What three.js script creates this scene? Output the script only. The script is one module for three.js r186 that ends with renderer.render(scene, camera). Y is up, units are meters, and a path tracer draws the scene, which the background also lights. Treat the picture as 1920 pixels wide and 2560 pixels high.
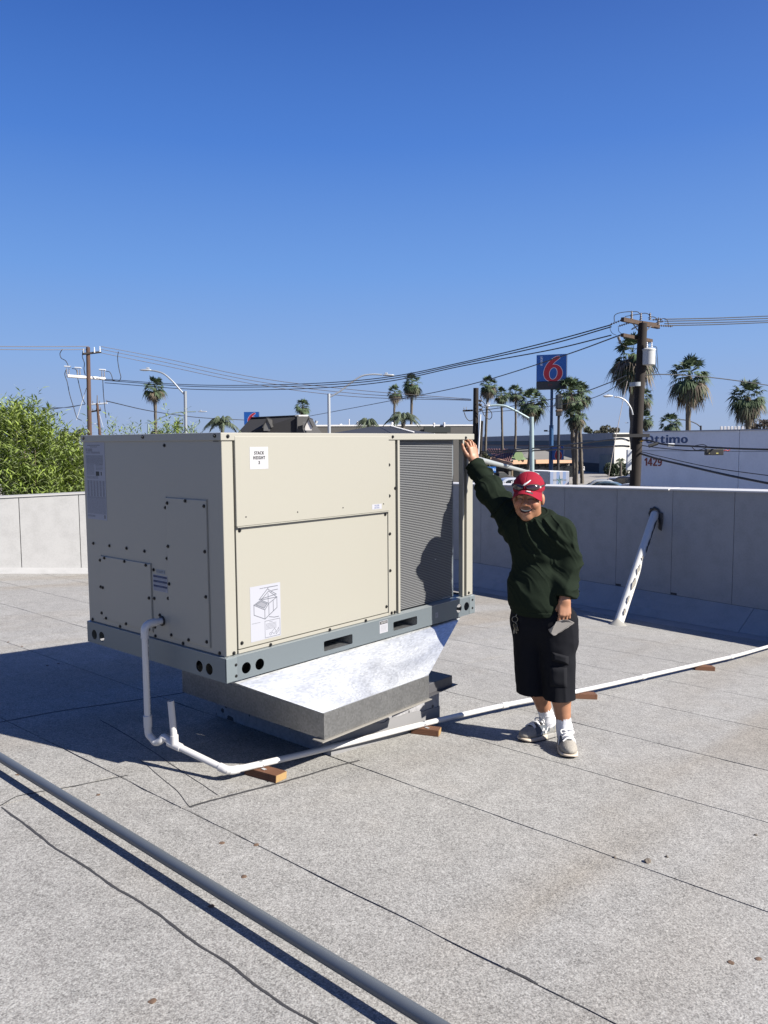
import * as THREE from 'three';
import { RoundedBoxGeometry } from 'three/addons/geometries/RoundedBoxGeometry.js';
import { mergeGeometries, mergeVertices, toCreasedNormals } from 'three/addons/utils/BufferGeometryUtils.js';
import { FontLoader } from 'three/addons/loaders/FontLoader.js';
import { TextGeometry } from 'three/addons/geometries/TextGeometry.js';

// ---------- camera, sky, sun, exposure ----------
const scene = new THREE.Scene();
const FPX = 2008.1, PITCH = 0.0869112, ROLL = 0.00696856, CAM_Y = 1.444;
const camera = new THREE.PerspectiveCamera(2 * Math.atan(1280 / FPX) * 180 / Math.PI, 0.75, 0.05, 3000);
camera.position.set(0, CAM_Y, 0);
camera.rotation.order = 'YXZ';
camera.rotation.set(-PITCH, 0, -ROLL);
const renderer = new THREE.WebGLRenderer({ antialias: true });
renderer.toneMapping = THREE.LinearToneMapping;
const EXPOSURE = 2.5;
renderer.toneMappingExposure = EXPOSURE;
renderer.shadowMap.enabled = true;

const SUN_EL = 37.4 * Math.PI / 180;
const SUN = new THREE.Vector3(0.951 * Math.cos(SUN_EL), Math.sin(SUN_EL), 0.309 * Math.cos(SUN_EL)).normalize();
const sun = new THREE.DirectionalLight(new THREE.Color().setRGB(1.0, 0.94, 0.85), 5.0);
sun.position.copy(SUN).multiplyScalar(60);
sun.target.position.set(0, 0, -6);
sun.castShadow = true; sun.shadow.radius = 1;
sun.shadow.mapSize.set(4096, 4096);
Object.assign(sun.shadow.camera, { left: -40, right: 40, top: 40, bottom: -40, near: 1, far: 200 });
scene.add(sun, sun.target);

{ // clear sky: colour by elevation, a soft brightening round the sun
  const W = 1024, H = 512, d = new Float32Array(W * H * 4);
  const K = [[-90, .20, .19, .17], [-1, .30, .33, .37], [0, .355, .45, .64], [2.5, .32, .445, .70], [6, .255, .425, .765], [11.5, .165, .35, .765], [19.5, .078, .222, .655], [27.5, .041, .137, .49], [45, .030, .104, .41], [90, .024, .085, .35]];
  for (let j = 0; j < H; j++) for (let i = 0; i < W; i++) {
    const el = ((j + .5) / H - .5) * 180, az = ((i + .5) / W - .5) * 2 * Math.PI;
    let k = 0; while (k < K.length - 2 && el > K[k + 1][0]) k++;
    const t = Math.min(1, Math.max(0, (el - K[k][0]) / (K[k + 1][0] - K[k][0])));
    const ce = Math.cos(el * Math.PI / 180), se = Math.sin(el * Math.PI / 180);
    const cosS = ce * Math.cos(az) * SUN.x + se * SUN.y + ce * Math.sin(az) * SUN.z;
    const ang = Math.acos(Math.min(1, Math.max(-1, cosS)));
    const halo = el > 0 ? .55 * Math.exp(-ang * ang / .12) + .10 * Math.exp(-ang * ang / .9) : 0;
    const o = (j * W + i) * 4;
    for (let c = 0; c < 3; c++) d[o + c] = (K[k][c + 1] * (1 - t) + K[k + 1][c + 1] * t + halo) / EXPOSURE;
    d[o + 3] = 1;
  }
  const t = new THREE.DataTexture(d, W, H, THREE.RGBAFormat, THREE.FloatType);
  t.mapping = THREE.EquirectangularReflectionMapping; t.magFilter = t.minFilter = THREE.LinearFilter; t.wrapS = THREE.RepeatWrapping;
  t.needsUpdate = true;
  scene.background = t; scene.environment = t;
}

// ---------- helpers ----------
function rng(seed) { let a = seed >>> 0; return () => { a = (a + 0x6D2B79F5) | 0; let t = Math.imul(a ^ (a >>> 15), 1 | a); t = (t + Math.imul(t ^ (t >>> 7), 61 | t)) ^ t; return ((t ^ (t >>> 14)) >>> 0) / 4294967296; }; }
const R0 = rng(7);
const hash2 = (x, y) => { let h = Math.imul(x | 0, 374761393) + Math.imul(y | 0, 668265263); h = Math.imul(h ^ (h >>> 13), 1274126177); return ((h ^ (h >>> 16)) >>> 0) / 4294967296; };
function noise2(x, y) { const i = Math.floor(x), j = Math.floor(y), f = x - i, g = y - j, u = f * f * (3 - 2 * f), v = g * g * (3 - 2 * g); return (hash2(i, j) * (1 - u) + hash2(i + 1, j) * u) * (1 - v) + (hash2(i, j + 1) * (1 - u) + hash2(i + 1, j + 1) * u) * v; }
const fbm = (x, y, n = 4) => { let s = 0, a = .5; for (let k = 0; k < n; k++) { s += a * noise2(x, y); x = x * 2.03 + 17.1; y = y * 2.03 + 5.3; a *= .5; } return s; };
const V = (x, y, z) => new THREE.Vector3(x, y, z);
const lin = (r, g, b) => new THREE.Color().setRGB(r, g, b);
const sat = (t) => Math.min(1, Math.max(0, t));
const sstep = (a, b, t) => { t = sat((t - a) / (b - a)); return t * t * (3 - 2 * t); };
// photograph pixel -> direction with unit depth, used to survey where things stand
const cr = Math.cos(ROLL), sr = Math.sin(ROLL), cp = Math.cos(PITCH), sp = Math.sin(PITCH);
function rayDir(px, py) { const U = px - 960, W = 1280 - py, u = (U * cr + W * sr) / FPX, v = (-U * sr + W * cr) / FPX; return V(u, v * cp - sp, -v * sp - cp); }
function at(px, py, depth) { const d = rayDir(px, py); return d.multiplyScalar(depth / -d.z).add(V(0, CAM_Y, 0)); }
// the roof falls 9 % along U; W lies along the roofing seams, towards the camera
const UX = V(0.6574, 0, -0.7535), WX = V(0.7535, 0, 0.6574), FALL = 0.09;
const roofY = (x, z) => -FALL * (UX.x * x + UX.z * z);
const uw = (u, w, dy = 0) => V(UX.x * u + WX.x * w, -FALL * u + dy, UX.z * u + WX.z * w);
function onRoof(px, py, up = 0) { const d = rayDir(px, py), b = -FALL * UX.x, c = -FALL * UX.z, t = (up - CAM_Y) / (d.y - b * d.x - c * d.z); return d.multiplyScalar(t).add(V(0, CAM_Y, 0)); }
const toUW = (p) => [p.x * UX.x + p.z * UX.z, p.x * WX.x + p.z * WX.z];

const names = {};
function numbered(n) { names[n] = (names[n] ?? -1) + 1; return names[n] ? `${n}_${String(names[n]).padStart(3, '0')}` : n; }
function tag(o, label, category, group, kind) { if (label) o.userData.label = label; if (category) o.userData.category = category; if (group) o.userData.group = group; if (kind) o.userData.kind = kind; return o; }
function thing(name, label, category, pos = [0, 0, 0], turn = 0, group) { const g = new THREE.Group(); g.name = numbered(name); g.position.set(...(pos.isVector3 ? pos.toArray() : pos)); g.rotation.y = turn; scene.add(g); return tag(g, label, category, group); }
function part(name, geo, mat, parent, label) { const m = new THREE.Mesh(Array.isArray(geo) ? merge(geo) : geo, mat); m.name = name; parent.add(m); if (label) m.userData.label = label; return m; }
function solo(name, geo, mat, label, category, group, kind) { const m = new THREE.Mesh(Array.isArray(geo) ? merge(geo) : geo, mat); m.name = numbered(name); scene.add(m); return tag(m, label, category, group, kind); }
function merge(list) { const keep = list.some((g) => g.attributes.color) ? ['position', 'normal', 'uv', 'color'] : ['position', 'normal', 'uv']; return mergeGeometries(list.map((g) => { g = g.index ? g.toNonIndexed() : g; for (const k of Object.keys(g.attributes)) if (!keep.includes(k)) g.deleteAttribute(k); if (!g.attributes.uv) g.setAttribute('uv', new THREE.BufferAttribute(new Float32Array(g.attributes.position.count * 2), 2)); if (!g.attributes.normal) g.computeVertexNormals(); g.morphAttributes = {}; return g; })); }
function metric(g, s = 1, off = 0) { g = g.index ? g.toNonIndexed() : g; const p = g.attributes.position, n = g.attributes.normal, uv = new Float32Array(p.count * 2); for (let i = 0; i < p.count; i += 3) { let nx = 0, ny = 0, nz = 0; for (let k = 0; k < 3; k++) { nx += Math.abs(n.getX(i + k)); ny += Math.abs(n.getY(i + k)); nz += Math.abs(n.getZ(i + k)); } for (let k = 0; k < 3; k++) { const x = p.getX(i + k), y = p.getY(i + k), z = p.getZ(i + k); const [a, b] = ny >= nx && ny >= nz ? [x, z] : nx >= nz ? [z, y] : [x, y]; uv[(i + k) * 2] = a / s + off; uv[(i + k) * 2 + 1] = b / s + off * 1.7; } } g.setAttribute('uv', new THREE.BufferAttribute(uv, 2)); return g; }
function box(x0, x1, y0, y1, z0, z1) { const g = new THREE.BoxGeometry(x1 - x0, y1 - y0, z1 - z0); g.translate((x0 + x1) / 2, (y0 + y1) / 2, (z0 + z1) / 2); return metric(g); }
function rbox(x0, x1, y0, y1, z0, z1, r = .003, seg = 2) { const g = new RoundedBoxGeometry(x1 - x0, y1 - y0, z1 - z0, seg, Math.min(r, (x1 - x0) / 2.01, (y1 - y0) / 2.01, (z1 - z0) / 2.01)); g.translate((x0 + x1) / 2, (y0 + y1) / 2, (z0 + z1) / 2); return metric(g); }
function cyl(a, b, r0, r1 = r0, seg = 16, open = false) { const d = b.clone().sub(a), L = d.length(), g = new THREE.CylinderGeometry(r1, r0, L, seg, 1, open); g.translate(0, L / 2, 0); g.applyQuaternion(new THREE.Quaternion().setFromUnitVectors(V(0, 1, 0), d.normalize())); g.translate(a.x, a.y, a.z); return g; }
function tube(pts, r, seg = 24, rad = 10, tension = .5) { return new THREE.TubeGeometry(new THREE.CatmullRomCurve3(pts, false, 'centripetal', tension), seg, r, rad, false); }
// a pipe with straight runs and rounded elbows
function pipe(pts, r, bend = .05, rad = 14) { const path = new THREE.CurvePath(); let cur = pts[0].clone(); for (let i = 1; i < pts.length - 1; i++) { const a = pts[i].clone().sub(pts[i - 1]).normalize(), b = pts[i + 1].clone().sub(pts[i]).normalize(), s = pts[i].clone().addScaledVector(a, -bend), e = pts[i].clone().addScaledVector(b, bend); path.add(new THREE.LineCurve3(cur, s)); path.add(new THREE.QuadraticBezierCurve3(s, pts[i].clone(), e)); cur = e; } path.add(new THREE.LineCurve3(cur, pts[pts.length - 1].clone())); const n = (pts.length - 1) * 14; return new THREE.TubeGeometry(path, n, r, rad, false); }
function quad(a, b, c, d, uvm = 1) { const g = new THREE.BufferGeometry(), L = a.distanceTo(b) / uvm, M = a.distanceTo(d) / uvm; g.setAttribute('position', new THREE.BufferAttribute(new Float32Array([a, b, c, a, c, d].flatMap((p) => p.toArray())), 3)); g.setAttribute('uv', new THREE.BufferAttribute(new Float32Array([0, 0, L, 0, L, M, 0, 0, L, M, 0, M]), 2)); g.computeVertexNormals(); return g; }
// a quad sheet with thickness
function slab(a, b, c, d, th) { const n = b.clone().sub(a).cross(d.clone().sub(a)).normalize().multiplyScalar(-th); const q = [a, b, c, d], e = q.map((p) => p.clone().add(n)); const f = [quad(a, b, c, d), quad(e[3], e[2], e[1], e[0])]; for (let i = 0; i < 4; i++) { const j = (i + 1) % 4; f.push(quad(q[j], q[i], e[i], e[j])); } return merge(f); }
function canvasTex(w, h, draw) { const c = document.createElement('canvas'); c.width = w; c.height = h; draw(c.getContext('2d'), w, h); const t = new THREE.CanvasTexture(c); t.colorSpace = THREE.SRGBColorSpace; t.magFilter = THREE.LinearFilter; t.anisotropy = 8; return t; }
function dataTex(n, fill, { srgb = false, m = n } = {}) { const d = new Uint8Array(n * m * 4); for (let j = 0; j < m; j++) for (let i = 0; i < n; i++) { const o = (j * n + i) * 4, c = fill(i, j); d[o] = c[0]; d[o + 1] = c[1]; d[o + 2] = c[2]; d[o + 3] = 255; } const t = new THREE.DataTexture(d, n, m); t.wrapS = t.wrapT = THREE.RepeatWrapping; t.magFilter = THREE.LinearFilter; t.minFilter = THREE.LinearMipmapLinearFilter; t.generateMipmaps = true; if (srgb) t.colorSpace = THREE.SRGBColorSpace; t.needsUpdate = true; return t; }
const std = (c, roughness = .7, o = {}) => new THREE.MeshStandardMaterial({ color: c, roughness, ...o });
const toS = (v) => Math.round(255 * Math.min(1, Math.max(0, v <= .0031308 ? v * 12.92 : 1.055 * Math.pow(v, 1 / 2.4) - .055)));
const tileNoise = (i, j, n, f) => { const x = i / n * f, y = j / n * f, a = Math.floor(x), b = Math.floor(y), u = x - a, v = y - b, w = (k) => ((k % f) + f) % f, s = u * u * (3 - 2 * u), t = v * v * (3 - 2 * v); return (hash2(w(a) + f * 131, w(b)) * (1 - s) + hash2(w(a + 1) + f * 131, w(b)) * s) * (1 - t) + (hash2(w(a) + f * 131, w(b + 1)) * (1 - s) + hash2(w(a + 1) + f * 131, w(b + 1)) * s) * t; };

// ---------- shared materials ----------
const granTex = dataTex(2048, (i, j) => { const a = hash2(i, j), b = hash2(i >> 1, (j >> 1) + 9000), c = tileNoise(i, j, 2048, 64), e = tileNoise(i, j, 2048, 512); let g = .62 + .50 * (a - .5) + .34 * (b - .5) + .20 * (e - .5) + .10 * (c - .5); if (a > .94) g *= .55; const w = .985 + .03 * (b - .5); return [toS(g * 1.005), toS(g * w), toS(g * w * .962)]; }, { srgb: true });
const granBump = dataTex(512, (i, j) => { const g = 255 * hash2(i + 77, j); return [g, g, g]; });
granBump.repeat.set(3, 3);
const roofMat = std(lin(.345, .346, .344), .95, { map: granTex, vertexColors: true, bumpMap: granBump, bumpScale: .0012 });
const bitumen = std(lin(.028, .028, .03), .75);
const streak = dataTex(512, (i, j) => { const n = .80 + .13 * tileNoise(i, j, 512, 16) + .10 * tileNoise(i, j, 512, 128) + .08 * hash2(i, j); return [toS(n), toS(n), toS(n)]; }, { srgb: true });
const wallTex = streak.clone(); wallTex.repeat.set(.6, .6); wallTex.needsUpdate = true;
const beige = new THREE.MeshPhysicalMaterial({ color: lin(.232, .226, .196), roughness: .42, clearcoat: .12, clearcoatRoughness: .35 });
const beigeDull = std(lin(.185, .18, .156), .55);
const dirtFlecks = null;
const spangle = dataTex(1024, (i, j) => { // zinc crystals: nearest of jittered points, each with its own tone
  const cell = 32, n = 1024 / cell, x = i / cell, y = j / cell; let best = 9, tone = 0; for (let a = -1; a < 2; a++) for (let b = -1; b < 2; b++) { const cx = Math.floor(x) + a, cy = Math.floor(y) + b, wx = (cx + n) % n, wy = (cy + n) % n, dx = cx + hash2(wx, wy + 50) - x, dy = cy + hash2(wx + 90, wy) - y, q = dx * dx + dy * dy; if (q < best) { best = q; tone = hash2(wx + 11, wy + 31); } } const v = .60 + .20 * tone + .05 * hash2(i, j); return [toS(v), toS(v * 1.01), toS(v * 1.02)]; }, { srgb: true });
const spangleR = dataTex(512, (i, j) => { const v = 255 * (.385 + .035 * tileNoise(i, j, 512, 64) + .05 * tileNoise(i, j, 512, 8)); return [v, v, v]; });
spangle.repeat.set(3.2, 3.2); spangleR.repeat.set(1.5, 1.5);
const galv = std(lin(.74, .76, .78), 1, { map: spangle, metalness: 1, roughnessMap: spangleR });
const galvRail = std(lin(.135, .160, .176), .48, { metalness: .5, roughnessMap: null });
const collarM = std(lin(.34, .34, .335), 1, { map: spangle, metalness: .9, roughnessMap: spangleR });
const black = std(lin(.012, .012, .013), .6);
const darkMetal = std(lin(.03, .03, .032), .55, { metalness: .4 });
const pvc = new THREE.MeshPhysicalMaterial({ color: lin(.44, .435, .43), roughness: .38, clearcoat: .15, clearcoatRoughness: .3 });
const white = std(lin(.5, .51, .52), .5);
// ---------- roof: lapped cap sheets over a bitumen bed ----------
const RU0 = -5.5, RU1 = 16, RW0 = -17, RW1 = 9;
const roof = new THREE.Group(); roof.name = numbered('roof'); roof.userData.kind = 'structure'; scene.add(roof);
{
  const c = [uw(RU0, RW0, -.012), uw(RU1, RW0, -.012), uw(RU1, RW1, -.012), uw(RU0, RW1, -.012)];
  part('bitumen_bed', slab(c[3], c[2], c[1], c[0], .25), bitumen, roof);
  const stain = (u, w) => { // brown run-off streaks down the fall, and blotches
    const a = fbm(w * 2.1 + 3, u * .28 + 9, 3), b = fbm(u * .9 + 40, w * .9, 4), k = fbm(u * 3.1, w * 3.1 + 70, 3);
    const s = .8 * sstep(.43, .64, a) * (.35 + .65 * b * 1.6) + .25 * sstep(.55, .75, k), d = .92 + .16 * b + .06 * (k - .5);
    return [d * (1 - .15 * s), d * (1 - .215 * s), d * (1 - .30 * s)];
  };
  const bounds = [RU0, -4.55, -3.6, -2.65, -1.7, -.8, .12];
  for (const p of [[900, 2241], [900, 1918], [1392, 1906], [1660, 1862]]) bounds.push(toUW(onRoof(...p))[0]);
  while (bounds[bounds.length - 1] < RU1 - 1) bounds.push(bounds[bounds.length - 1] + .93);
  bounds.push(RU1);
  const wob = (s, t) => .5 * (noise2(t * 3.1 + s * 13.7, s * 7.1) - .5) + .5 * (noise2(t * 14 + s * 5, s * 3.3) - .5);
  function sheet(u0, u1, w0, w1, i, j, drop) {
    const nu = 8, nw = Math.max(2, Math.round((w1 - w0) / .12)), P = [], UVs = [], C = [], I = [], ox = R0() * 7, oy = R0() * 7;
    const tone = .965 + .07 * R0();
    const g0 = (w) => u0 + .0035 + Math.max(-.002, .022 * wob(i, w)), g1 = (w) => u1 - .0035 + Math.min(.002, .022 * wob(i + 1, w));
    const grid = (k, l) => { const w = w0 + (w1 - w0) * l / nw + (l === 0 ? .004 + .012 * Math.abs(wob(j + 31, u0 + k * .13)) : l === nw ? -.004 : 0), a = g0(w), b = g1(w); return [a + (b - a) * k / nu, w]; };
    for (let l = 0; l <= nw; l++) for (let k = 0; k <= nu; k++) { const [u, w] = grid(k, l), p = uw(u, w, drop); P.push(p.x, p.y, p.z); UVs.push(u / 5.2 + ox, w / 5.2 + oy); const s = stain(u, w); C.push(s[0] * tone, s[1] * tone, s[2] * tone); }
    const id = (k, l) => l * (nu + 1) + k;
    for (let l = 0; l < nw; l++) for (let k = 0; k < nu; k++) I.push(id(k, l), id(k, l + 1), id(k + 1, l), id(k + 1, l), id(k, l + 1), id(k + 1, l + 1));
    // sides down to the bed
    const rim = []; for (let l = 0; l <= nw; l++) rim.push(id(0, l)); for (let k = 1; k <= nu; k++) rim.push(id(k, nw)); for (let l = nw - 1; l >= 0; l--) rim.push(id(nu, l)); for (let k = nu - 1; k > 0; k--) rim.push(id(k, 0));
    const base = P.length / 3; for (const r of rim) { P.push(P[r * 3], P[r * 3 + 1] - .0095 - drop, P[r * 3 + 2]); UVs.push(UVs[r * 2], UVs[r * 2 + 1]); C.push(.3, .3, .3); }
    for (let r = 0; r < rim.length; r++) { const s = (r + 1) % rim.length; I.push(rim[r], base + r, rim[s], rim[s], base + r, base + s); }
    const g = new THREE.BufferGeometry(); g.setAttribute('position', new THREE.BufferAttribute(new Float32Array(P), 3)); g.setAttribute('uv', new THREE.BufferAttribute(new Float32Array(UVs), 2)); g.setAttribute('color', new THREE.BufferAttribute(new Float32Array(C), 3)); g.setIndex(I);
    g.computeVertexNormals(); const n = g.attributes.normal; for (let q = 0; q < base; q++) n.setXYZ(q, FALL * UX.x, 1, FALL * UX.z);
    part('roofing_sheet', g, roofMat, roof);
  }
  // end laps seen in the photograph, by strip
  const lapPx = [[640, 1962], [150, 1975], [80, 1590], [100, 1533], [1280, 1634]];
  const laps = lapPx.map((p) => toUW(onRoof(...p)));
  for (let i = 0; i < bounds.length - 1; i++) {
    const cuts = [RW0]; const own = laps.filter((l) => l[0] > bounds[i] && l[0] <= bounds[i + 1]).map((l) => l[1]);
    let w = RW0 + 1 + 5 * R0(); while (w < RW1 - 1) { if (!own.some((o) => Math.abs(o - w) < 2.5)) cuts.push(w); w += 6 + 2.5 * R0(); }
    cuts.push(...own, RW1); cuts.sort((a, b) => a - b);
    for (let k = 0; k < cuts.length - 1; k++) sheet(bounds[i], bounds[i + 1], cuts[k], cuts[k + 1], i, i * 9 + k, 0);
  }
  // bitumen that has bled out along patches and laps
  const ribbon = (px, width, seed) => { const pts = px.map((p) => onRoof(...p)), cv = new THREE.CatmullRomCurve3(pts), n = Math.round(cv.getLength() / .012), P = [], I = []; for (let i = 0; i <= n; i++) { const p = cv.getPointAt(i / n), t = cv.getTangentAt(i / n), s = V(-t.z, 0, t.x).normalize(), j = .010 * (fbm(i * .09 + seed * 31, seed) - .47), a = width * (.25 + 1.1 * fbm(i * .22 + seed * 9, 3.3)), b = width * (.25 + 1.1 * fbm(i * .25 + seed * 5, 8.3)); for (const q of [j - a, j, j + b]) { const x = p.x + s.x * q, z = p.z + s.z * q; P.push(x, roofY(x, z) + (q === j ? .0032 : .0012), z); } if (i < n) { const o = i * 3; I.push(o, o + 1, o + 3, o + 3, o + 1, o + 4, o + 1, o + 2, o + 4, o + 4, o + 2, o + 5); } } const g = new THREE.BufferGeometry(); g.setAttribute('position', new THREE.BufferAttribute(new Float32Array(P), 3)); g.setIndex(I); g.computeVertexNormals(); const nn = g.attributes.normal; if (nn.getY(1) < 0) { g.setIndex(I.map((_, k) => I[k - k % 3 + [0, 2, 1][k % 3]])); g.computeVertexNormals(); } return g; };
  const z6 = (x, y) => [x * .663, 1860 + y * .663];
  part('bitumen_bleed', ribbon([[5, 240], [75, 290], [165, 360], [260, 425], [350, 480], [440, 545], [540, 605], [640, 675], [740, 750], [870, 835], [935, 890], [1010, 945], [1100, 1005], [1190, 1056], [1290, 1120]].map((p) => z6(...p)), .0065, 1), bitumen, roof);
  part('bitumen_bleed', ribbon([[-60, 262], [5, 230], [60, 200], [130, 185], [300, 155], [480, 118]].map((p) => z6(...p)), .005, 2), bitumen, roof);
  part('bitumen_bleed', ribbon([[715, 238], [780, 218], [850, 200], [960, 172], [1100, 135], [1250, 90], [1355, 62]].map((p) => z6(...p)), .010, 3), bitumen, roof);
  part('bitumen_bleed', ribbon([[350, 1900], [392, 1935], [440, 1975], [474, 2017]], .0025, 5), bitumen, roof);
  part('bitumen_bleed', ribbon([[0, 1806], [150, 1778], [330, 1752], [460, 1732]], .006, 6), bitumen, roof);
  part('bitumen_bleed', ribbon([[250, 1800], [330, 1846], [420, 1905], [545, 1988]], .0035, 7), bitumen, roof);
  part('bitumen_bleed', ribbon([[1266, 2422], [1290, 2434], [1312, 2444], [1345, 2462]], .007, 8), bitumen, roof);
}
// leaves, pebbles and twigs blown over the roof
{
  const stone = std(lin(.10, .085, .07), .9), leaf = std(lin(.09, .055, .035), .9), paint = std(lin(.25, .06, .04), .9);
  const bit = (px, py, s, m, name, label, cat, i, flat = .5) => { const g = new THREE.IcosahedronGeometry(s, 1), p = g.attributes.position; for (let k = 0; k < p.count; k++) { const x = p.getX(k), y = p.getY(k), z = p.getZ(k), f = .7 + .6 * noise2(x / s * 1.3 + i * 7, z / s * 1.3 + y / s); p.setXYZ(k, x * f, y * f * flat, z * f); } g.computeVertexNormals(); const o = solo(name, g, m, label, cat, cat === 'pebble' ? 'pebbles on the roofing' : 'leaf scraps on the roofing'); o.position.copy(onRoof(px, py, s * flat * .6)); o.rotation.y = i; };
  bit(1619, 2152, .014, stone, 'pebble', 'largest dark pebble of three lying on the sunlit roofing', 'pebble', 1, .7);
  for (const [x, y, i] of [[1537, 2143, 2], [1667, 2141, 3], [1889, 2087, 4]]) bit(x, y, .007, stone, 'pebble', 'tiny dark pebble on the sunlit roofing', 'pebble', i, .7);
  for (const [x, y, i] of [[528, 2265, 5], [555, 2107, 6], [640, 2112, 7], [45, 1936, 8], [245, 1987, 9], [610, 2191, 10], [1827, 2406, 11], [1896, 2397, 12], [380, 2503, 13], [20, 1605, 14], [55, 1616, 15], [146, 1659, 16], [118, 1664, 17]]) bit(x, y, .011, leaf, 'leaf_scrap', 'dark dry leaf scrap lying on the grey roofing', 'leaf', i, .22);
}

// ---------- rooftop unit, level, in its own frame (x along its length, z out of the front) ----------
const SC = 1.05, NPOS = V(-.75026, CAM_Y - 1.07935678 * SC, -3.7275), TURN = Math.PI / 2 - .7174593;
const unit = thing('rooftop_air_conditioner', 'large beige packaged rooftop air conditioner on a galvanized base rail', 'air conditioner', NPOS, TURN);
unit.scale.setScalar(SC);
const UL = 1.93, UW = 1.20, RT = .113, LB = 1.0905, LT = 1.1259;
{
  // base rail: four punched sides with a turned-in top lip
  const railSide = (len, holes, slots) => { const s = new THREE.Shape(); s.moveTo(0, 0); s.lineTo(len, 0); s.lineTo(len, RT); s.lineTo(0, RT); s.closePath(); for (const [x, y, r] of holes) { const h = new THREE.Path(); h.absarc(x, y, r, 0, Math.PI * 2, true); s.holes.push(h); } for (const [a, b, c, d] of slots) { const r = .008, h = new THREE.Path(); h.moveTo(a + r, c); h.lineTo(b - r, c); h.absarc(b - r, c + r, r, -Math.PI / 2, 0); h.lineTo(b, d - r); h.absarc(b - r, d - r, r, 0, Math.PI / 2); h.lineTo(a + r, d); h.absarc(a + r, d - r, r, Math.PI / 2, Math.PI); h.lineTo(a, c + r); h.absarc(a + r, c + r, r, Math.PI, Math.PI * 1.5); s.holes.push(h); } return new THREE.ExtrudeGeometry(s, { depth: .003, bevelEnabled: false, curveSegments: 20 }); };
  const hr = .0265, P = .010;
  const front = railSide(UL + .02, [[.114, .048, hr], [.194, .048, hr], [1.783, .055, hr], [1.862, .055, hr]], [[.615, .826, .022, .074], [1.158, 1.37, .028, .078]]); front.translate(-.01, 0, P - .003);
  const left = railSide(UW + .014, [[.121, .044, hr], [.196, .044, hr], [1.065, .048, hr], [1.141, .048, hr]], []); left.rotateY(Math.PI / 2); left.translate(-.01, 0, P - .0065);
  const back = railSide(UL + .02, [], [[.615, .826, .022, .074], [1.158, 1.37, .028, .078]]); back.translate(-.01, 0, -UW - P);
  const right = railSide(UW + .014, [[.121, .044, hr], [1.065, .048, hr]], []); right.rotateY(Math.PI / 2); right.translate(UL + .007, 0, P - .0065);
  part('base_rail', metric(front), galvRail, unit); part('base_rail', metric(left), galvRail, unit); part('base_rail', metric(back), galvRail, unit); part('base_rail', metric(right), galvRail, unit);
  // lips
  const lip = [slab(V(-.0105, RT, .0105), V(UL + .0105, RT, .0105), V(UL, RT + .006, -.02), V(0, RT + .006, -.02), .002), slab(V(-.0105, RT, -UW - .0105), V(-.0105, RT, .0105), V(.02, RT + .006, 0), V(.02, RT + .006, -UW), .002), slab(V(UL + .0105, RT, .0105), V(UL + .0105, RT, -UW - .0105), V(UL - .02, RT + .006, -UW), V(UL - .02, RT + .006, 0), .002)];
  part('rail_lip', lip, std(lin(.26, .29, .30), .42, { metalness: .5 }), unit);
  // base pan and fork sleeves
  part('base_pan', box(.02, UL - .02, .104, .110, -UW + .02, -.02), galvRail, unit);
  for (const a of [.61, 1.153]) part('fork_sleeve', [box(a - .004, a + .215, .014, .018, -UW, .004), box(a - .004, a, .018, .082, -UW, .004), box(a + .211, a + .215, .018, .082, -UW, .004)], galv, unit);
  for (const x of [-.0104, UL - .05]) part('corner_bracket', rbox(x + .0, x + .0604, .002, RT - .002, P, P + .0022, .001), std(lin(.17, .20, .215), .45, { metalness: .5 }), unit);
  // cabinet
  part('side_panel', rbox(0, .018, RT + .004, LB + .02, -UW, -.003, .004), beige, unit);
  part('back_panel', rbox(.02, UL - .1, RT + .004, LB + .02, -UW, -UW + .02, .004), beige, unit);
  part('corner_post', [rbox(.0005, .0625, RT + .006, LB + .02, -.06, 0, .004)], beige, unit);
  part('upper_panel', rbox(.0685, 1.121, .7035, LB + .02, -.02, .009, .003), beige, unit);
  part('panel_lip', rbox(.0685, 1.121, .699, .7030, -.02, .016, .0015), beige, unit);
  part('lower_panel', rbox(.0705, 1.117, .1385, .6985, -.022, -.001, .003), beige, unit);
  part('sill_strip', rbox(.0690, 1.121, RT + .006, .1345, -.02, .0005, .0015), beige, unit);
  part('center_post', rbox(1.1225, 1.1855, RT + .006, LB + .02, -.06, 0, .003), beige, unit);
  part('inner_post', [rbox(1.203, 1.2215, RT + .004, LB + .02, -.045, .002, .002), box(1.1856, 1.203, RT + .004, LB + .02, -.05, -.045)], beige, unit);
  part('corner_post', [rbox(1.866, UL, RT + .006, LB + .02, -.004, 0, .0015), rbox(UL - .004, UL, RT + .006, LB + .02, -.09, -.0045, .0015), rbox(1.839, 1.8655, RT + .006, LB + .02, -.030, -.026, .0015), box(1.8655, 1.8695, RT + .006, LB + .02, -.030, -.0045), rbox(1.823, 1.8385, RT + .006, LB + .02, -.030, .001, .0015)], beige, unit);
  part('corner_post', [rbox(UL - .09, UL, RT + .006, LB + .02, -UW, -UW + .004, .0015), rbox(UL - .004, UL, RT + .006, LB + .02, -UW + .0045, -UW + .09, .0015)], beige, unit);
  part('bulkhead', box(1.19, 1.2, RT + .004, LB + .01, -UW + .02, -.06), black, unit);
  // lid with turned-down rim
  part('lid', rbox(-.007, UL + .007, LB, LT, -UW - .007, .007, .0035, 3), beige, unit);
  part('lid_seam', box(-.0075, -.0070, LB - .004, LB - .0005, -.05, -.01), black, unit);
  // condenser coil: flat tubes with fins between, wrapping behind
  const coilM = std(lin(.06, .063, .068), .5, { metalness: .35 }), finM = std(lin(.20, .205, .21), .5, { metalness: .45 });
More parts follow.
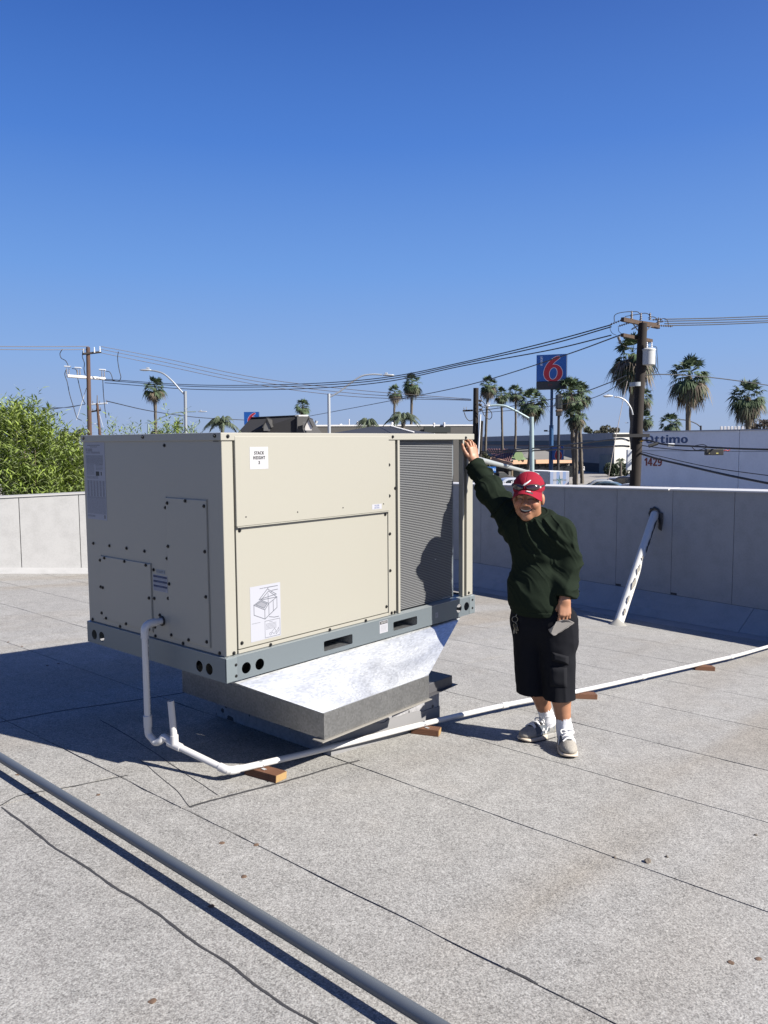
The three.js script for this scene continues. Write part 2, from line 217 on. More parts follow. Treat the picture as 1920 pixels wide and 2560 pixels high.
  part('coil_core', box(1.223, 1.767, RT + .006, LB + .015, -.07, -.040), coilM, unit);
  const tubes = []; for (let y = RT + .012; y < LB + .01; y += .0098) tubes.push(box(1.223, 1.767, y, y + .0036, -.040, -.0335));
  const cf = part('coil_fins', tubes, finM, unit); cf.userData.kind = 'stuff';
  part('coil_header', cyl(V(1.777, RT + .01, -.05), V(1.777, LB, -.05), .0095, .0095, 12), std(lin(.16, .19, .22), .4, { metalness: .5 }), unit);
  part('coil_core', box(UL - .075, UL - .045, RT + .006, LB + .01, -UW + .09, -.30), coilM, unit);
  part('coil_tag', box(1.585, 1.597, .375, .379, -.0333, -.033), white, unit);
  part('coil_strip', box(1.655, 1.735, .128, .1315, -.033, -.030), std(lin(.3, .32, .34), .5), unit);
  // grime and scuffs left on the coil face
  // side covers
  part('access_cover', rbox(-.0065, -.0005, .1445, .8225, -.4305, -.1145, .0025), beige, unit);
  for (const z of [-.4345, -.1143]) part('cover_flange', rbox(-.0035, -.0003, .1405, .8265, z, z + .0038, .001), beigeDull, unit);
  part('access_cover', rbox(-.0065, -.0005, .1475, .4875, -1.047, -.581, .0025), beige, unit);
  for (const z of [-1.051, -.5808]) part('cover_flange', rbox(-.0035, -.0003, .1435, .4915, z, z + .0038, .001), beigeDull, unit);
  // screws
  const head = merge([new THREE.CylinderGeometry(.0052, .0056, .006, 6).rotateX(Math.PI / 2).translate(0, 0, .004), new THREE.CylinderGeometry(.0088, .0088, .0022, 14).rotateX(Math.PI / 2).translate(0, 0, .0011)]);
  const headS = head.clone().rotateY(-Math.PI / 2);
  const sM = std(lin(.02, .02, .021), .35, { metalness: .5 });
  const Y0 = .7006, inCover = (t, y) => (t > .115 && t < .43 && y > .145 && y < .822) || (t > .582 && t < 1.046 && y > .148 && y < .487);
  for (const [t, y] of [[1.177, 1.811], [.607, 1.812], [.036, 1.812], [.435, 1.771], [1.127, 1.248], [.964, 1.248], [.799, 1.248], [.635, 1.247], [1.064, 1.162], [1.009, 1.18], [.813, 1.18], [.618, 1.179], [.56, 1.161], [1.068, 1.018], [1.036, 1.018], [.598, 1.016], [.561, 1.018], [1.068, .876], [1.014, .856], [.818, .854], [.888, .829], [1.165, .828], [.608, .857], [.563, .874], [.562, .829], [.518, .94], [.271, 1.514], [.417, 1.497], [.442, 1.474], [.128, 1.496], [.421, 1.289], [.131, 1.288], [.442, 1.228], [.421, 1.107], [.442, 1.033], [.132, 1.079], [.415, .858], [.275, .856], [.134, .869], [.329, .829], [.048, .829]]) { const s = part('screw', headS, sM, unit); s.position.set(y > 1.80 ? -.0072 : inCover(t, y - Y0) ? -.0066 : -.0002, y - Y0, -t); s.rotation.x = t * 9; }
  for (const [x, y, z] of [[.031, 1.81, .0072], [1.155, 1.808, .0072], [1.844, 1.803, .0072], [1.131, 1.655, 0], [1.132, 1.485, 0], [1.134, 1.275, 0], [1.135, 1.07, 0], [1.102, .873, -.001], [1.097, 1.385, -.001], [.091, 1.385, -.001], [.09, .866, -.001], [.26, .8245, .0006], [.657, .8245, .0006], [.93, .8245, .0006], [1.145, .831, 0], [1.171, .831, 0], [.042, .829, 0], [.043, .776, .0122], [.043, .725, .0122], [1.912, .788, .0122], [1.912, .736, .0122], [1.889, .835, 0], [1.181, 1.525, 0], [.122, 1.445, .009], [.44, 1.445, .009], [.756, 1.445, .009], [1.073, 1.445, .009]]) { const s = part('screw', head, sM, unit); s.position.set(x, y - Y0, z); s.rotation.z = x * 7; if (y === 1.445) s.scale.setScalar(.4); else if (y < .8) s.scale.setScalar(.8); }
  // stickers, flat prints
  const sticker = (name, w, h, tex, pos, side, label) => { const g = new THREE.BoxGeometry(w, h, .0006); const m = new THREE.MeshStandardMaterial({ map: tex, color: lin(.32, .32, .33), roughness: .6 }); const s = part(name, g, m, unit, label); s.position.copy(pos); if (side) s.rotation.y = -Math.PI / 2; return s; };
  const grey = '#5a5f68';
  const lines = (c, x, y, w, n, step, col = grey, lw = 2) => { c.strokeStyle = col; c.lineWidth = lw; for (let k = 0; k < n; k++) { c.beginPath(); let X = x; const r = rng(Math.round(x * 3 + y * 7 + k)); while (X < x + w) { const l = 4 + r() * 14; c.moveTo(X, y + k * step); c.lineTo(Math.min(x + w, X + l), y + k * step); X += l + 3; } c.stroke(); } };
  sticker('rating_label', .197, .410, canvasTex(512, 1024, (c, W, H) => {
    c.fillStyle = '#dfe2ea'; c.fillRect(0, 0, W, H); lines(c, 60, 40, 330, 1, 9, '#333', 7); lines(c, 130, 62, 190, 1, 9, '#333', 7);
    lines(c, 16, 88, 50, 4, 10, '#333', 5); lines(c, 80, 88, 110, 4, 10, '#333', 5); lines(c, 16, 132, 120, 2, 12, '#444', 4); lines(c, 150, 128, 240, 3, 9, '#444', 4);
    for (let k = 0; k < 8; k++) { c.fillStyle = '#8b8f98'; c.fillRect(12, 168 + k * 15, 460, 1.5); } lines(c, 20, 180, 440, 8, 15, '#4a4e57', 5); lines(c, 20, 296, 210, 11, 13, '#4a4e57', 4); lines(c, 260, 290, 190, 5, 18, '#4a4e57', 5);
    c.fillStyle = '#15171a'; c.fillRect(262, 384, 92, 58); c.fillStyle = '#555'; c.fillRect(390, 388, 30, 48); lines(c, 20, 450, 300, 3, 13, '#4a4e57', 4);
    for (let k = 0; k < 22; k++) { c.fillStyle = '#9a9ea8'; c.fillRect(10, 505 + k * 11, 492, 1.2); } for (const x of [30, 110, 190, 270, 350, 430]) lines(c, x, 511, 50, 19, 11, '#5a5f68', 5);
    lines(c, 14, 722, 480, 22, 10.5, '#6b7079', 3); c.fillStyle = '#9a9ea8'; for (let k = 0; k < 22; k++) c.fillRect(10, 727 + k * 10.5, 492, 1); lines(c, 18, 972, 190, 2, 14, '#333', 5); lines(c, 440, 962, 40, 5, 9, '#333', 6);
  }), V(-.0006, 1.5845 - Y0 , -1.0765), true, 'tall white rating label covered in small print');
  sticker('caution_label', .122, .080, canvasTex(320, 210, (c, W, H) => { c.fillStyle = '#d9dde8'; c.fillRect(0, 0, W, H); for (let k = 0; k < 3; k++) { c.fillStyle = '#1d3a70'; c.fillRect(8, 8 + k * 62, W - 16, 28); c.fillStyle = '#5d7fb4'; c.fillRect(90, 19 + k * 62, 130, 6); lines(c, 16, 45 + k * 62, W - 40, 2, 11, '#5a5f68', 3); } lines(c, 16, 190, W - 60, 2, 10, '#5a5f68', 3); }), V(-.0006, 1.099 - Y0, -.506), true, 'white label with three dark blue bands');
  sticker('drain_label', .074, .021, canvasTex(220, 64, (c, W, H) => { c.fillStyle = '#c9cfd2'; c.fillRect(0, 0, W, H); lines(c, 46, 22, 120, 2, 18, '#3f4a55', 8); c.fillStyle = '#55606a'; c.fillRect(12, 14, 12, 34); c.fillRect(194, 14, 12, 34); }), V(-.0006, 1.1565 - Y0, -.499), true);
  sticker('stack_label', .109, .102, canvasTex(512, 480, (c, W, H) => { c.fillStyle = '#f4f5f8'; c.fillRect(0, 0, W, H); c.fillStyle = '#17181b'; c.textAlign = 'center'; c.font = 'bold 92px sans-serif'; c.strokeStyle = '#17181b'; c.lineWidth = 5; for (const [w, y] of [['STACK', 165], ['HEIGHT', 268], ['3', 372]]) { c.fillText(w, W / 2, y); c.strokeText(w, W / 2, y); } }), V(.2055, 1.711 - Y0, .0094), false, 'square white sticker reading STACK HEIGHT 3');
  sticker('filter_label', .078, .028, canvasTex(256, 92, (c, W, H) => { c.fillStyle = '#eef0f6'; c.fillRect(0, 0, W, H); c.fillStyle = '#1d3f98'; c.font = 'bold 38px sans-serif'; c.textAlign = 'center'; c.fillText('FILTER', W / 2, 40); c.fillText('ACCESS', W / 2, 78); }), V(1.018, 1.4335 - Y0 - .0, .0094), false);
  sticker('service_label', .185, .259, canvasTex(512, 716, (c, W, H) => {
    c.fillStyle = '#e6e9f3'; c.fillRect(0, 0, W, H); c.strokeStyle = '#5d636e'; c.lineWidth = 6; lines(c, 160, 40, 200, 1, 8, '#777c88', 9);
    const poly = (p, fill) => { c.beginPath(); p.forEach(([x, y], i) => (i ? c.lineTo(x, y) : c.moveTo(x, y))); c.closePath(); if (fill) { c.fillStyle = fill; c.fill(); } c.stroke(); };
    poly([[60, 240], [180, 190], [310, 255], [240, 330]], '#dfe2ec'); poly([[92, 240], [180, 207], [280, 255], [228, 305]], '#b9bcc6'); poly([[60, 240], [240, 330], [240, 450], [60, 370]]); poly([[240, 330], [310, 255], [450, 190], [450, 330], [240, 450]]); poly([[180, 190], [310, 90], [450, 190]]); poly([[150, 180], [290, 60], [440, 150]]); poly([[310, 255], [310, 410]]); poly([[385, 222], [385, 370]]); poly([[300, 120], [300, 250]]);
    c.beginPath(); c.moveTo(300, 60); c.lineTo(300, 40); c.lineTo(470, 40); c.moveTo(350, 110); c.lineTo(370, 90); c.lineTo(470, 88); c.moveTo(310, 430); c.lineTo(400, 452); c.lineTo(480, 452); c.stroke();
    lines(c, 20, 480, 140, 1, 8, '#777c88', 6); c.strokeRect(238, 480, 258, 220); lines(c, 310, 500, 60, 1, 8, '#777c88', 6); lines(c, 255, 522, 180, 5, 17, '#7d828e', 6);
    poly([[350, 640], [400, 600], [430, 640], [390, 670]]); c.beginPath(); c.arc(330, 662, 16, 0, 7); c.stroke(); poly([[470, 600], [478, 640], [430, 680], [424, 670]]);
  }), V(.2355, .987 - Y0, -.0006), false, 'white sheet with a line drawing of the machine');
  sticker('notice_label', .068, .068, canvasTex(256, 256, (c, W, H) => { c.fillStyle = '#e9eaf0'; c.fillRect(0, 0, W, H); c.fillStyle = '#111'; c.fillRect(12, 10, W - 24, 62); c.fillStyle = '#fff'; c.font = 'bold italic 48px sans-serif'; c.textAlign = 'center'; c.fillText('NOTICE', W / 2, 58); lines(c, 26, 100, 200, 9, 16, '#8b8f98', 4); }), V(1.066, .769 - Y0, .0104), false, 'white NOTICE label with a black heading');
  sticker('inspection_label', .026, .032, canvasTex(64, 80, (c, W, H) => { c.fillStyle = '#d5dade'; c.fillRect(0, 0, W, H); lines(c, 10, 30, 30, 3, 10, '#6b7079', 4); }), V(1.545, .752 - Y0, .0104), false);
}
// ---------- sheet metal curb adapter and the old curb under it (same frame) ----------
const adapter = thing('curb_adapter', 'bright galvanized sheet metal transition under the rooftop air conditioner', 'duct transition', NPOS, TURN); adapter.scale.setScalar(SC);
const AX0 = .398, AX1 = 1.20, AZ0 = -.92, AZ1 = .214, AT = -.2006, AB = -.327;
{
  const t = [V(.03, -.002, -.012), V(1.825, -.002, -.012), V(1.825, -.002, -1.17), V(.03, -.002, -1.17)], b = [V(AX0, AT, AZ1), V(AX1, AT, AZ1), V(AX1, AT, AZ0), V(AX0, AT, AZ0)];
  // each face is a slightly oil-canned sheet
  const face = (p0, p1, p2, p3, seed, amp = .006) => { const n = 20, m = 10, P = [], Uv = [], I = [], nrm = p1.clone().sub(p0).cross(p3.clone().sub(p0)).normalize(); for (let j = 0; j <= m; j++) for (let i = 0; i <= n; i++) { const a = i / n, c = j / m, q = p0.clone().lerp(p1, a).lerp(p3.clone().lerp(p2, a), c), e = Math.sin(Math.PI * a) * Math.sin(Math.PI * c); q.addScaledVector(nrm, amp * e * (fbm(a * 3 + seed, c * 2, 2) - .5) * 2); P.push(...q.toArray()); Uv.push(a * p0.distanceTo(p1), c * p0.distanceTo(p3)); if (i < n && j < m) { const o = j * (n + 1) + i; I.push(o, o + 1, o + n + 1, o + 1, o + n + 2, o + n + 1); } } const g = new THREE.BufferGeometry(); g.setAttribute('position', new THREE.BufferAttribute(new Float32Array(P), 3)); g.setAttribute('uv', new THREE.BufferAttribute(new Float32Array(Uv), 2)); g.setIndex(I); g.computeVertexNormals(); return g; };
  for (const [i, s] of [[0, 1], [1, 2], [2, 3], [3, 4]]) { const j = (i + 1) % 4; part('slanted_sheet', face(b[i], b[j], t[j], t[i], s * 3.7), galv, adapter); }
  const f = .0035;
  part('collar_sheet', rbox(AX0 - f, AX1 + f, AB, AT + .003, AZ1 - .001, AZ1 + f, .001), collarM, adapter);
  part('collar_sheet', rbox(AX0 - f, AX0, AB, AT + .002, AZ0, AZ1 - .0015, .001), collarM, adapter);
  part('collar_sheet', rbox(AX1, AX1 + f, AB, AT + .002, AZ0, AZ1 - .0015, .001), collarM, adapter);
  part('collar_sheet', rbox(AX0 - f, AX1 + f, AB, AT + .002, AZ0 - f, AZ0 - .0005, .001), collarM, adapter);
  part('drip_flange', rbox(AX0 - .03, AX1 + .01, AB - .006, AB - .001, AZ1 - .05, AZ1 + .02, .001), std(lin(.2, .19, .17), .7, { metalness: .3 }), adapter);
}
const curb = thing('roof_curb', 'old tarred grey roof curb below the galvanized transition', 'curb', NPOS, TURN); curb.scale.setScalar(SC);
{
  const tarTex = dataTex(512, (i, j) => { const n = tileNoise(i, j, 512, 8) * .6 + tileNoise(i, j, 512, 32) * .4, k = n > .74 ? .15 : 1, v = (.20 + .10 * hash2(i, j) + .08 * tileNoise(i, j, 512, 64)) * k; return [toS(v), toS(v), toS(v * 1.02)]; }, { srgb: true });
  const curbM = std(lin(.75, .75, .77), .85, { map: tarTex }), ledgeM = std(lin(.055, .055, .06), .55);
  const y0 = (x, z) => { const p = V(x, 0, z).multiplyScalar(SC).applyAxisAngle(V(0, 1, 0), TURN).add(NPOS); return (roofY(p.x, p.z) - NPOS.y) / SC - .02; };
  const X0 = .68, X1 = 1.62, Z0 = -1.0, Z1 = -.03, TT = -.396;
  const c = (x, z, top) => V(x, top ? TT : y0(x, z), z);
  part('curb_side', [quad(c(X0, Z1), c(X1, Z1), c(X1, Z1, 1), c(X0, Z1, 1)), quad(c(X0, Z0), c(X0, Z1), c(X0, Z1, 1), c(X0, Z0, 1)), quad(c(X1, Z1), c(X1, Z0), c(X1, Z0, 1), c(X1, Z1, 1)), quad(c(X1, Z0), c(X0, Z0), c(X0, Z0, 1), c(X1, Z0, 1)), quad(c(X0, Z1, 1), c(X1, Z1, 1), c(X1, Z0, 1), c(X0, Z0, 1))], curbM, curb);
  part('curb_cap', [rbox(.66, 1.655, -.3945, -.333, Z0 - .02, .045, .004)], ledgeM, curb);
  part('curb_cap_flange', slab(V(1.21, -.3935, .085), V(1.69, -.3935, .06), V(1.66, -.3935, Z0), V(1.21, -.3935, Z0), .003), ledgeM, curb);
  // ragged edge of the flashing felt turned up the curb
  const felt = []; for (let k = 0; k < 24; k++) { const a = X0 + (X1 - X0) * k / 24, b = X0 + (X1 - X0) * (k + 1) / 24, ya = y0(a, Z1) + .13 + .02 * (noise2(k * .9, 3) - .5), yb = y0(b, Z1) + .13 + .02 * (noise2(k * .9 + .9, 3) - .5); felt.push(slab(V(a, y0(a, Z1), Z1 + .006), V(b, y0(b, Z1), Z1 + .006), V(b, yb, Z1 + .006), V(a, ya, Z1 + .006), .005)); }
  part('base_flashing', felt, std(lin(.16, .16, .165), .9), curb);
}
const unitPoint = (x, y, z) => V(x, y, z).multiplyScalar(SC).applyAxisAngle(V(0, 1, 0), TURN).add(NPOS);
// ---------- white plastic condensate drain ----------
const drain = thing('condensate_drain_pipe', 'white plastic drain pipe running from the air conditioner across the roof', 'pipe');
const PR = .0168, LIFT = .056;
{
  const o = unitPoint(0, .2134, -.498), e1 = unitPoint(-.1, .2134, -.498), vb = V(e1.x, at(363, 1795, 3.99).y, e1.z);
  const elbow = onRoof(572, 1928, LIFT), tee = at(436, 1862, 3.935), dir = elbow.clone().sub(tee).setY(0).normalize();
  part('outlet_pipe', cyl(unitPoint(.012, .2134, -.498), unitPoint(-.06, .2134, -.498), PR, PR, 20), pvc, drain);
  part('grommet', new THREE.TorusGeometry(.021, .0055, 8, 24).rotateY(TURN + Math.PI / 2).translate(...unitPoint(-.003, .2134, -.498).toArray()), black, drain);
  part('elbow_fitting', pipe([unitPoint(-.038, .2134, -.498), e1, V(e1.x, e1.y - .07, e1.z)], PR + .0036, .042, 18), pvc, drain);
  // printed riser
  const printTex = canvasTex(128, 1024, (c, W, H) => { c.fillStyle = '#e9e8e6'; c.fillRect(0, 0, W, H); c.fillStyle = '#5c6068'; c.save(); c.translate(70, 1000); c.rotate(-Math.PI / 2); const r = rng(3); let X = 10; while (X < 860) { const w = 4 + 9 * r(); c.fillRect(X, -18, w, 18); X += w + (r() < .15 ? 22 : 5); } c.restore(); for (const y of [60, 210]) for (let k = 0; k < 9; k++) c.fillRect(50, y + k * 7, 22, 4); });
  const rg = new THREE.CylinderGeometry(PR, PR, e1.y - .05 - vb.y, 24, 1, true); rg.translate(0, (e1.y - .05 + vb.y) / 2, 0); rg.rotateY(1.9 + Math.PI); rg.translate(e1.x, 0, e1.z);
  part('riser_pipe', rg, new THREE.MeshPhysicalMaterial({ map: printTex, color: lin(.58, .575, .57), roughness: .38, clearcoat: .15 }), drain);
  part('coupling', cyl(V(vb.x, vb.y + .012, vb.z), V(vb.x, vb.y - .048, vb.z), PR + .0045, PR + .0045, 24), pvc, drain);
  // trap: down, round and over a hump to the tee
  const low = V(vb.x, 0, vb.z).addScaledVector(dir, .045).setY(at(392, 1858, 3.97).y);
  part('trap', tube([V(vb.x, vb.y - .03, vb.z), V(vb.x, vb.y - .085, vb.z).addScaledVector(dir, .003), low.clone().addScaledVector(dir, -.022).add(V(0, .022, 0)), low.clone().add(V(0, .004, 0)), low.clone().addScaledVector(dir, .035).add(V(0, .018, 0)), tee.clone().addScaledVector(dir, -.065).add(V(0, .030, 0)), tee.clone().addScaledVector(dir, -.02).add(V(0, .012, 0)), tee.clone().addScaledVector(dir, .03).add(V(0, -.006, 0))], PR + .0018, 60, 18), pvc, drain);
  const down = elbow.clone().sub(tee).normalize();
  part('tee_fitting', [cyl(tee.clone().addScaledVector(down, -.035), tee.clone().addScaledVector(down, .04), PR + .0042, PR + .0042, 22), cyl(tee.clone(), tee.clone().add(V(0, .05, 0)), PR + .0042, PR + .0042, 22)], pvc, drain);
  const stubTop = V(tee.x - .012, at(425, 1752, 3.935).y, tee.z);
  part('vent_stub', [cyl(tee.clone().add(V(0, .03, 0)), stubTop, PR, PR, 22, true), cyl(tee.clone().add(V(0, .03, 0)), stubTop, PR - .003, PR - .003, 22, true), new THREE.RingGeometry(PR - .003, PR, 24).rotateX(-Math.PI / 2).translate(stubTop.x, stubTop.y, stubTop.z)], pvc, drain);
  part('drop_pipe', cyl(tee, elbow, PR, PR, 22), pvc, drain);
  const runPx = [[572, 1928], [700, 1899], [900, 1850], [1050, 1812], [1266, 1762], [1450, 1727], [1700, 1671], [1840, 1639], [1900, 1622], [2010, 1590]];
  const run = runPx.map((p) => onRoof(p[0], p[1], LIFT));
  const d2 = run[1].clone().sub(run[0]).normalize();
  part('elbow_fitting', pipe([elbow.clone().addScaledVector(down, -.055), elbow, elbow.clone().addScaledVector(d2, .055)], PR + .0042, .03, 20), pvc, drain);
  const cv = new THREE.CatmullRomCurve3(run); part('long_pipe', new THREE.TubeGeometry(cv, 160, PR, 20), pvc, drain);
  for (const px of [1266, 1843, 1060 + 560]) { let best = 0, bd = 1e9; for (let k = 0; k <= 400; k++) { const p = cv.getPointAt(k / 400), q = p.clone().sub(camera.position), x = 960 + FPX * q.x / (-q.z); if (Math.abs(x - px) < bd) { bd = Math.abs(x - px); best = k / 400; } } const p = cv.getPointAt(best), t = cv.getTangentAt(best); part('coupling', cyl(p.clone().addScaledVector(t, -.03), p.clone().addScaledVector(t, .03), PR + .004, PR + .004, 22), pvc, drain); }
  // timber sleepers
  const grain = (seed, c) => dataTex(256, (i, j) => { const r = .75 + .35 * Math.sin((j * .19 + 2.6 * fbm(i * .012 + seed, j * .02)) * 2.2) * .35 + .22 * fbm(i * .03, j * .6 + seed, 3) - (hash2(i >> 2, (j >> 4) + seed) > .985 ? .4 : 0); return [toS(c[0] * r), toS(c[1] * r), toS(c[2] * r)]; }, { srgb: true });
  const wood = std(lin(1, 1, 1), .8, { map: grain(1, [.11, .045, .020]) }), cut = std(lin(1, 1, 1), .8, { map: grain(2, [.30, .19, .075]) }), strapM = std(lin(.6, .62, .64), .35, { metalness: .85 });
  wood.map.repeat.set(5, 5); cut.map.repeat.set(9, 9);
  const block = (px, py, len, turn, off, label) => { const p = onRoof(px, py, 0), g = thing('timber_block', label, 'wood block', [p.x, p.y, p.z], turn, 'timber blocks under the drain pipe'); g.rotation.order = 'YXZ'; const t = new THREE.Quaternion().setFromUnitVectors(V(0, 1, 0), V(FALL * UX.x, 1, FALL * UX.z).normalize()); g.quaternion.premultiply(t);
    part('timber', rbox(-.044, .044, 0, .0385, -len / 2 + off, len / 2 + off, .002), wood, g); part('end_grain', rbox(-.0425, .0425, .0015, .037, len / 2 + off - .001, len / 2 + off + .0012, .0005), cut, g, 'pale sawn end');
    return g; };
  const strap = (g, tangent) => { // galvanized two-hole pipe strap
    const inv = g.quaternion.clone().invert(), t = tangent.clone().applyQuaternion(inv).setY(0).normalize(), sd = V(-t.z, 0, t.x), pts = []; for (let a = -20; a <= 200; a += 20) pts.push(sd.clone().multiplyScalar((PR + .002) * Math.cos(a * Math.PI / 180)).add(V(0, .0555 + (PR + .002) * Math.sin(a * Math.PI / 180), 0))); const geos = []; for (let i = 0; i < pts.length - 1; i++) { const h = t.clone().multiplyScalar(.009); geos.push(slab(pts[i].clone().sub(h), pts[i].clone().add(h), pts[i + 1].clone().add(h), pts[i + 1].clone().sub(h), .0012)); } for (const s of [-1, 1]) { const a = sd.clone().multiplyScalar(s * (PR + .002)), b = sd.clone().multiplyScalar(s * (PR + .03)), h = t.clone().multiplyScalar(.009); geos.push(slab(a.clone().sub(h).setY(.0405), b.clone().sub(h).setY(.0405), b.clone().add(h).setY(.0405), a.clone().add(h).setY(.0405), -.0014)); } part('pipe_strap', geos, strapM, g); };
  const tan = (px) => { let best = 0, bd = 1e9; for (let k = 0; k <= 400; k++) { const q = cv.getPointAt(k / 400).sub(camera.position), x = 960 + FPX * q.x / (-q.z); if (Math.abs(x - px) < bd) { bd = Math.abs(x - px); best = k / 400; } } return [cv.getPointAt(best), cv.getTangentAt(best)]; };
  const place = (px, len, turnOff, off, label, withStrap) => { const [p, t] = tan(px), q = camera.position.clone(); const g = block(960, 1900, len, Math.atan2(t.x, t.z) + Math.PI / 2 + turnOff, off, label); g.position.set(p.x, roofY(p.x, p.z), p.z); if (withStrap) strap(g, t); };
  place(634, .20, Math.PI + .30, .035, 'short brown timber block with pale sawn end under the drain elbow', true);
  place(1053, .17, Math.PI + .55, .02, 'brown timber block under the drain pipe beside the old curb', true);
  place(1462, .17, Math.PI + .9, .02, 'timber block under the drain pipe behind the standing man', false);
  place(1768, .18, Math.PI + .8, .02, 'timber block under the drain pipe in front of the leaning brace pipe', false);
}
// ---------- grey steel conduit across the foreground ----------
{
  const m = std(lin(.095, .108, .122), .42, { metalness: .25 });
  const up = .062, a = onRoof(0, 1893, up), b = onRoof(1090, 2562, up), d = b.clone().sub(a);
  const c = thing('conduit', 'long grey steel conduit crossing the foreground roofing', 'conduit');
  const p0 = a.clone().addScaledVector(d, -.9), p1 = b.clone().addScaledVector(d, .55);
  part('conduit_tube', cyl(p0, p1, .0205, .0205, 24), m, c);
  for (const t of [-.55, 1.32]) { const p = a.clone().addScaledVector(d, t), g = thing('conduit_support', 'timber support block holding up the grey conduit', 'wood block', [p.x, roofY(p.x, p.z), p.z], TURN, 'conduit supports'); part('timber', rbox(-.06, .06, -.01, up - .019, -.1, .1, .003), std(lin(.16, .09, .05), .85), g); }
}
// ---------- parapets ----------
const wallM = std(lin(.255, .257, .26), .9, { map: wallTex }), cantM = wallM, copeM = std(lin(.42, .42, .42), .55);
{
  // right-hand wall: foot of the cant surveyed at two points, panels one roll wide
  const A = onRoof(1184, 1467), B = onRoof(1920, 1595), dir = B.clone().sub(A).setY(0).normalize(), back = V(dir.z, 0, -dir.x); if (back.z > 0) back.negate();
  const wall = thing('parapet_wall', 'grey roofed parapet wall in shade behind the standing man', 'wall');
  const joints = []; for (const px of [1265, 1376, 1507, 1647, 1803]) { const r = (px - 960) / FPX; joints.push((r * (-A.z) - A.x) / (dir.x + r * dir.z)); }
  const w = (joints[4] - joints[0]) / 4; let s0 = joints[0]; const all = [...joints]; while (all[0] > -9) all.unshift(all[0] - w); while (all[all.length - 1] < 9) all.push(all[all.length - 1] + w);
  const cb = .34; // cant set-back
  const topPx = (s) => { const p = A.clone().addScaledVector(dir, s).addScaledVector(back, cb); return p; };
  const pa = topPx(0), pb = topPx(A.distanceTo(B)); const LAB = A.clone().setY(0).distanceTo(B.clone().setY(0));
  const yTop = (s) => { const ya = at(1210, 1211, -pa.z).y, yb = at(1920, 1230, -pb.z).y; return ya + (yb - ya) * s / LAB; };
  const yMid = (s) => { const ya = at(1184, 1412, -pa.z).y, yb = at(1920, 1532, -pb.z).y; return ya + (yb - ya) * s / LAB; };
  const yFoot = (s) => { const p = A.clone().addScaledVector(dir, s); return roofY(p.x, p.z); };
  const pt = (s, set, y) => A.clone().addScaledVector(dir, s).addScaledVector(back, set).setY(y);
  for (let i = 0; i < all.length - 1; i++) {
    const a = all[i] + .003, b = all[i + 1] - .003;
    part('wall_panel', slab(pt(a, cb, yMid(a)), pt(b, cb, yMid(b)), pt(b, cb, yTop(b) - .004), pt(a, cb, yTop(a) - .004), .02), wallM, wall);
    if (hash2(i, 5) > .45) part('bitumen_spot', slab(pt(a, cb - .004, yMid(a) + .002), pt(a + .09, cb - .004, yMid(a + .09) + .002), pt(a + .09, cb - .004, yMid(a) + .03), pt(a, cb - .004, yMid(a) + .03), .003), bitumen, wall);
  }
  part('wall_core', [slab(pt(all[0], cb + .021, yFoot(all[0]) - .5), pt(all[all.length - 1], cb + .021, yFoot(all[all.length - 1]) - .5), pt(all[all.length - 1], cb + .021, yTop(all[all.length - 1]) - .01), pt(all[0], cb + .021, yTop(all[0]) - .01), .2)], bitumen, wall);
  for (let i = 0; i < all.length - 2; i += 2) { const a = all[i] - .02 + .002, b = all[i + 2] - .02 - .002 - (i % 4 ? .0 : .03); part('coping', slab(pt(a, cb - .03, yTop(a)), pt(b, cb - .03, yTop(b)), pt(b, cb + .25, yTop(b) + .012), pt(a, cb + .25, yTop(a) + .012), .018), copeM, wall); }
  // cant strip, in lengths
  for (let i = 0; i < all.length - 2; i += 3) { const a = all[i] + .3 + .002, b = Math.min(all[all.length - 1], all[Math.min(all.length - 1, i + 3)] + .3) - .004; part('cant_strip', slab(pt(a, -.02, yFoot(a) + .012), pt(b, -.02, yFoot(b) + .012), pt(b, cb - .003, yMid(b) - .003), pt(a, cb - .003, yMid(a) - .003), .012), cantM, wall); part('cant_strip', slab(pt(a + .6, -.42, yFoot(a + .6) + .002 + FALL * 0 + roofDrop(pt(a + .6, -.42, 0), pt(a + .6, 0, 0))), pt(b + .594, -.42, yFoot(b) + .002 + roofDrop(pt(b, -.42, 0), pt(b, 0, 0))), pt(b + .594, -.022, yFoot(b + .594) + .010), pt(a + .6, -.022, yFoot(a + .6) + .010), .006), cantM, wall); }
  function roofDrop(p, q) { return roofY(p.x, p.z) - roofY(q.x, q.z) + .003; }
  // leaning pipe brace
  const foot = onRoof(1543, 1562), rW = (1641 - 960) / FPX, sTop = (rW * (-pt(0, cb, 0).z) - pt(0, cb, 0).x) / (dir.x + rW * dir.z), topP = pt(sTop, cb - .01, 0); topP.y = at(1641, 1285, -topP.z).y;
  const br = thing('brace_pipe', 'slanting white painted pipe brace between roof and parapet wall', 'pipe', foot), bt = topP.clone().sub(foot);
  const flake = dataTex(256, (i, j) => { const v = .74 + .06 * tileNoise(i, j, 256, 32); return [toS(v), toS(v), toS(v * .98)]; }, { srgb: true });
  part('brace_tube', cyl(V(0, -.03, 0), bt, .060, .056, 28), std(lin(.56, .56, .55), .6, { map: flake }), br);
  part('roof_flashing', new THREE.ConeGeometry(.13, .10, 24, 1, true).translate(0, .035, 0), std(lin(.2, .195, .18), .95), br);
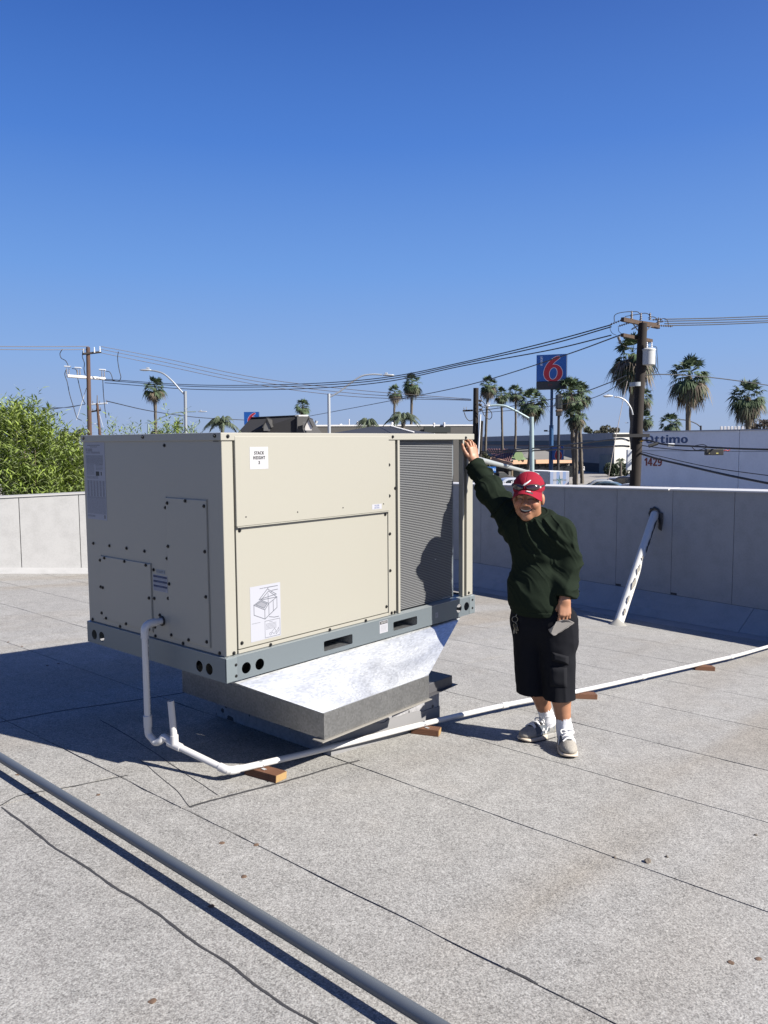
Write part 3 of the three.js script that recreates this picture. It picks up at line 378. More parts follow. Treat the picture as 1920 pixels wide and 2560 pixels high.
  const patch = (t, ang, l, wd, m, seed) => { const ax = bt.clone().normalize(), sx = V(0, 1, 0).cross(ax).normalize(), sy = ax.clone().cross(sx), P = [], I = [], n = 14; for (let k = 0; k <= n; k++) { const q = k / n, hw = wd * Math.sin(Math.PI * Math.min(.97, Math.max(.03, q))) * (.6 + .8 * fbm(q * 4 + seed, seed)), c = ang + .5 * (fbm(q * 3 + seed * 2, 1) - .5); for (const e of [-1, 0, 1]) { const a = c + e * hw / .058, p = bt.clone().multiplyScalar(t + (q - .5) * l).addScaledVector(sx, .0625 * Math.cos(a)).addScaledVector(sy, .0625 * Math.sin(a)); P.push(...p.toArray()); } if (k < n) { const o = k * 3; I.push(o, o + 3, o + 1, o + 1, o + 3, o + 4, o + 1, o + 4, o + 2, o + 2, o + 4, o + 5); } } const g = new THREE.BufferGeometry(); g.setAttribute('position', new THREE.BufferAttribute(new Float32Array(P), 3)); g.setIndex(I); g.computeVertexNormals(); return part('paint_flake', g, m, br); };
  const bare = std(lin(.16, .15, .13), .8), face = (() => { const ax = bt.clone().normalize(), sx = V(0, 1, 0).cross(ax).normalize(), sy = ax.clone().cross(sx), want = V(.75, 0, .66); return Math.atan2(want.dot(sy), want.dot(sx)); })();
  for (const [t, l, wd, s] of [[.10, .07, .014, 1], [.20, .085, .016, 2], [.335, .12, .02, 3], [.46, .11, .018, 4], [.565, .05, .012, 5]]) patch(t, face - .5, l, wd, bare, s);
  for (const [t, l, wd, s] of [[.66, .08, .012, 6], [.72, .10, .014, 7], [.80, .12, .010, 8], [.88, .12, .014, 9]]) patch(t, face - .1, l, wd, bitumen, s);
  // tar collar on the wall
  { const n = 40, P = [], I = [], up = V(0, 1, 0); for (let k = 0; k <= n; k++) { const a = -.55 + k / n * (Math.PI + 1.2), ri = .062, ro = .085 + .03 * fbm(k * .3, 4) + (a < .3 ? .035 : 0), ext = a < .15 ? (a - .15) * .22 : 0; for (const [r, o] of [[ri, .0], [(ri + ro) / 2, .018], [ro, .002]]) { const p = topP.clone().addScaledVector(dir, r * Math.cos(a)).addScaledVector(up, r * Math.sin(a) + ext).addScaledVector(back, -o - .003).sub(foot); P.push(...p.toArray()); } if (k < n) { const q = k * 3; I.push(q, q + 1, q + 3, q + 1, q + 4, q + 3, q + 1, q + 2, q + 4, q + 2, q + 5, q + 4); } } const g = new THREE.BufferGeometry(); g.setAttribute('position', new THREE.BufferAttribute(new Float32Array(P), 3)); g.setIndex(I); g.computeVertexNormals(); part('tar_collar', g, std(lin(.012, .012, .014), .5, { side: THREE.DoubleSide }), br); }
}
{
  // far left parapet, sunlit
  const A = onRoof(-10, 1430), B = onRoof(217, 1430), dir = B.clone().sub(A).setY(0).normalize(), back = V(dir.z, 0, -dir.x); if (back.z > 0) back.negate();
  const wall = thing('parapet_wall', 'sunlit pale parapet wall with vertical joints below the leafy shrub', 'wall'), L = A.clone().setY(0).distanceTo(B.clone().setY(0));
  const ya = at(0, 1243, -A.z).y, yb = at(211, 1232, -B.z).y, yT = (s) => ya + (yb - ya) * s / L, pt = (s, set, y) => A.clone().addScaledVector(dir, s).addScaledVector(back, set).setY(y), yF = (s) => { const p = A.clone().addScaledVector(dir, s); return roofY(p.x, p.z); };
  const js = []; const jr = (px) => { const r = (px - 960) / FPX; return (r * (-A.z) - A.x) / (dir.x + r * dir.z); }; const j0 = jr(45), w = jr(195) - j0; for (let k = -5; k < 8; k++) js.push(j0 + k * w);
  const m = wallM;
  for (let i = 0; i < js.length - 1; i++) { const a = js[i] + .005, b = js[i + 1] - .005; part('wall_panel', slab(pt(a, 0, yF(a) + .02), pt(b, 0, yF(b) + .02), pt(b, 0, yT(b)), pt(a, 0, yT(a)), .02), m, wall); }
  part('wall_core', slab(pt(js[0], .021, yF(js[0]) - .5), pt(js[12], .021, yF(js[12]) - .5), pt(js[12], .021, yT(js[12]) - .008), pt(js[0], .021, yT(js[0]) - .008), .2), bitumen, wall);
  part('coping', slab(pt(js[0], -.02, yT(js[0]) + .002), pt(js[12], -.02, yT(js[12]) + .002), pt(js[12], .24, yT(js[12]) + .006), pt(js[0], .24, yT(js[0]) + .006), .02), std(lin(.27, .27, .27), .8), wall);
  part('cant_strip', slab(pt(js[0], -.25, yF(js[0]) + .005), pt(js[12], -.25, yF(js[12]) + .005), pt(js[12], -.002, yF(js[12]) + .07), pt(js[0], -.002, yF(js[0]) + .07), .01), wallM, wall);
}
// ---------- street level ----------
const GY = -4;
const font = await new FontLoader().loadAsync('fonts/droid/droid_sans_bold.typeface.json');
{
  const g = new THREE.PlaneGeometry(2600, 2600, 1, 1).rotateX(-Math.PI / 2); g.translate(0, GY, -400);
  const t = dataTex(512, (i, j) => { const v = .15 + .035 * tileNoise(i, j, 512, 8) + .02 * tileNoise(i, j, 512, 64) + .015 * hash2(i, j); return [toS(v * 1.06), toS(v), toS(v * .92)]; }, { srgb: true }); t.repeat.set(90, 90);
  solo('street_ground', g, std(lin(1, 1, 1), .95, { map: t }), null, null, null, 'structure');
  // painted parking lines far off
}
const post = (px, d, dx = 0) => { const p = at(px, 1200, d); return V(p.x + dx, GY, p.z); };
const yAt = (py, d, px = 960) => at(px, py, d).y;
// ---- leaves ----
const leafMat = (o = {}) => new THREE.MeshPhysicalMaterial({ color: 0xffffff, vertexColors: true, roughness: .75, side: THREE.DoubleSide, ...o });
class Tri { constructor() { this.P = []; this.C = []; } tri(a, b, c, col) { this.P.push(a.x, a.y, a.z, b.x, b.y, b.z, c.x, c.y, c.z); for (let k = 0; k < 3; k++) this.C.push(...col); } geo() { const g = new THREE.BufferGeometry(); g.setAttribute('position', new THREE.BufferAttribute(new Float32Array(this.P), 3)); g.setAttribute('color', new THREE.BufferAttribute(new Float32Array(this.C), 3)); g.computeVertexNormals(); return g; } }
const palmLeaf = leafMat(), trunkTex = dataTex(256, (i, j) => { const v = .085 + .06 * tileNoise(i, j, 256, 32) + .05 * ((j % 16) < 5 ? 1 : 0) * hash2(i >> 4, j >> 4) + .03 * hash2(i, j); return [toS(v * 1.1), toS(v), toS(v * .86)]; }, { srgb: true });
const trunkM = std(lin(.52, .50, .48), .95, { map: trunkTex });
function fanPalm(px, cpy, d, rpx, o = {}) {
  const { base = px, seed = 1, dead = 1, shag = 1, label, tr = .017 } = o, r = rng(seed * 977 + 3), R = rpx * d / FPX, C = at(px, cpy, d), B = post(base, d);
  const t = thing('fan_palm', label, 'palm tree', B, 0, 'fan palms along the street'), c = C.clone().sub(B);
  // trunk with a slight bow and ragged boots
  const mid = c.clone().multiplyScalar(.5).add(V((r() - .5) * .5, 0, 0)), cv = new THREE.QuadraticBezierCurve3(V(0, -.2, 0), mid, c.clone().add(V(0, -.1 * R, 0))), tw = Math.max(.14, R * .12), tg = new THREE.TubeGeometry(cv, 40, tw, 10, false), p = tg.attributes.position; for (let i = 0; i < p.count; i++) { const q = cv.getPoint(Math.floor(i / 11) / 40), k = .86 + .34 * hash2(i % 11, Math.floor(i / 11) + seed * 50) + .35 * sstep(.9, 1, i / p.count); p.setXYZ(i, q.x + (p.getX(i) - q.x) * k, p.getY(i), q.z + (p.getZ(i) - q.z) * k); } tg.computeVertexNormals(); const uvs = tg.attributes.uv; for (let i = 0; i < uvs.count; i++) uvs.setXY(i, uvs.getY(i) * 2, uvs.getX(i) * c.y * 1.2); part('trunk', tg, trunkM, t);
  const G = new Tri(), D = new Tri();
  const frond = (T, az, el, len, col, droop, nb) => { const dir = V(Math.cos(az) * Math.cos(el), Math.sin(el), Math.sin(az) * Math.cos(el)), sideV = V(-Math.sin(az), 0, Math.cos(az)), st = c.clone().addScaledVector(dir, R * .04), mid2 = st.clone().addScaledVector(dir, len * .50).add(V(0, -droop * len * .12, 0)); const w = .012 * R; T.tri(st.clone().addScaledVector(sideV, w), mid2, st.clone().addScaledVector(sideV, -w), [col[0] * 1.5, col[1] * 1.3, col[2] * .9]); const fd = mid2.clone().sub(st).normalize(), nrm = fd.clone().cross(sideV).normalize(), tw2 = (r() - .5) * .9, sv = sideV.clone().applyAxisAngle(fd, tw2); for (let k = 0; k < nb; k++) { const a = (k / (nb - 1) - .5) * 2.3 + (r() - .5) * .12, l = len * .56 * (1 - .28 * Math.abs(a) / 1.2) * (.85 + .3 * r()), bd = fd.clone().multiplyScalar(Math.cos(a)).addScaledVector(sv, Math.sin(a)), pw = sv.clone().multiplyScalar(Math.cos(a)).addScaledVector(fd, -Math.sin(a)).multiplyScalar(len * .036), m = mid2.clone().addScaledVector(bd, l * .55), tip = mid2.clone().addScaledVector(bd, l).add(V(0, -l * (.16 + droop * .55) * (.6 + .8 * r()), 0)), kk = .75 + .5 * r(), cc = [col[0] * kk, col[1] * kk, col[2] * kk]; m.add(V(0, -l * .05 * droop, 0)); T.tri(mid2, m.clone().add(pw), m.clone().sub(pw), cc); T.tri(m.clone().add(pw), tip, m.clone().sub(pw), cc); } };
  const ng = o.green ?? 58; for (let i = 0; i < ng; i++) { const el = 1.45 - 2.15 * Math.pow((i + r() * .6) / ng, .85), g = .8 + .4 * r(); frond(G, r() * 6.283, el, R * (.84 + .32 * r()), [.034 * g, .058 * g, .022 * g], Math.max(0, .55 - el * .35), 11); }
  const nd = Math.round((o.nd ?? 30) * dead * .85); for (let i = 0; i < nd; i++) { const el = -.35 - 1.05 * (i / nd), g = .7 + .6 * r(), green = r() < .35; frond(D, r() * 6.283, el, R * (.72 + .32 * r()) * shag, green ? [.042 * g, .052 * g, .024 * g] : [.082 * g, .064 * g, .042 * g], .9, 9); }
  part('crown', G.geo(), palmLeaf, t); if (nd) part('dead_fronds', D.geo(), palmLeaf, t, 'dry brown skirt of dead fronds'); return t;
}
function featherPalm(px, cpy, d, rpx, seed, label, tall) {
  const r = rng(seed * 131), R = rpx * d / FPX, C = at(px, cpy, d), B = post(px, d), t = thing('feather_palm', label, 'palm tree', B, 0, 'feather palms by the dark roofs'), c = C.clone().sub(B);
  part('trunk', cyl(V(0, -.2, 0), c, .2, .14, 12), trunkM, t); const T = new Tri();
  for (let i = 0; i < 24; i++) { const az = r() * 6.283, el = 1.25 - 1.2 * (i / 24), dir = V(Math.cos(az) * Math.cos(el), Math.sin(el), Math.sin(az) * Math.cos(el)), hd = V(Math.cos(az), 0, Math.sin(az)), L = R * (.95 + .3 * r()), pt = (s) => c.clone().addScaledVector(dir, L * s * .8).addScaledVector(hd, L * .25 * s * s).add(V(0, -L * .75 * s * s * s, 0)), sd = V(-hd.z, 0, hd.x); for (let k = 1; k < 44; k++) { const s = k / 44, a = pt(s), b = pt(s + .025), w = .012 * R, l = L * .34 * Math.sin(Math.PI * Math.min(.96, s * .85 + .14)), g = .7 + .6 * r(), col = [.046 * g, .064 * g, .034 * g]; for (const q of [-1, 1]) { const tip = a.clone().addScaledVector(sd, q * l * (.35 + .3 * r())).add(V((r() - .5) * .1 * l, -l * (.55 + .45 * r()), (r() - .5) * .1 * l)).addScaledVector(hd, l * .2); T.tri(a.clone().add(V(0, w, 0)), b, tip, col); } T.tri(a, b, a.clone().add(V(0, w * 1.5, 0)), [.08, .08, .04]); } }
  part('crown', T.geo(), palmLeaf, t); return t;
}
// ---- fan palms, from the ones by the dark roofs to the ones by the white building ----
const fp = (px, py, d, r, seed, label, o = {}) => fanPalm(px, py, d, r, { seed, label, ...o });
fp(387, 968, 105, 29, 1, 'lone fan palm with thin trunk beside the curved street lamp left of the dark roofs', { base: 388, dead: 1.3, shag: 1.15 });
fp(757, 1016, 120, 21, 2, 'small fan palm crown rising behind the black mansard roof', { dead: 1 });
fp(987, 980, 110, 20, 3, 'shorter of the two fan palms above the low black canopy', { base: 986, dead: 1.4, shag: 1.2 });
fp(1030, 958, 112, 26, 4, 'taller of the two fan palms above the low black canopy', { base: 1022, dead: 1.4, shag: 1.2 });
fp(1221, 962, 105, 25, 5, 'tallest thin fan palm beside the short wooden pole', { base: 1213, dead: 1.5, shag: 1.2 });
fp(1254, 986, 108, 22, 6, 'thin fan palm between the tall one and the curved arm lamp', { base: 1258, dead: 1.2 });
fp(1289, 982, 112, 22, 7, 'thin fan palm third in the row of slim palms by the restaurant', { base: 1284, dead: 1.1 });
fp(1331, 1004, 88, 38, 8, 'bushy fan palm behind the green lamp post', { base: 1316, dead: 1.3, shag: 1.1 });
fp(1424, 978, 98, 40, 9, 'dense fan palm with full skirt right of the tall blue sign', { base: 1437, dead: 1.4, shag: 1.1 });
fp(1446, 985, 102, 36, 10, 'fan palm leaning into its denser twin right of the tall blue sign', { base: 1456, dead: 1.3 });
fp(1440, 1036, 93, 31, 11, 'lower fan palm in front of the two dense ones by the blue sign', { base: 1441, dead: 1.2, shag: 1.2 });
fp(1582, 882, 34, 50, 12, 'shaggy fan palm right behind the big wooden utility pole', { base: 1603, dead: 2.2, shag: 1.5, nd: 50 });
fp(1607, 992, 95, 26, 13, 'small fan palm half hidden behind the big wooden utility pole', { base: 1603, dead: 1.4, shag: 1.2 });
fp(1614, 1047, 85, 24, 14, 'low bushy fan palm at the left corner of the white building', { dead: 1.4 });
fp(1676, 1058, 90, 28, 15, 'low round fan palm crown peeking over the white building roof', { dead: .7 });
fp(1722, 938, 62, 52, 16, 'big fan palm with thick trunk above the white building', { base: 1716, dead: 1.7, shag: 1.25, nd: 46, green: 52 });
fp(1869, 990, 66, 47, 17, 'big fan palm with drooping skirt near the far end of the white building', { base: 1866, dead: 1.6, shag: 1.15, nd: 46, green: 52 });
featherPalm(556, 1056, 62, 46, 1, 'feathery palm left of the black mansard roof');
featherPalm(922, 1056, 58, 34, 2, 'feathery palm above the left slope of the black canopy');
featherPalm(1008, 1044, 60, 44, 3, 'larger feathery palm between two thin fan palm trunks');
// ---- shrubs with lance-shaped leaves behind the left parapet ----
function shrub(lumps, n, seed, label, leafL = .17) {
  const r = rng(seed * 71), T = new Tri(), b0 = lumps[0][0], B = V(b0.x, GY, b0.z), t = thing('leafy_shrub', label, 'shrub', B, 0, 'shrubs behind the parapet'), S = [];
  const tot = lumps.reduce((s, l) => s + l[1] * l[2], 0);
  for (const [c, rx, ry] of lumps) { const cnt = Math.round(n * rx * ry / tot); for (let i = 0; i < cnt; i++) { let x, y, z; do { x = r() * 2 - 1; y = r() * 2 - 1; z = r() * 2 - 1; } while (x * x + y * y + z * z > 1 || x * x + y * y + z * z < .25 * r()); const p = V(c.x + x * rx, c.y + y * ry, c.z + z * rx * .7), out = V(x, y * .6 + .75, z).normalize(), k = 5 + Math.floor(r() * 8), tip = r() < .12; let q = p.clone(); const young = sstep(.25, .95, y * .5 + .5) * .6 + .4 * r(); for (let j = 0; j < k; j++) { q.addScaledVector(out, (tip ? .055 : .026)); const a = j * 2.4 + r(), sd = V(Math.cos(a), .15 + .5 * r(), Math.sin(a)).addScaledVector(out, .55 * r() + .2).normalize(), L = leafL * (.6 + .6 * r()), w = L * .085, up = sd.clone().cross(V(r() - .5, 1, r() - .5)).normalize().multiplyScalar(w), m = q.clone().addScaledVector(sd, L * .45), e = q.clone().addScaledVector(sd, L).add(V(0, -L * .28 * r(), 0)), g = .65 + .7 * r(), col = [(.105 + .075 * young) * g, (.165 + .075 * young) * g, (.014 + .008 * young) * g]; T.tri(q, m.clone().add(up), m.clone().sub(up), col); T.tri(m.clone().add(up), e, m.clone().sub(up), col); } if (r() < .25) S.push(p.clone().sub(B)); } }
  const g = T.geo(); g.translate(-B.x, -B.y, -B.z); part('foliage', g, leafMat({ transmission: .35, thickness: 0, roughness: .9 }), t);
  const stems = []; for (let i = 0; i < Math.min(60, S.length); i++) stems.push(cyl(V(S[i].x * .25 * 0 + (S[i].x) * .55, 0, S[i].z * .55), S[i], .03, .006, 5)); const st = part('stems', stems, std(lin(.08, .06, .035), .9), t); st.userData.kind = 'stuff'; return t;
}
shrub([[at(25, 1165, 14.2), .75, .85], [at(85, 1150, 14.4), .55, .72], [at(-70, 1150, 14.3), .8, .85], [at(55, 1085, 14.6), .40, .36], [at(30, 1250, 14), .9, .6], [at(100, 1062, 14.5), .13, .16], [at(50, 1040, 14.5), .10, .12], [at(5, 1058, 14.6), .22, .24]], 2300, 1, 'large bright green willowy shrub rising behind the sunlit parapet');
shrub([[at(150, 1190, 14.8), .36, .55], [at(190, 1180, 14.8), .26, .62], [at(215, 1195, 15.2), .25, .5], [at(150, 1250, 14.5), .55, .45]], 900, 2, 'part of the green shrub growing against the corner of the air conditioner');
shrub([[at(287, 1096, 15.5), .08, .13], [at(326, 1094, 15.6), .08, .12], [at(306, 1130, 15.5), .35, .15]], 60, 3, 'thin green shoots just above the lid of the air conditioner', .13);
shrub([[at(418, 1092, 15.8), .13, .16], [at(440, 1088, 15.8), .13, .18], [at(462, 1094, 15.9), .12, .15], [at(372, 1096, 15.8), .05, .09], [at(487, 1096, 16), .05, .1], [at(440, 1130, 15.8), .4, .15]], 130, 4, 'clump of green shoots above the lid below the curved street lamp', .13);
// ---- far broadleaf trees ----
function farTree(px, py, d, rx, ry, seed, label, col) { const r = rng(seed * 37), T = new Tri(), C = at(px, py, d), B = post(px, d), k = d / FPX, t = thing('far_tree', label, 'tree', B, 0, 'trees far behind the buildings'), c = C.clone().sub(B); const lumps = []; for (let i = 0; i < 9; i++) lumps.push([(r() - .5) * 1.5 * rx, (r() - .5) * 1.3 * ry, (r() - .5) * rx, .35 + .35 * r()]); for (let i = 0; i < 1300; i++) { const l = lumps[i % 9], u = V(r() - .5, r() - .5, r() - .5).normalize(), p = c.clone().add(V((l[0] + u.x * l[3] * rx * .8) * k, (l[1] + u.y * l[3] * ry) * k, (l[2] + u.z * l[3] * rx * .8) * k)), s = (1.6 + 1.6 * r()) * k, a = V(r() - .5, r() - .5, r() - .5).normalize().multiplyScalar(s), b = V(r() - .5, r() - .5, r() - .5).normalize().multiplyScalar(s), g = .6 + .8 * r(); T.tri(p.clone().add(a), p.clone().add(b), p.clone().sub(a), [col[0] * g, col[1] * g, col[2] * g]); } part('crown', T.geo(), palmLeaf, t); part('trunk', cyl(V(0, -.2, 0), c, .3, .15, 8), trunkM, t); }
farTree(1470, 1076, 260, 9, 8, 1, 'tiny round tree on the skyline right of the dense fan palms', [.045, .055, .03]);
farTree(1512, 1076, 240, 14, 11, 2, 'hazy broad tree on the skyline above the white-ended building', [.075, .075, .05]);
farTree(1534, 1078, 245, 13, 9, 3, 'dark broad tree on the skyline behind the utility pole crossarm', [.07, .065, .045]);
farTree(1492, 1081, 250, 8, 5, 4, 'low pale tree on the skyline between two taller ones', [.10, .10, .07]);
farTree(1880, 1068, 120, 16, 12, 5, 'brownish tree beside the far palm on the white building skyline', [.085, .07, .05]);
farTree(1910, 1062, 110, 20, 14, 6, 'brownish tree at the far end of the white building skyline', [.08, .065, .05]);
farTree(160, 1092, 90, 22, 14, 7, 'dark tree right of the big green shrub', [.04, .05, .025]);
farTree(195, 1088, 110, 20, 12, 8, 'dark tree at the foot of the tall brown utility pole', [.04, .05, .028]);
farTree(395, 1083, 130, 18, 6, 9, 'dark low tree at the foot of the lone fan palm', [.035, .045, .025]);
// ---- poles and wires ----
const creo = (seed) => dataTex(128, (i, j) => { const v = .5 + .5 * noise2(i * .35 + seed * 9, j * .02) + .25 * hash2(i, j >> 3); return [toS(.060 * v), toS(.043 * v), toS(.034 * v)]; }, { srgb: true, m: 512 });
const poleM = std(lin(.22, .21, .21), .9, { map: creo(1) }), poleBrown = std(lin(1.15, .9, .8), .9, { map: creo(2) }), insM = std(lin(.10, .085, .075), .4), steel = std(lin(.26, .28, .30), .45, { metalness: .5 }), wireM = std(lin(.012, .012, .013), .6), wireTan = std(lin(.16, .14, .125), .6), armGrey = std(lin(.42, .44, .46), .5);
const wireGroup = 'overhead wires';
function wire(pts, px, label, m = wireM) { const w = pts.map(([x, y, d]) => at(x, y, d)), dm = pts.reduce((s, p) => s + p[2], 0) / pts.length; return solo('overhead_wire', tube(w, px * dm / FPX, Math.max(24, pts.length * 14), 6), m, label, 'wire', wireGroup); }
const insul = (a, up, h, r, parent, m = insM) => { const g = []; for (let k = 0; k < 4; k++) g.push(cyl(a.clone().addScaledVector(up, h * k / 4), a.clone().addScaledVector(up, h * (k + .55) / 4), r * (1.1 - .12 * k), r * (.75 - .1 * k), 10)); g.push(cyl(a, a.clone().addScaledVector(up, h), r * .45, r * .35, 8)); part('insulator', g, m, parent); };
{ // tall brown pole on the left
  const d = 52, B = post(224, d), top = at(220, 868, d), t = thing('utility_pole', 'tall brown wooden utility pole with white crossarm left of the street lamp', 'utility pole', B), L = (px, py, dd = d) => at(px, py, dd).sub(B);
  part('pole', cyl(V(0, 0, 0), top.clone().sub(B), .165, .125, 18), poleBrown, t);
  part('crossarm', cyl(L(207, 885, 51.5), L(252, 880, 52.6), .07, .07, 8), poleM, t); for (const [x, y] of [[209, 884], [236, 881], [250, 879]]) insul(L(x, y), V(0, 1, 0), .34, .055, t, white);
  part('crossarm', cyl(L(168, 940, 51), L(262, 947, 53), .10, .10, 8), std(lin(.5, .5, .5), .5), t, 'white fibreglass crossarm');
  for (const [x, y] of [[170, 938], [197, 941], [258, 944]]) for (const s of [-3, 3]) insul(L(x + s, y - 2), V(0, 1, 0), .40, .05, t);
  for (const [x, y] of [[168, 916], [194, 919], [255, 924]]) part('cutout', cyl(L(x - 7, y), L(x + 9, y + 1), .05, .05, 8), armGrey, t);
  const jump = (pts) => part('jumper', tube(pts.map((p) => L(p[0], p[1])), .024, 40, 6), wireM, t);
  jump([[156, 873], [150, 884], [153, 895], [163, 901], [168, 908], [171, 916]]); jump([[207, 878], [206, 892], [211, 908], [210, 922], [213, 938]]); jump([[296, 879], [294, 895], [298, 925], [302, 945], [296, 953], [281, 950]]); jump([[265, 928], [274, 930], [280, 942], [281, 950]]); jump([[165, 925], [162, 935], [168, 955], [174, 985], [184, 1018], [194, 1046], [204, 1051]]); jump([[194, 945], [201, 975], [208, 1000], [213, 1010]]); jump([[257, 950], [258, 975], [261, 1010], [265, 1045]]); jump([[180, 921], [190, 924], [194, 938]]); jump([[240, 945], [260, 950], [296, 953]]);
  part('guy_guard', cyl(L(216, 970), L(191, 1050), .02, .02, 6), armGrey, t);
  const d2 = 78, B2 = post(262, d2), t2 = thing('utility_pole', 'thin leaning wooden utility pole just right of the tall brown one', 'utility pole', B2), L2 = (px, py) => at(px, py, d2).sub(B2);
  part('pole', cyl(V(0, 0, 0), L2(243, 1008), .17, .12, 12), poleBrown, t2); part('pole_top_pin', cyl(L2(243, 1008), L2(243, 988), .05, .04, 8), insM, t2); part('crossarm', cyl(L2(229, 1011), L2(268, 1008), .08, .08, 8), armGrey, t2); part('crossarm', cyl(L2(229, 1029), L2(252, 1025), .08, .08, 8), poleM, t2); for (const [x, y] of [[232, 1009], [249, 1008], [266, 1006]]) insul(L2(x, y), V(0, 1, 0), .25, .06, t2); part('riser', tube([[246, 1085], [247, 1066], [243, 1060], [236, 1060]].map((p) => L2(...p)), .04, 24, 8), armGrey, t2); for (const [x, y] of [[232, 1027], [241, 1026], [251, 1024]]) insul(L2(x, y), V(0, 1, 0), .22, .06, t2); part('service_drop', cyl(L2(247, 1030), L2(258, 1068), .016, .016, 6), armGrey, t2);
  const d3 = 160, B3 = post(162, d3), t3 = thing('utility_pole', 'tiny far utility pole above the dark tree right of the shrub', 'utility pole', B3); part('pole', cyl(V(0, 0, 0), at(162, 1072, d3).sub(B3), .2, .16, 8), poleM, t3); part('crossarm', cyl(at(153, 1074, d3).sub(B3), at(172, 1075, d3).sub(B3), .12, .12, 6), poleM, t3);
  const d4 = 110, B4 = post(443, d4), t4 = thing('utility_pole', 'far wooden pole with crossarm beside the curved street lamp', 'utility pole', B4); part('pole', cyl(V(0, 0, 0), at(444, 1054, d4).sub(B4), .2, .15, 8), poleM, t4); part('crossarm', cyl(at(437, 1057, d4).sub(B4), at(458, 1059, d4).sub(B4), .12, .12, 6), poleM, t4);
}
{ // big pole with transformer on the right
  const d = 25, B = post(1578, d), top = at(1607, 808, d), t = thing('utility_pole', 'big dark wooden utility pole carrying a grey transformer', 'utility pole', B), L = (px, py, dd = d) => at(px, py, dd).sub(B), U3 = V(0, 1, 0);
  part('pole', cyl(V(0, 0, 0), top.clone().sub(B), .20, .135, 22), poleM, t);
  // top crossarm runs away from the street at an angle
  const a0 = L(1560, 798, 24.3), a1 = L(1650, 817, 25.9), wood2 = std(lin(.85, .72, .6), .9, { map: creo(3) }); part('crossarm', [slab(a0.clone().add(V(0, -.06, 0)), a1.clone().add(V(0, -.06, 0)), a1.clone().add(V(0, .06, 0)), a0.clone().add(V(0, .06, 0)), .10)], wood2, t);
  part('crossarm', [slab(L(1564, 801, 24.7).add(V(0, -.05, .05)), L(1648, 813, 26.1).add(V(0, -.05, .05)), L(1648, 813, 26.1).add(V(0, .05, .05)), L(1564, 801, 24.7).add(V(0, .05, .05)), .09)], wood2, t);
  for (const [x, y, h] of [[1579, 797, .24], [1602, 800, .22], [1625, 800, .22], [1646, 812, .22]]) insul(L(x, y), U3, h, .045, t);
  for (const [x0, y0, x1, y1] of [[1558, 799, 1524, 812], [1577, 806, 1545, 816], [1600, 811, 1578, 824], [1648, 814, 1682, 816], [1640, 806, 1660, 803], [1630, 800, 1655, 797]]) { const p = L(x0, y0), q = L(x1, y1), dd = q.clone().sub(p), g = [cyl(p, q, .012, .012, 6)]; for (let k = 1; k < 6; k++) g.push(cyl(p.clone().addScaledVector(dd, k / 6), p.clone().addScaledVector(dd, k / 6 + .05), .036, .022, 8)); part('strain_insulator', g, insM, t); }
  const jump = (pts, r = .012) => part('jumper', tube(pts.map((p) => L(p[0], p[1])), r, 40, 6), wireM, t);
  jump([[1536, 805], [1536, 790], [1541, 785], [1555, 781], [1580, 779], [1595, 780], [1601, 786]]); jump([[1561, 797], [1563, 792], [1575, 789], [1600, 785], [1612, 783], [1622, 786], [1625, 792]]); jump([[1620, 795], [1632, 792], [1641, 796], [1642, 802]]); jump([[1648, 806], [1656, 797], [1666, 798], [1670, 806], [1671, 814]]);
  jump([[1525, 813], [1526, 825], [1532, 834], [1541, 838]], .008); jump([[1546, 818], [1547, 828], [1553, 834]], .008);
  part('brace', cyl(L(1582, 808), L(1594, 826), .02, .02, 6), steel, t); part('brace', cyl(L(1628, 815), L(1611, 832), .02, .02, 6), steel, t);
  // second, shorter arm with fuse cut-outs
  part('crossarm', [slab(L(1559, 837, 24.6).add(V(0, -.05, 0)), L(1632, 852, 25.6).add(V(0, -.05, 0)), L(1632, 852, 25.6).add(V(0, .05, 0)), L(1559, 837, 24.6).add(V(0, .05, 0)), .1)], wood2, t);
  part('fuse_cutout', [cyl(L(1546, 842), L(1551, 858), .045, .035, 10), cyl(L(1545, 840), L(1560, 838), .02, .02, 6), cyl(L(1547, 845), L(1549, 860), .02, .016, 8)], std(lin(.12, .12, .12), .4), t);
  // transformer can
  const tc = L(1622, 893, 24.85), can = new THREE.LatheGeometry([[0, -.24], [.185, -.24], [.19, -.22], [.19, .20], [.205, .205], [.205, .235], [.15, .27], [0, .275]].map(([x, y]) => new THREE.Vector2(x, y)), 32); can.translate(tc.x, tc.y, tc.z); part('transformer', can, std(lin(.36, .37, .37), .45), t, 'grey round transformer can'); for (const [dx, dz] of [[-.08, .05], [.07, .02]]) insul(tc.clone().add(V(dx, .26, dz)), U3, .2, .035, t, std(lin(.45, .45, .46), .4)); part('transformer_bracket', box(-.1, .1, -.05, .05, -.03, .03).translate((tc.x + L(1600, 893).x) / 2, tc.y + .1, (tc.z + L(1600, 893).z) / 2), steel, t);
  jump([[1551, 859], [1563, 866], [1580, 871], [1600, 872], [1617, 869], [1624, 865]], .010); jump([[1594, 856], [1611, 850], [1612, 872]], .009); jump([[1632, 865], [1641, 868], [1642, 880], [1644, 905], [1644, 925], [1638, 932], [1630, 929]], .009); jump([[1637, 885], [1640, 900], [1637, 920], [1631, 931], [1626, 925]], .009); jump([[1600, 925], [1615, 923], [1626, 924], [1632, 931]], .009); jump([[1615, 912], [1616, 945], [1618, 1000], [1620, 1030]], .007);
  part('pole_band', cyl(L(1589, 956), L(1589, 966), .185, .185, 18), steel, t);
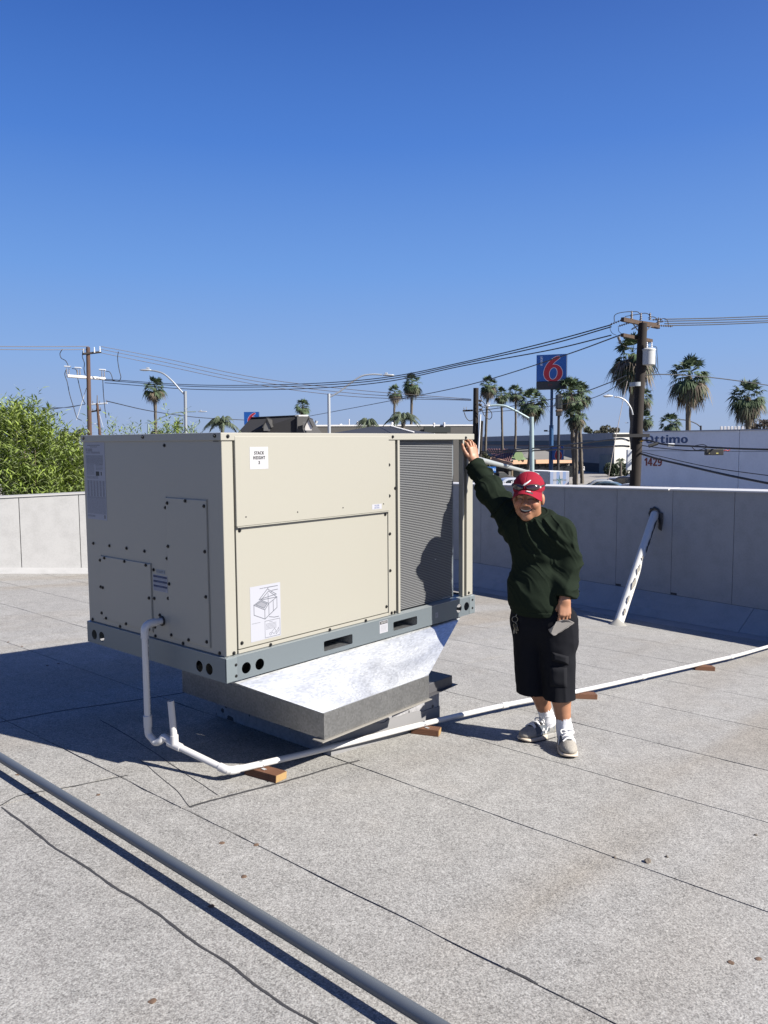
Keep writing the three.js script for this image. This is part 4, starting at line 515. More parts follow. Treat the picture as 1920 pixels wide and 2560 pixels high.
  // lower hardware: pedestal arm, meter box, steps
  part('cable_arm', box(-.62, .50, -.05, .05, -.05, .05).translate(L(1578, 1089).x, L(1578, 1089).y, L(1578, 1089).z + .18), black, t); part('riser_box', rbox(-.07, .07, -.32, .32, -.06, .06, .02).translate(...L(1572, 1150, 24.75).toArray()), armGrey, t); for (const [x, y] of [[1576, 1013], [1571, 1057], [1568, 1100]]) part('pole_step', cyl(L(x, y), L(x - 8, y), .012, .012, 6), steel, t);
  // lamp on a curved arm
  part('lamp_arm', tube([[1582, 1037], [1578, 1022], [1565, 1003], [1550, 994], [1536, 992]].map((p) => L(p[0], p[1], 24.7)), .022, 30, 10), std(lin(.42, .43, .44), .4, { metalness: .5 }), t); const lh = L(1520, 990, 24.7); part('lamp_head', new THREE.SphereGeometry(1, 24, 12).scale(.155, .038, .06).translate(lh.x, lh.y, lh.z), std(lin(.42, .42, .42), .5), t); part('lamp_lens', new THREE.SphereGeometry(1, 16, 10).scale(.08, .022, .04).translate(lh.x - .05, lh.y - .022, lh.z), std(lin(.5, .48, .42), .3), t); part('photo_cell', cyl(lh.clone().add(V(0, .03, 0)), lh.clone().add(V(0, .065, 0)), .016, .014, 10), black, t);
}
{ // short pole by the unit's far corner, with riser
  const d = 46, B = post(1187, d), t = thing('utility_pole', 'dark wooden pole standing behind the far corner of the air conditioner', 'utility pole', B), L = (px, py, dd = d) => at(px, py, dd).sub(B);
  part('pole', cyl(V(0, 0, 0), L(1190, 970), .19, .15, 16), poleM, t); part('crossarm', cyl(L(1157, 1027), L(1182, 1026), .05, .05, 8), poleM, t); part('riser_pipe', cyl(L(1190, 1240, 45.6), L(1201, 1036, 45.6), .055, .05, 10), armGrey, t, 'pale riser pipe strapped to the pole'); part('stub_pole', cyl(L(1196, 1240, 45.8), L(1204, 1052, 45.8), .10, .10, 10), poleM, t);
  for (const [x, y] of [[1160, 1026], [1166, 1026]]) insul(L(x, y), V(0, 1, 0), .2, .03, t); for (const [x, y] of [[1199, 1002], [1199, 1012], [1200, 1024]]) insul(L(x, y, 45.7), V(.5, 0, .8).normalize(), .2, .07, t);
  const jump = (pts) => part('jumper', tube(pts.map((p) => L(p[0], p[1], 45.6)), .024, 30, 6), wireM, t); jump([[1198, 1000], [1208, 1005], [1216, 1014], [1222, 1014]]); jump([[1199, 1015], [1210, 1018], [1228, 1030], [1229, 1043], [1224, 1048], [1218, 1046]]); jump([[1195, 1030], [1206, 1028], [1209, 1036], [1216, 1044]]); jump([[1160, 1030], [1166, 1045], [1174, 1052], [1182, 1050]]); jump([[1200, 990], [1204, 1000], [1199, 1010], [1206, 1018], [1200, 1026]]);
}
const ORD = ['topmost', 'second from the top', 'third from the top', 'lowest'];
for (const [y0, y1, y2, y3, y4, y5, y6, o] of [[948, 962, 961, 944, 905, 850, 812, 'uppermost'], [951, 966, 966, 949, 909, 857, 817, 'middle'], [957, 973, 973, 955, 914, 872, 838, 'lowest']]) wire([[262, y0, 52], [480, y1, 48], [720, y2, 43], [960, y3, 36], [1160, y4, 31], [1390, y5, 27], [1528, y6, 25]], 1.05, `${o} of three black power lines sagging between the wooden utility poles`);
wire([[1555, 836, 25], [1412, 888, 30], [1180, 960, 40], [960, 1005, 55], [770, 1041, 72]], .95, 'single black line running from the big pole down to the black mansard roof');
for (const [y0, y1, y2, y3, o] of [[866, 894, 938, 998, 'uppermost'], [873, 903, 947, 1000, 'middle'], [882, 912, 955, 1001, 'lowest']]) wire([[252, y0, 53], [400, y1, 53], [640, y2 + 6, 51], [880, y2 + 36, 49], [1178, y3, 46]], .75, `${o} of three faint tan lines between tall brown pole and short dark pole`, wireTan);
for (const [y0, y1, o] of [[866, 867, 'upper'], [873, 875, 'lower']]) wire([[-60, y0, 50], [100, y1 - .5, 51], [222, y1 - 1, 52]], .8, `${o} faint tan line leaving the tall brown pole above the green shrub`, wireTan);
for (const [y, o] of [[1027, 'lowest'], [1024, 'middle'], [1021, 'uppermost']]) wire([[80, y + (y - 1024), 140], [160, 1019, 110], [212, 1011, 78]], .6, `${o} of three dark slack lines between shrub and tall brown pole`);
wire([[268, 1003, 78], [380, 1028, 95], [500, 1044, 110], [610, 1050, 120]], .9, 'dark line from the leaning pole to the far dark roofs');
for (const [a, b, o] of [[798, 789, 0], [803, 795, 1], [809, 801, 2], [814, 805, 3]]) wire([[1662, a, 25.5], [1780, a - 2.5, 27], [1960, b - .5, 30]], 1.15, `${ORD[o]} of four black power lines leaving the big pole`);
wire([[1612, 938, 25], [1660, 936, 26], [1780, 944, 27], [1960, 969, 29]], 1.2, 'twisted black service line crossing in front of the big palms');
wire([[1568, 938, 25], [1520, 958, 29], [1440, 985, 34], [1300, 1012, 40], [1205, 1026, 45]], 1.1, 'black line from the big pole to the short pole past the lamp');
wire([[1566, 948, 25], [1500, 988, 29], [1440, 1005, 33], [1340, 1020, 38], [1206, 1032, 45]], .8, 'thin black line just under the one to the short pole');
wire([[1197, 1129, 46], [1330, 1121, 40], [1450, 1108, 33], [1535, 1098, 28], [1556, 1097, 26.5], [1572, 1102, 25]], 1.9, 'upper thick black cable strung in front of the grey building');
wire([[1197, 1133, 46], [1330, 1127, 40], [1450, 1120, 33], [1545, 1115, 28], [1572, 1116, 25]], 1.9, 'lower thick black cable strung in front of the grey building');
wire([[1588, 1101, 25], [1620, 1101, 24.5], [1655, 1110, 24], [1740, 1116, 22.5], [1830, 1121, 21], [1960, 1125, 19]], 2.2, 'thick black cable sagging across the white building');
wire([[1600, 1113, 25], [1650, 1120, 24], [1720, 1126, 23], [1765, 1126, 22]], 1.1, 'thin black cable feeding the black splice box');
wire([[1596, 1132, 25], [1640, 1146, 23.5], [1720, 1165, 22], [1820, 1188, 20], [1960, 1216, 18]], 2.8, 'heaviest black cable sloping down across the white building');
wire([[1598, 1128, 25], [1660, 1143, 23.5], [1780, 1169, 21], [1960, 1194, 18]], 1.0, 'thin black cable above the heaviest sloping one');
wire([[1730, 1118, 23], [1738, 1125, 22.9], [1752, 1124, 22.7], [1768, 1117, 22.4], [1760, 1112, 22.5], [1738, 1114, 22.9]], 1.0, 'slack loop of black cable above the splice box');
wire([[1569, 950, 25], [1556, 1010, 24], [1540, 1090, 23], [1520, 1200, 22]], .8, 'thin guy wire slanting down from the big pole', wireTan);
{ const p = at(1785, 1130, 21.8), g = thing('splice_box', 'black cable splice box hanging on the wires before the white building', 'splice box', p); part('case', rbox(-.24, .24, -.085, .085, -.07, .07, .02), std(lin(.015, .015, .016), .5), g); part('tag', box(.03, .09, -.045, -.02, .0705, .073), std(lin(.45, .42, .12), .6), g); part('tag', box(-.17, -.145, -.045, -.005, .0705, .073), std(lin(.35, .30, .12), .6), g); part('red_tie', tube([V(.25, .02, 0), V(.31, .05, .01), V(.37, .03, 0), V(.43, .06, 0)], .012, 16, 6), std(lin(.35, .03, .02), .6), g);
  const q = at(1633, 1112, 24), h = thing('cable_closure', 'small black and grey cable closures hung below the letter sign', 'splice box', q); part('closure', cyl(V(-.13, -.04, 0), V(.13, .04, 0), .05, .05, 12), wireM, h); part('closure', rbox(.42, .62, -.06, .04, -.05, .05, .02), armGrey, h); const y = at(1604, 1102, 24.8), k = thing('yellow_tag', 'small yellow marker on the cable at the big pole', 'marker', y); part('marker', rbox(-.05, .05, -.02, .02, -.015, .015, .01), std(lin(.5, .28, .02), .6), k); }
// ---- street lamps ----
function lamp(base, d, poleTop, armPx, headPx, r, m, label, hl = .6) { const B = post(base, d), t = thing('street_lamp', label, 'street lamp', B, 0, 'street lamps'), L = (p) => at(p[0], p[1], d).sub(B); part('pole', cyl(V(0, 0, 0), L(poleTop), r * 1.25, r, 14), m, t); part('arm', tube(armPx.map(L), r * .55, 40, 10), m, t); const h = L(headPx), e = L(armPx[armPx.length - 1]), dir = Math.sign(h.x - e.x || 1); part('lamp_head', [new THREE.SphereGeometry(1, 20, 10).scale(hl * .55, .06, .14).translate(h.x, h.y, h.z), rbox(-.08, .08, 0, .09, -.06, .06, .02).translate(h.x - dir * hl * .2, h.y + .05, h.z)], std(lin(.36, .38, .40), .45, { metalness: .4 }), t); return t; }
lamp(464, 45, [463, 978], [[460, 985], [448, 972], [428, 950], [408, 934], [390, 928], [376, 926]], [364, 925], .085, steel, 'grey street lamp with curved arm beside the lone fan palm', .62);
lamp(824, 45, [822, 984], [[826, 992], [850, 978], [880, 955], [905, 940], [930, 936], [955, 937]], [971, 938], .085, std(lin(.33, .35, .37), .45, { metalness: .4 }), 'pale street lamp with long arm above the black canopy', .62);
lamp(371, 75, [371, 1060], [[371, 1062], [400, 1046], [430, 1034], [460, 1030], [490, 1029]], [506, 1029], .09, std(lin(.22, .28, .26), .5, { metalness: .4 }), 'far green street lamp with long low arm behind the curved lamp', .8);
lamp(1333, 40, [1329, 1042], [[1326, 1048], [1305, 1036], [1285, 1025], [1265, 1016], [1245, 1013], [1226, 1014]], [1218, 1014], .105, std(lin(.24, .31, .32), .5, { metalness: .3 }), 'thick grey-green street lamp rising behind the red cap', .3);
lamp(1753, 120, [1752, 1064], [[1752, 1068], [1742, 1060], [1728, 1054], [1712, 1050], [1698, 1049]], [1690, 1049], .14, darkMetal, 'small far street lamp between the big palms', .9);
{ const d = 95, B = post(3, d), t = thing('street_lamp', 'street lamp head just showing past the green shrub', 'street lamp', B, 0, 'street lamps'); part('pole', cyl(V(-1.6, 0, 0), V(-1.6, yAt(1002, d) - GY, 0), .12, .09, 10), steel, t); part('arm', cyl(V(-1.6, yAt(1002, d) - GY, 0), V(0, yAt(1000, d) - GY, 0), .05, .05, 8), steel, t); part('lamp_head', new THREE.SphereGeometry(1, 16, 8).scale(.4, .08, .16).translate(0, yAt(1000, d) - GY, 0), armGrey, t); }
{ // traffic mast arm, street name sign, small white sign
  const a = at(1186, 1146, 24), b = at(1345, 1186, 31), t = thing('mast_arm', 'grey tapered signal mast arm slanting behind the red cap', 'mast arm', V(a.x, GY, a.z)); part('post', cyl(V(0, 0, 0), V(0, a.y - GY + .1, 0), .12, .10, 14), steel, t); part('arm', cyl(V(0, a.y - GY, 0), b.clone().sub(V(a.x, GY, a.z)), .085, .05, 16), std(lin(.27, .29, .29), .5, { metalness: .3 }), t);
  const s = at(1219, 1174, 44), g = thing('street_sign', 'blue street name sign with white lettering beside the raised arm', 'sign', V(s.x, GY, s.z)); const w = 52 * 44 / FPX, h = 15 * 44 / FPX; const m = new THREE.Mesh(new THREE.BoxGeometry(w, h, .03), std(lin(.8, .8, .8), .5, { map: canvasTex(512, 148, (c, W, H) => { c.fillStyle = '#1c5fa8'; c.fillRect(0, 0, W, H); c.strokeStyle = '#2a4f80'; c.lineWidth = 8; c.strokeRect(4, 4, W - 8, H - 8); c.fillStyle = '#cfe0f2'; c.font = 'bold 84px sans-serif'; c.textAlign = 'center'; c.fillText('La Burton St', W / 2 + 4, 104); }) })); m.name = 'sign_panel'; m.position.set(-5 * 44 / FPX, s.y - GY, 0); g.add(m); for (const x of [-.35, .32]) part('post', cyl(V(x, 0, -.03), V(x, s.y - GY - h / 2, -.03), .02, .02, 8), steel, g);
  const q = at(1458, 1171, 112), k = thing('small_sign', 'small white sign on a thin post in the parking lot', 'sign', V(q.x, GY, q.z)); part('panel', box(-.2 * 1, .2, q.y - GY - .28, q.y - GY + .28, 0, .03), std(lin(.55, .55, .55), .6), k); part('mark', box(-.02, .12, q.y - GY - .0, q.y - GY + .16, .031, .034), black, k); part('post', cyl(V(0, 0, -.02), V(0, q.y - GY - .2, -.02), .03, .03, 8), steel, k); }
// ---- tall motel sign ----
const sixFace = (w, h, led) => canvasTex(512, 512, (c, W, H) => { c.fillStyle = '#0d58b0'; c.fillRect(0, 0, W, H); const six = (grow) => { c.beginPath(); c.moveTo(392, 40); c.bezierCurveTo(330, 20, 200, 120, 150, 250); c.bezierCurveTo(100, 380, 130, 520, 290, 520); c.bezierCurveTo(420, 520, 460, 400, 440, 320); c.bezierCurveTo(415, 215, 330, 180, 270, 200); c.bezierCurveTo(300, 150, 350, 110, 398, 74); c.closePath(); c.lineWidth = grow; c.lineJoin = 'round'; c.stroke(); c.fill(); }; c.strokeStyle = '#d8d4e6'; c.fillStyle = '#b3152e'; six(22); c.strokeStyle = '#b3152e'; c.lineWidth = 1; six(4); c.fillStyle = '#0d58b0'; c.strokeStyle = '#d8d4e6'; c.lineWidth = 10; c.beginPath(); c.ellipse(290, 365, 66, 112, .12, 0, 7); c.fill(); c.stroke(); if (led) { c.save(); c.translate(104, 210); c.rotate(-Math.PI / 2); c.fillStyle = '#d5def2'; c.font = 'bold 64px sans-serif'; c.fillText('motel', 0, 0); c.restore(); } });
function motelSign(x0, x1, y0, y1, d, label, ledH, poleX, group, turn = -.35) { const k = d / FPX, B = post(poleX, d), t = thing('motel_sign', label, 'sign', B, 0, group), w = (x1 - x0) * k / Math.cos(turn), yT = yAt(y0, d, x0) - GY, yB = yAt(y1, d, x0) - GY, cx = at((x0 + x1) / 2, 1100, d).x - B.x; const g = new THREE.Group(); g.name = 'sign_box'; g.position.set(cx, 0, 0); g.rotation.y = turn; t.add(g); part('case', rbox(-w / 2, w / 2, yB, yT, -.35, .35, .05), std(lin(.012, .03, .07), .5), g); const face = new THREE.Mesh(new THREE.BoxGeometry(w * .985, (yT - yB) * .985, .02), std(lin(.52, .52, .52), .45, { map: sixFace(1, 1, ledH > 0) })); face.name = 'sign_face'; face.position.set(0, (yT + yB) / 2, .362); g.add(face); if (ledH) { const lb = yAt(y1 + ledH, d, x0) - GY; part('led_panel', rbox(-w / 2, w / 2, lb, yB - .02, -.36, .37, .04), std(lin(.01, .011, .014), .4), g); const px = [[0, 0], [1, 0], [2, 0], [0, 1], [2, 1], [1, 2]]; const dots = px.map(([a, b]) => box(-.25 + a * .2 - .15, -.12 + a * .2 - .15, (lb + yB) / 2 + .1 - b * .12, (lb + yB) / 2 + .15 - b * .12, .371, .376)); part('led_digits', dots, std(lin(.10, .01, .012), .5), g).userData.kind = 'stuff'; } return [t, k, B]; }
{ const [t, k, B] = motelSign(1343, 1412, 887, 954, 100, 'tall blue pole sign with big red numeral six', 20, 1377, 'blue motel signs'); const H = yAt(974, 100, 1377) - GY, mid = yAt(1063, 100, 1377) - GY, blue = std(lin(.012, .055, .14), .45); part('pole', cyl(V(0, 0, 0), V(0, mid, 0), .27, .27, 20), blue, t); part('pole', cyl(V(0, mid, 0), V(0, H + .3, 0), .18, .17, 20), blue, t); const fx = at(1364, 1077, 100).x - B.x; part('floodlight', [rbox(-.22, .22, -.1, .1, -.1, .1, .03).translate(fx, yAt(1077, 100, 1364) - GY, .1), cyl(V(fx, yAt(1078, 100, 1364) - GY, 0), V(0, yAt(1078, 100, 1364) - GY, 0), .03, .03, 6)], black, t); motelSign(1382, 1409, 1115, 1150, 99.2, 'small blue sign with red numeral six low on the tall sign pole', 0, 1395, 'blue motel signs', -.3); motelSign(612, 649, 1030, 1062, 150, 'distant blue sign with red numeral six half behind the black mansard roof', 0, 630, 'blue motel signs', 0); }
{ const d = 97, B = post(1395, d), t = thing('pylon_light', 'black pole with tall dark lantern right of the blue sign pole', 'light pole', B), k = d / FPX, y = (py) => yAt(py, d, 1395) - GY; part('pole', cyl(V(0, 0, 0), V(0, y(1040), 0), .17, .16, 14), std(lin(.02, .02, .022), .5), t); part('lantern', rbox(-.38, .38, y(1023), y(986), -.38, .38, .18, 4), std(lin(.025, .028, .028), .35), t); part('lantern_band', rbox(-.36, .36, y(1030), y(1023.5), -.36, .36, .1, 3), std(lin(.09, .065, .045), .5), t); part('lantern_base', rbox(-.30, .30, y(1040), y(1028), -.3, .3, .04), black, t); }
// ---- buildings ----
const bTex = dataTex(256, (i, j) => { const v = .86 + .10 * tileNoise(i, j, 256, 8) + .06 * tileNoise(i, j, 256, 64) + .03 * hash2(i, j); return [toS(v), toS(v), toS(v)]; }, { srgb: true }); bTex.repeat.set(.15, .15);
const bm = (r, g, b, rough = .85) => std(lin(r, g, b), rough, { map: bTex });
// a wall box between two plan points, between heights, with depth behind
function wallBox(a, b, y0, y1, depth, name, m, parent, out = 0) { const d = b.clone().sub(a).setY(0), L = d.length(); d.normalize(); const n = V(d.z, 0, -d.x); if (n.z > 0) n.negate(); const o = a.clone().addScaledVector(n, -out), P = (s, e, y) => o.clone().addScaledVector(d, s).addScaledVector(n, e).setY(y); const p = (s, e) => P(s * L, e * depth, y0), q = (s, e) => P(s * L, e * depth, y1); const g = merge([quad(p(0, 0), p(1, 0), q(1, 0), q(0, 0)), quad(p(1, 0), p(1, 1), q(1, 1), q(1, 0)), quad(p(1, 1), p(0, 1), q(0, 1), q(1, 1)), quad(p(0, 1), p(0, 0), q(0, 0), q(0, 1)), quad(q(0, 0), q(1, 0), q(1, 1), q(0, 1))]); return part(name, g, m, parent); }
{ // white building with letters
  const t = thing('white_building', 'long pale shaded building with blue lettering and red numerals', 'building'), a = at(1597, 1100, 60).setY(0), b = at(1940, 1100, 50).setY(0), far = b.clone().add(b.clone().sub(a).multiplyScalar(.8)), yT = yAt(1081, 60, 1597), d = b.clone().sub(a).normalize(), n = V(d.z, 0, -d.x); if (n.z > 0) n.negate(); const nn = n.x > 0 ? n : n.clone().negate();
  const m = bm(.68, .685, .69), back = nn.clone().multiplyScalar(16), L = a.distanceTo(far); const P = (s, y, e = 0) => a.clone().addScaledVector(d, s).addScaledVector(nn, e).setY(y);
  const joints = [0, 8.7, 18, 28, L], bands = [[GY, -1.95], [-1.93, yAt(1126, 60, 1597) - .03], [yAt(1126, 60, 1597), yT]];
  for (let i = 0; i < joints.length - 1; i++) for (const [y0, y1] of bands) part('wall_panel', slab(P(joints[i] + .02, y0), P(joints[i + 1] - .02, y0), P(joints[i + 1] - .02, y1), P(joints[i] + .02, y1), .25), m, t);
  part('wall_backing', slab(P(0, GY, .1), P(L, GY, .1), P(L, yT - .05, .1), P(0, yT - .05, .1), .1), bm(.12, .125, .13), t); part('end_wall', quad(P(0, GY, 16), P(0, GY, 0), P(0, yT, 0), P(0, yT, 16)), m, t); part('roof', quad(P(0, yT - .06, 0), P(L, yT - .06, 0), P(L, yT - .06, 16), P(0, yT - .06, 16)), bm(.3, .3, .3), t); part('coping', slab(P(-.05, yT, -.06), P(L, yT, -.06), P(L, yT + .08, -.06), P(-.05, yT + .08, -.06), .3), bm(.30, .31, .33), t);
  const letters = (txt, px, py, hpx, m2, name, wide) => { const s0 = (() => { const r = (px - 960) / FPX; return (r * (-a.z) - a.x) / (d.x + r * d.z); })(), p = P(s0, 0, -.03), dd = -p.z, size = hpx * dd / FPX; let x = 0; for (const ch of txt) { const g = new TextGeometry(ch, { font, size, depth: .06, curveSegments: 6 }); g.computeBoundingBox(); const w = g.boundingBox.max.x - g.boundingBox.min.x; g.translate(x - g.boundingBox.min.x, 0, -.06); x += w + size * .13; g.scale(wide, 1, 1); g.applyMatrix4(new THREE.Matrix4().makeBasis(d, V(0, 1, 0), nn.clone().negate())); g.translate(p.x, at(px, py, dd).y, p.z); part(name, g, m2, t); } };
  const dirOK = d.dot(V(0, 0, 1)) > 0; letters('Ottimo', 1613, 1108, 18.5, std(lin(.045, .075, .16), .6), 'blue_letter', 1.55); letters('1429', 1611, 1164, 19.5, std(lin(.22, .045, .03), .7), 'red_numeral', .98);
  // sign frame on the roof
  const sp = at(1838, 1071, 70); const rs = thing('roof_letters', 'pale open letter sign standing on the white building roof', 'sign', V(sp.x, yT - .05, sp.z)); for (let k = 0; k < 8; k++) part('letter_frame', rbox(-1.3 + k * .30, -1.3 + k * .30 + .2, .2, .62, -.05, .05, .02), std(lin(.4, .4, .42), .6), rs); part('frame_bar', box(-1.4, 1.5, .12, .18, -.06, .06), armGrey, rs);
}
{ // long grey building with teal band
  const t = thing('grey_building', 'long low grey building with dark teal band and white sunlit end', 'building'), a = at(1190, 1100, 230).setY(0), b = at(1536, 1100, 130).setY(0), yT = yAt(1082, 130, 1536), y1 = yAt(1100.5, 130, 1536), y2 = yAt(1115, 130, 1536), y3 = yAt(1117.5, 130, 1536), y4 = yAt(1161, 130, 1536);
  wallBox(a, b, y1, yT, 40, 'parapet_band', bm(.20, .215, .235), t, .15); wallBox(a, b, y2, y1, 40, 'teal_band', bm(.045, .075, .10), t); wallBox(a, b, y3, y2, 40, 'red_trim', bm(.16, .10, .085), t, .1); wallBox(a, b, y4, y3, 40, 'wall', bm(.165, .165, .17), t); wallBox(a, b, GY, y4, 40, 'base_wall', bm(.02, .022, .028), t, .02);
  const d = b.clone().sub(a).normalize(), n = V(d.z, 0, -d.x); if (n.x < 0) n.negate(); const e = b.clone().addScaledVector(n, 26), P = (s, y, o = .06) => b.clone().lerp(e, s).addScaledVector(d, o).setY(y); part('end_wall', slab(P(0, GY), P(1, GY), P(1, yT), P(0, yT), .05), bm(.60, .59, .54), t, 'white sunlit end wall'); part('end_window', slab(P(.12, y2 - .2, .12), P(.6, y2 - .2, .12), P(.6, y1 - .4, .12), P(.12, y1 - .4, .12), .03), std(lin(.15, .19, .18), .25), t);
  const dr = (px, w) => { const r = (px - 960) / FPX, s = (r * (-a.z) - a.x) / (d.x + r * d.z), p = a.clone().addScaledVector(d, s).addScaledVector(n, 0), f = V(-n.x, 0, -n.z).multiplyScalar(.2); part('shed', slab(p.clone().add(f).setY(GY), p.clone().addScaledVector(d, w).add(f).setY(GY), p.clone().addScaledVector(d, w).add(f).setY(GY + 3.1), p.clone().add(f).setY(GY + 3.1), .1), bm(.12, .14, .14), t); }; dr(1501, 5);
  // dark hedge with a small palm in front of the white end
  const H = new Tri(), r = rng(91); for (const [px, py, rx, ry] of [[1525, 1172, 14, 14], [1548, 1170, 16, 13], [1570, 1175, 14, 16], [1536, 1180, 18, 12]]) { const c = at(px, py, 122), k = 122 / FPX; for (let i = 0; i < 700; i++) { const u = V(r() - .5, r() - .5, r() - .5).normalize(), p = c.clone().add(V(u.x * rx * k, u.y * ry * k, u.z * rx * k)), s = .26, q = V(r() - .5, r() - .5, r() - .5).multiplyScalar(s * 2), w = V(r() - .5, r() - .5, r() - .5).multiplyScalar(s * 2), g = .6 + .8 * r(); H.tri(p, p.clone().add(q), p.clone().add(w), [.022 * g, .036 * g, .016 * g]); } } const hb = post(1545, 122), hg = thing('hedge', 'dark clipped hedge in front of the white end wall', 'hedge', hb); part('foliage', H.geo().translate(-hb.x, -hb.y, -hb.z), palmLeaf, hg);
  featherPalm(1552, 1150, 118, 13, 9, 'small feathery palm growing out of the dark hedge');
}
{ // low restaurant
  const t = thing('restaurant', 'low restaurant with peach fascia, grey roof and red ribbed gable roof', 'building'), d0 = 108, q = (px, py, d) => at(px, py, d), m = bm(.07, .068, .065);
  const fasc = bm(.42, .26, .17), roofG = bm(.13, .125, .115), a = q(1272, 1158, 104), b = q(1424, 1158, 108);
  const yE = a.y, yF = q(1272, 1150, 104).y; wallBox(a.clone().setY(0), b.clone().setY(0), GY, yE - .1, 16, 'wall', m, t); wallBox(a.clone().setY(0), b.clone().setY(0), yE - .1, yF, 18, 'fascia', fasc, t, 1.0);
  // roof slope
  part('roof', slab(V(a.x, yF + .02, a.z + 1.0), V(b.x + .3, yF + .02, b.z + 1.0), q(1345, 1122, 112), q(1290, 1121, 116), .15), roofG, t);
  for (let k = 0; k < 9; k++) { const p = a.clone().lerp(b, (k + .5) / 9); part('window_post', box(-.09, .09, GY + .3, yE - .12, .02, .12).translate(p.x, 0, p.z), bm(.24, .19, .13), t); part('pane', box(.2, 1.5, GY + .6, yE - .5, .02, .05).translate(p.x, 0, p.z), new THREE.MeshPhysicalMaterial({ color: lin(.015, .017, .02), roughness: .1 }), t); }
  // ribbed red roof slope with green gable
  const r0 = q(1216, 1122, 112), r1 = q(1288, 1123, 106), r2 = q(1272, 1160, 102), r3 = q(1234, 1140, 107); part('red_roof', slab(r3, r2, r1, r0, .08), bm(.085, .035, .032), t); for (let k = 0; k <= 11; k++) { const f = k / 11, lo = r3.clone().lerp(r2, f), hi = r0.clone().lerp(r1, f); part('roof_rib', cyl(lo.clone().add(V(0, .05, .03)), hi.clone().add(V(0, .05, .03)), .045, .045, 6), std(lin(.16, .085, .08), .5), t); }
  const g1 = q(1289, 1124, 105.5), g0 = q(1273, 1150, 103.5), g2 = q(1318, 1149, 103.5); const gg = new THREE.BufferGeometry(); gg.setAttribute('position', new THREE.BufferAttribute(new Float32Array([g0, g2, g1].flatMap((p) => p.toArray())), 3)); gg.setAttribute('uv', new THREE.BufferAttribute(new Float32Array(6), 2)); gg.computeVertexNormals(); part('green_gable', gg, std(lin(.13, .19, .095), .8, { side: THREE.DoubleSide }), t); part('gable_lamp', new THREE.CylinderGeometry(.6, .6, .06, 24).rotateX(Math.PI / 2).translate(...q(1297, 1140, 103.4).toArray()), std(lin(.19, .27, .13), .8), t); part('gable_trim', cyl(g0, g1, .07, .07, 6), bm(.2, .19, .17), t);
  part('eave', slab(q(1228, 1152, 106), q(1273, 1162, 101), q(1273, 1155, 101.2), q(1228, 1142, 106.2), .5), fasc, t); wallBox(q(1205, 1165, 105).setY(0), q(1270, 1165, 107).setY(0), GY, q(1240, 1158, 105).y, 10, 'wing_wall', bm(.10, .082, .06), t); for (let k = 0; k < 3; k++) { const p = q(1245 + k * 9, 1180, 104.8 + k * .2); part('door', box(-.35, .35, 0, 2.2, 0, .06).translate(p.x, GY, p.z), std(lin(.03, .026, .022), .4), t); }
  // ivy and planting by the wing
  const H = new Tri(), r = rng(17); for (const [px, py, rx, ry] of [[1208, 1139, 9, 8], [1216, 1146, 8, 6], [1212, 1160, 14, 6], [1205, 1150, 8, 12]]) { const c = q(px, py, 98), k = 98 / FPX; for (let i = 0; i < 420; i++) { const u = V(r() - .5, r() - .5, r() - .5).normalize(), p = c.clone().add(V(u.x * rx * k, u.y * ry * k, u.z * rx * k)), o = V(r() - .5, r() - .5, r() - .5).multiplyScalar(.4), w = V(r() - .5, r() - .5, r() - .5).multiplyScalar(.4), g = .6 + .8 * r(); H.tri(p, p.clone().add(o), p.clone().add(w), [.04 * g, .045 * g, .02 * g]); } } const hb = post(1210, 98), hg = thing('ivy_bush', 'dark bush beside the red ribbed roof', 'shrub', hb); part('foliage', H.geo().translate(-hb.x, -hb.y, -hb.z), palmLeaf, hg); part('stems', cyl(V(0, 0, 0), V(0, 4.2, 0), .12, .05, 6), trunkM, hg);
}
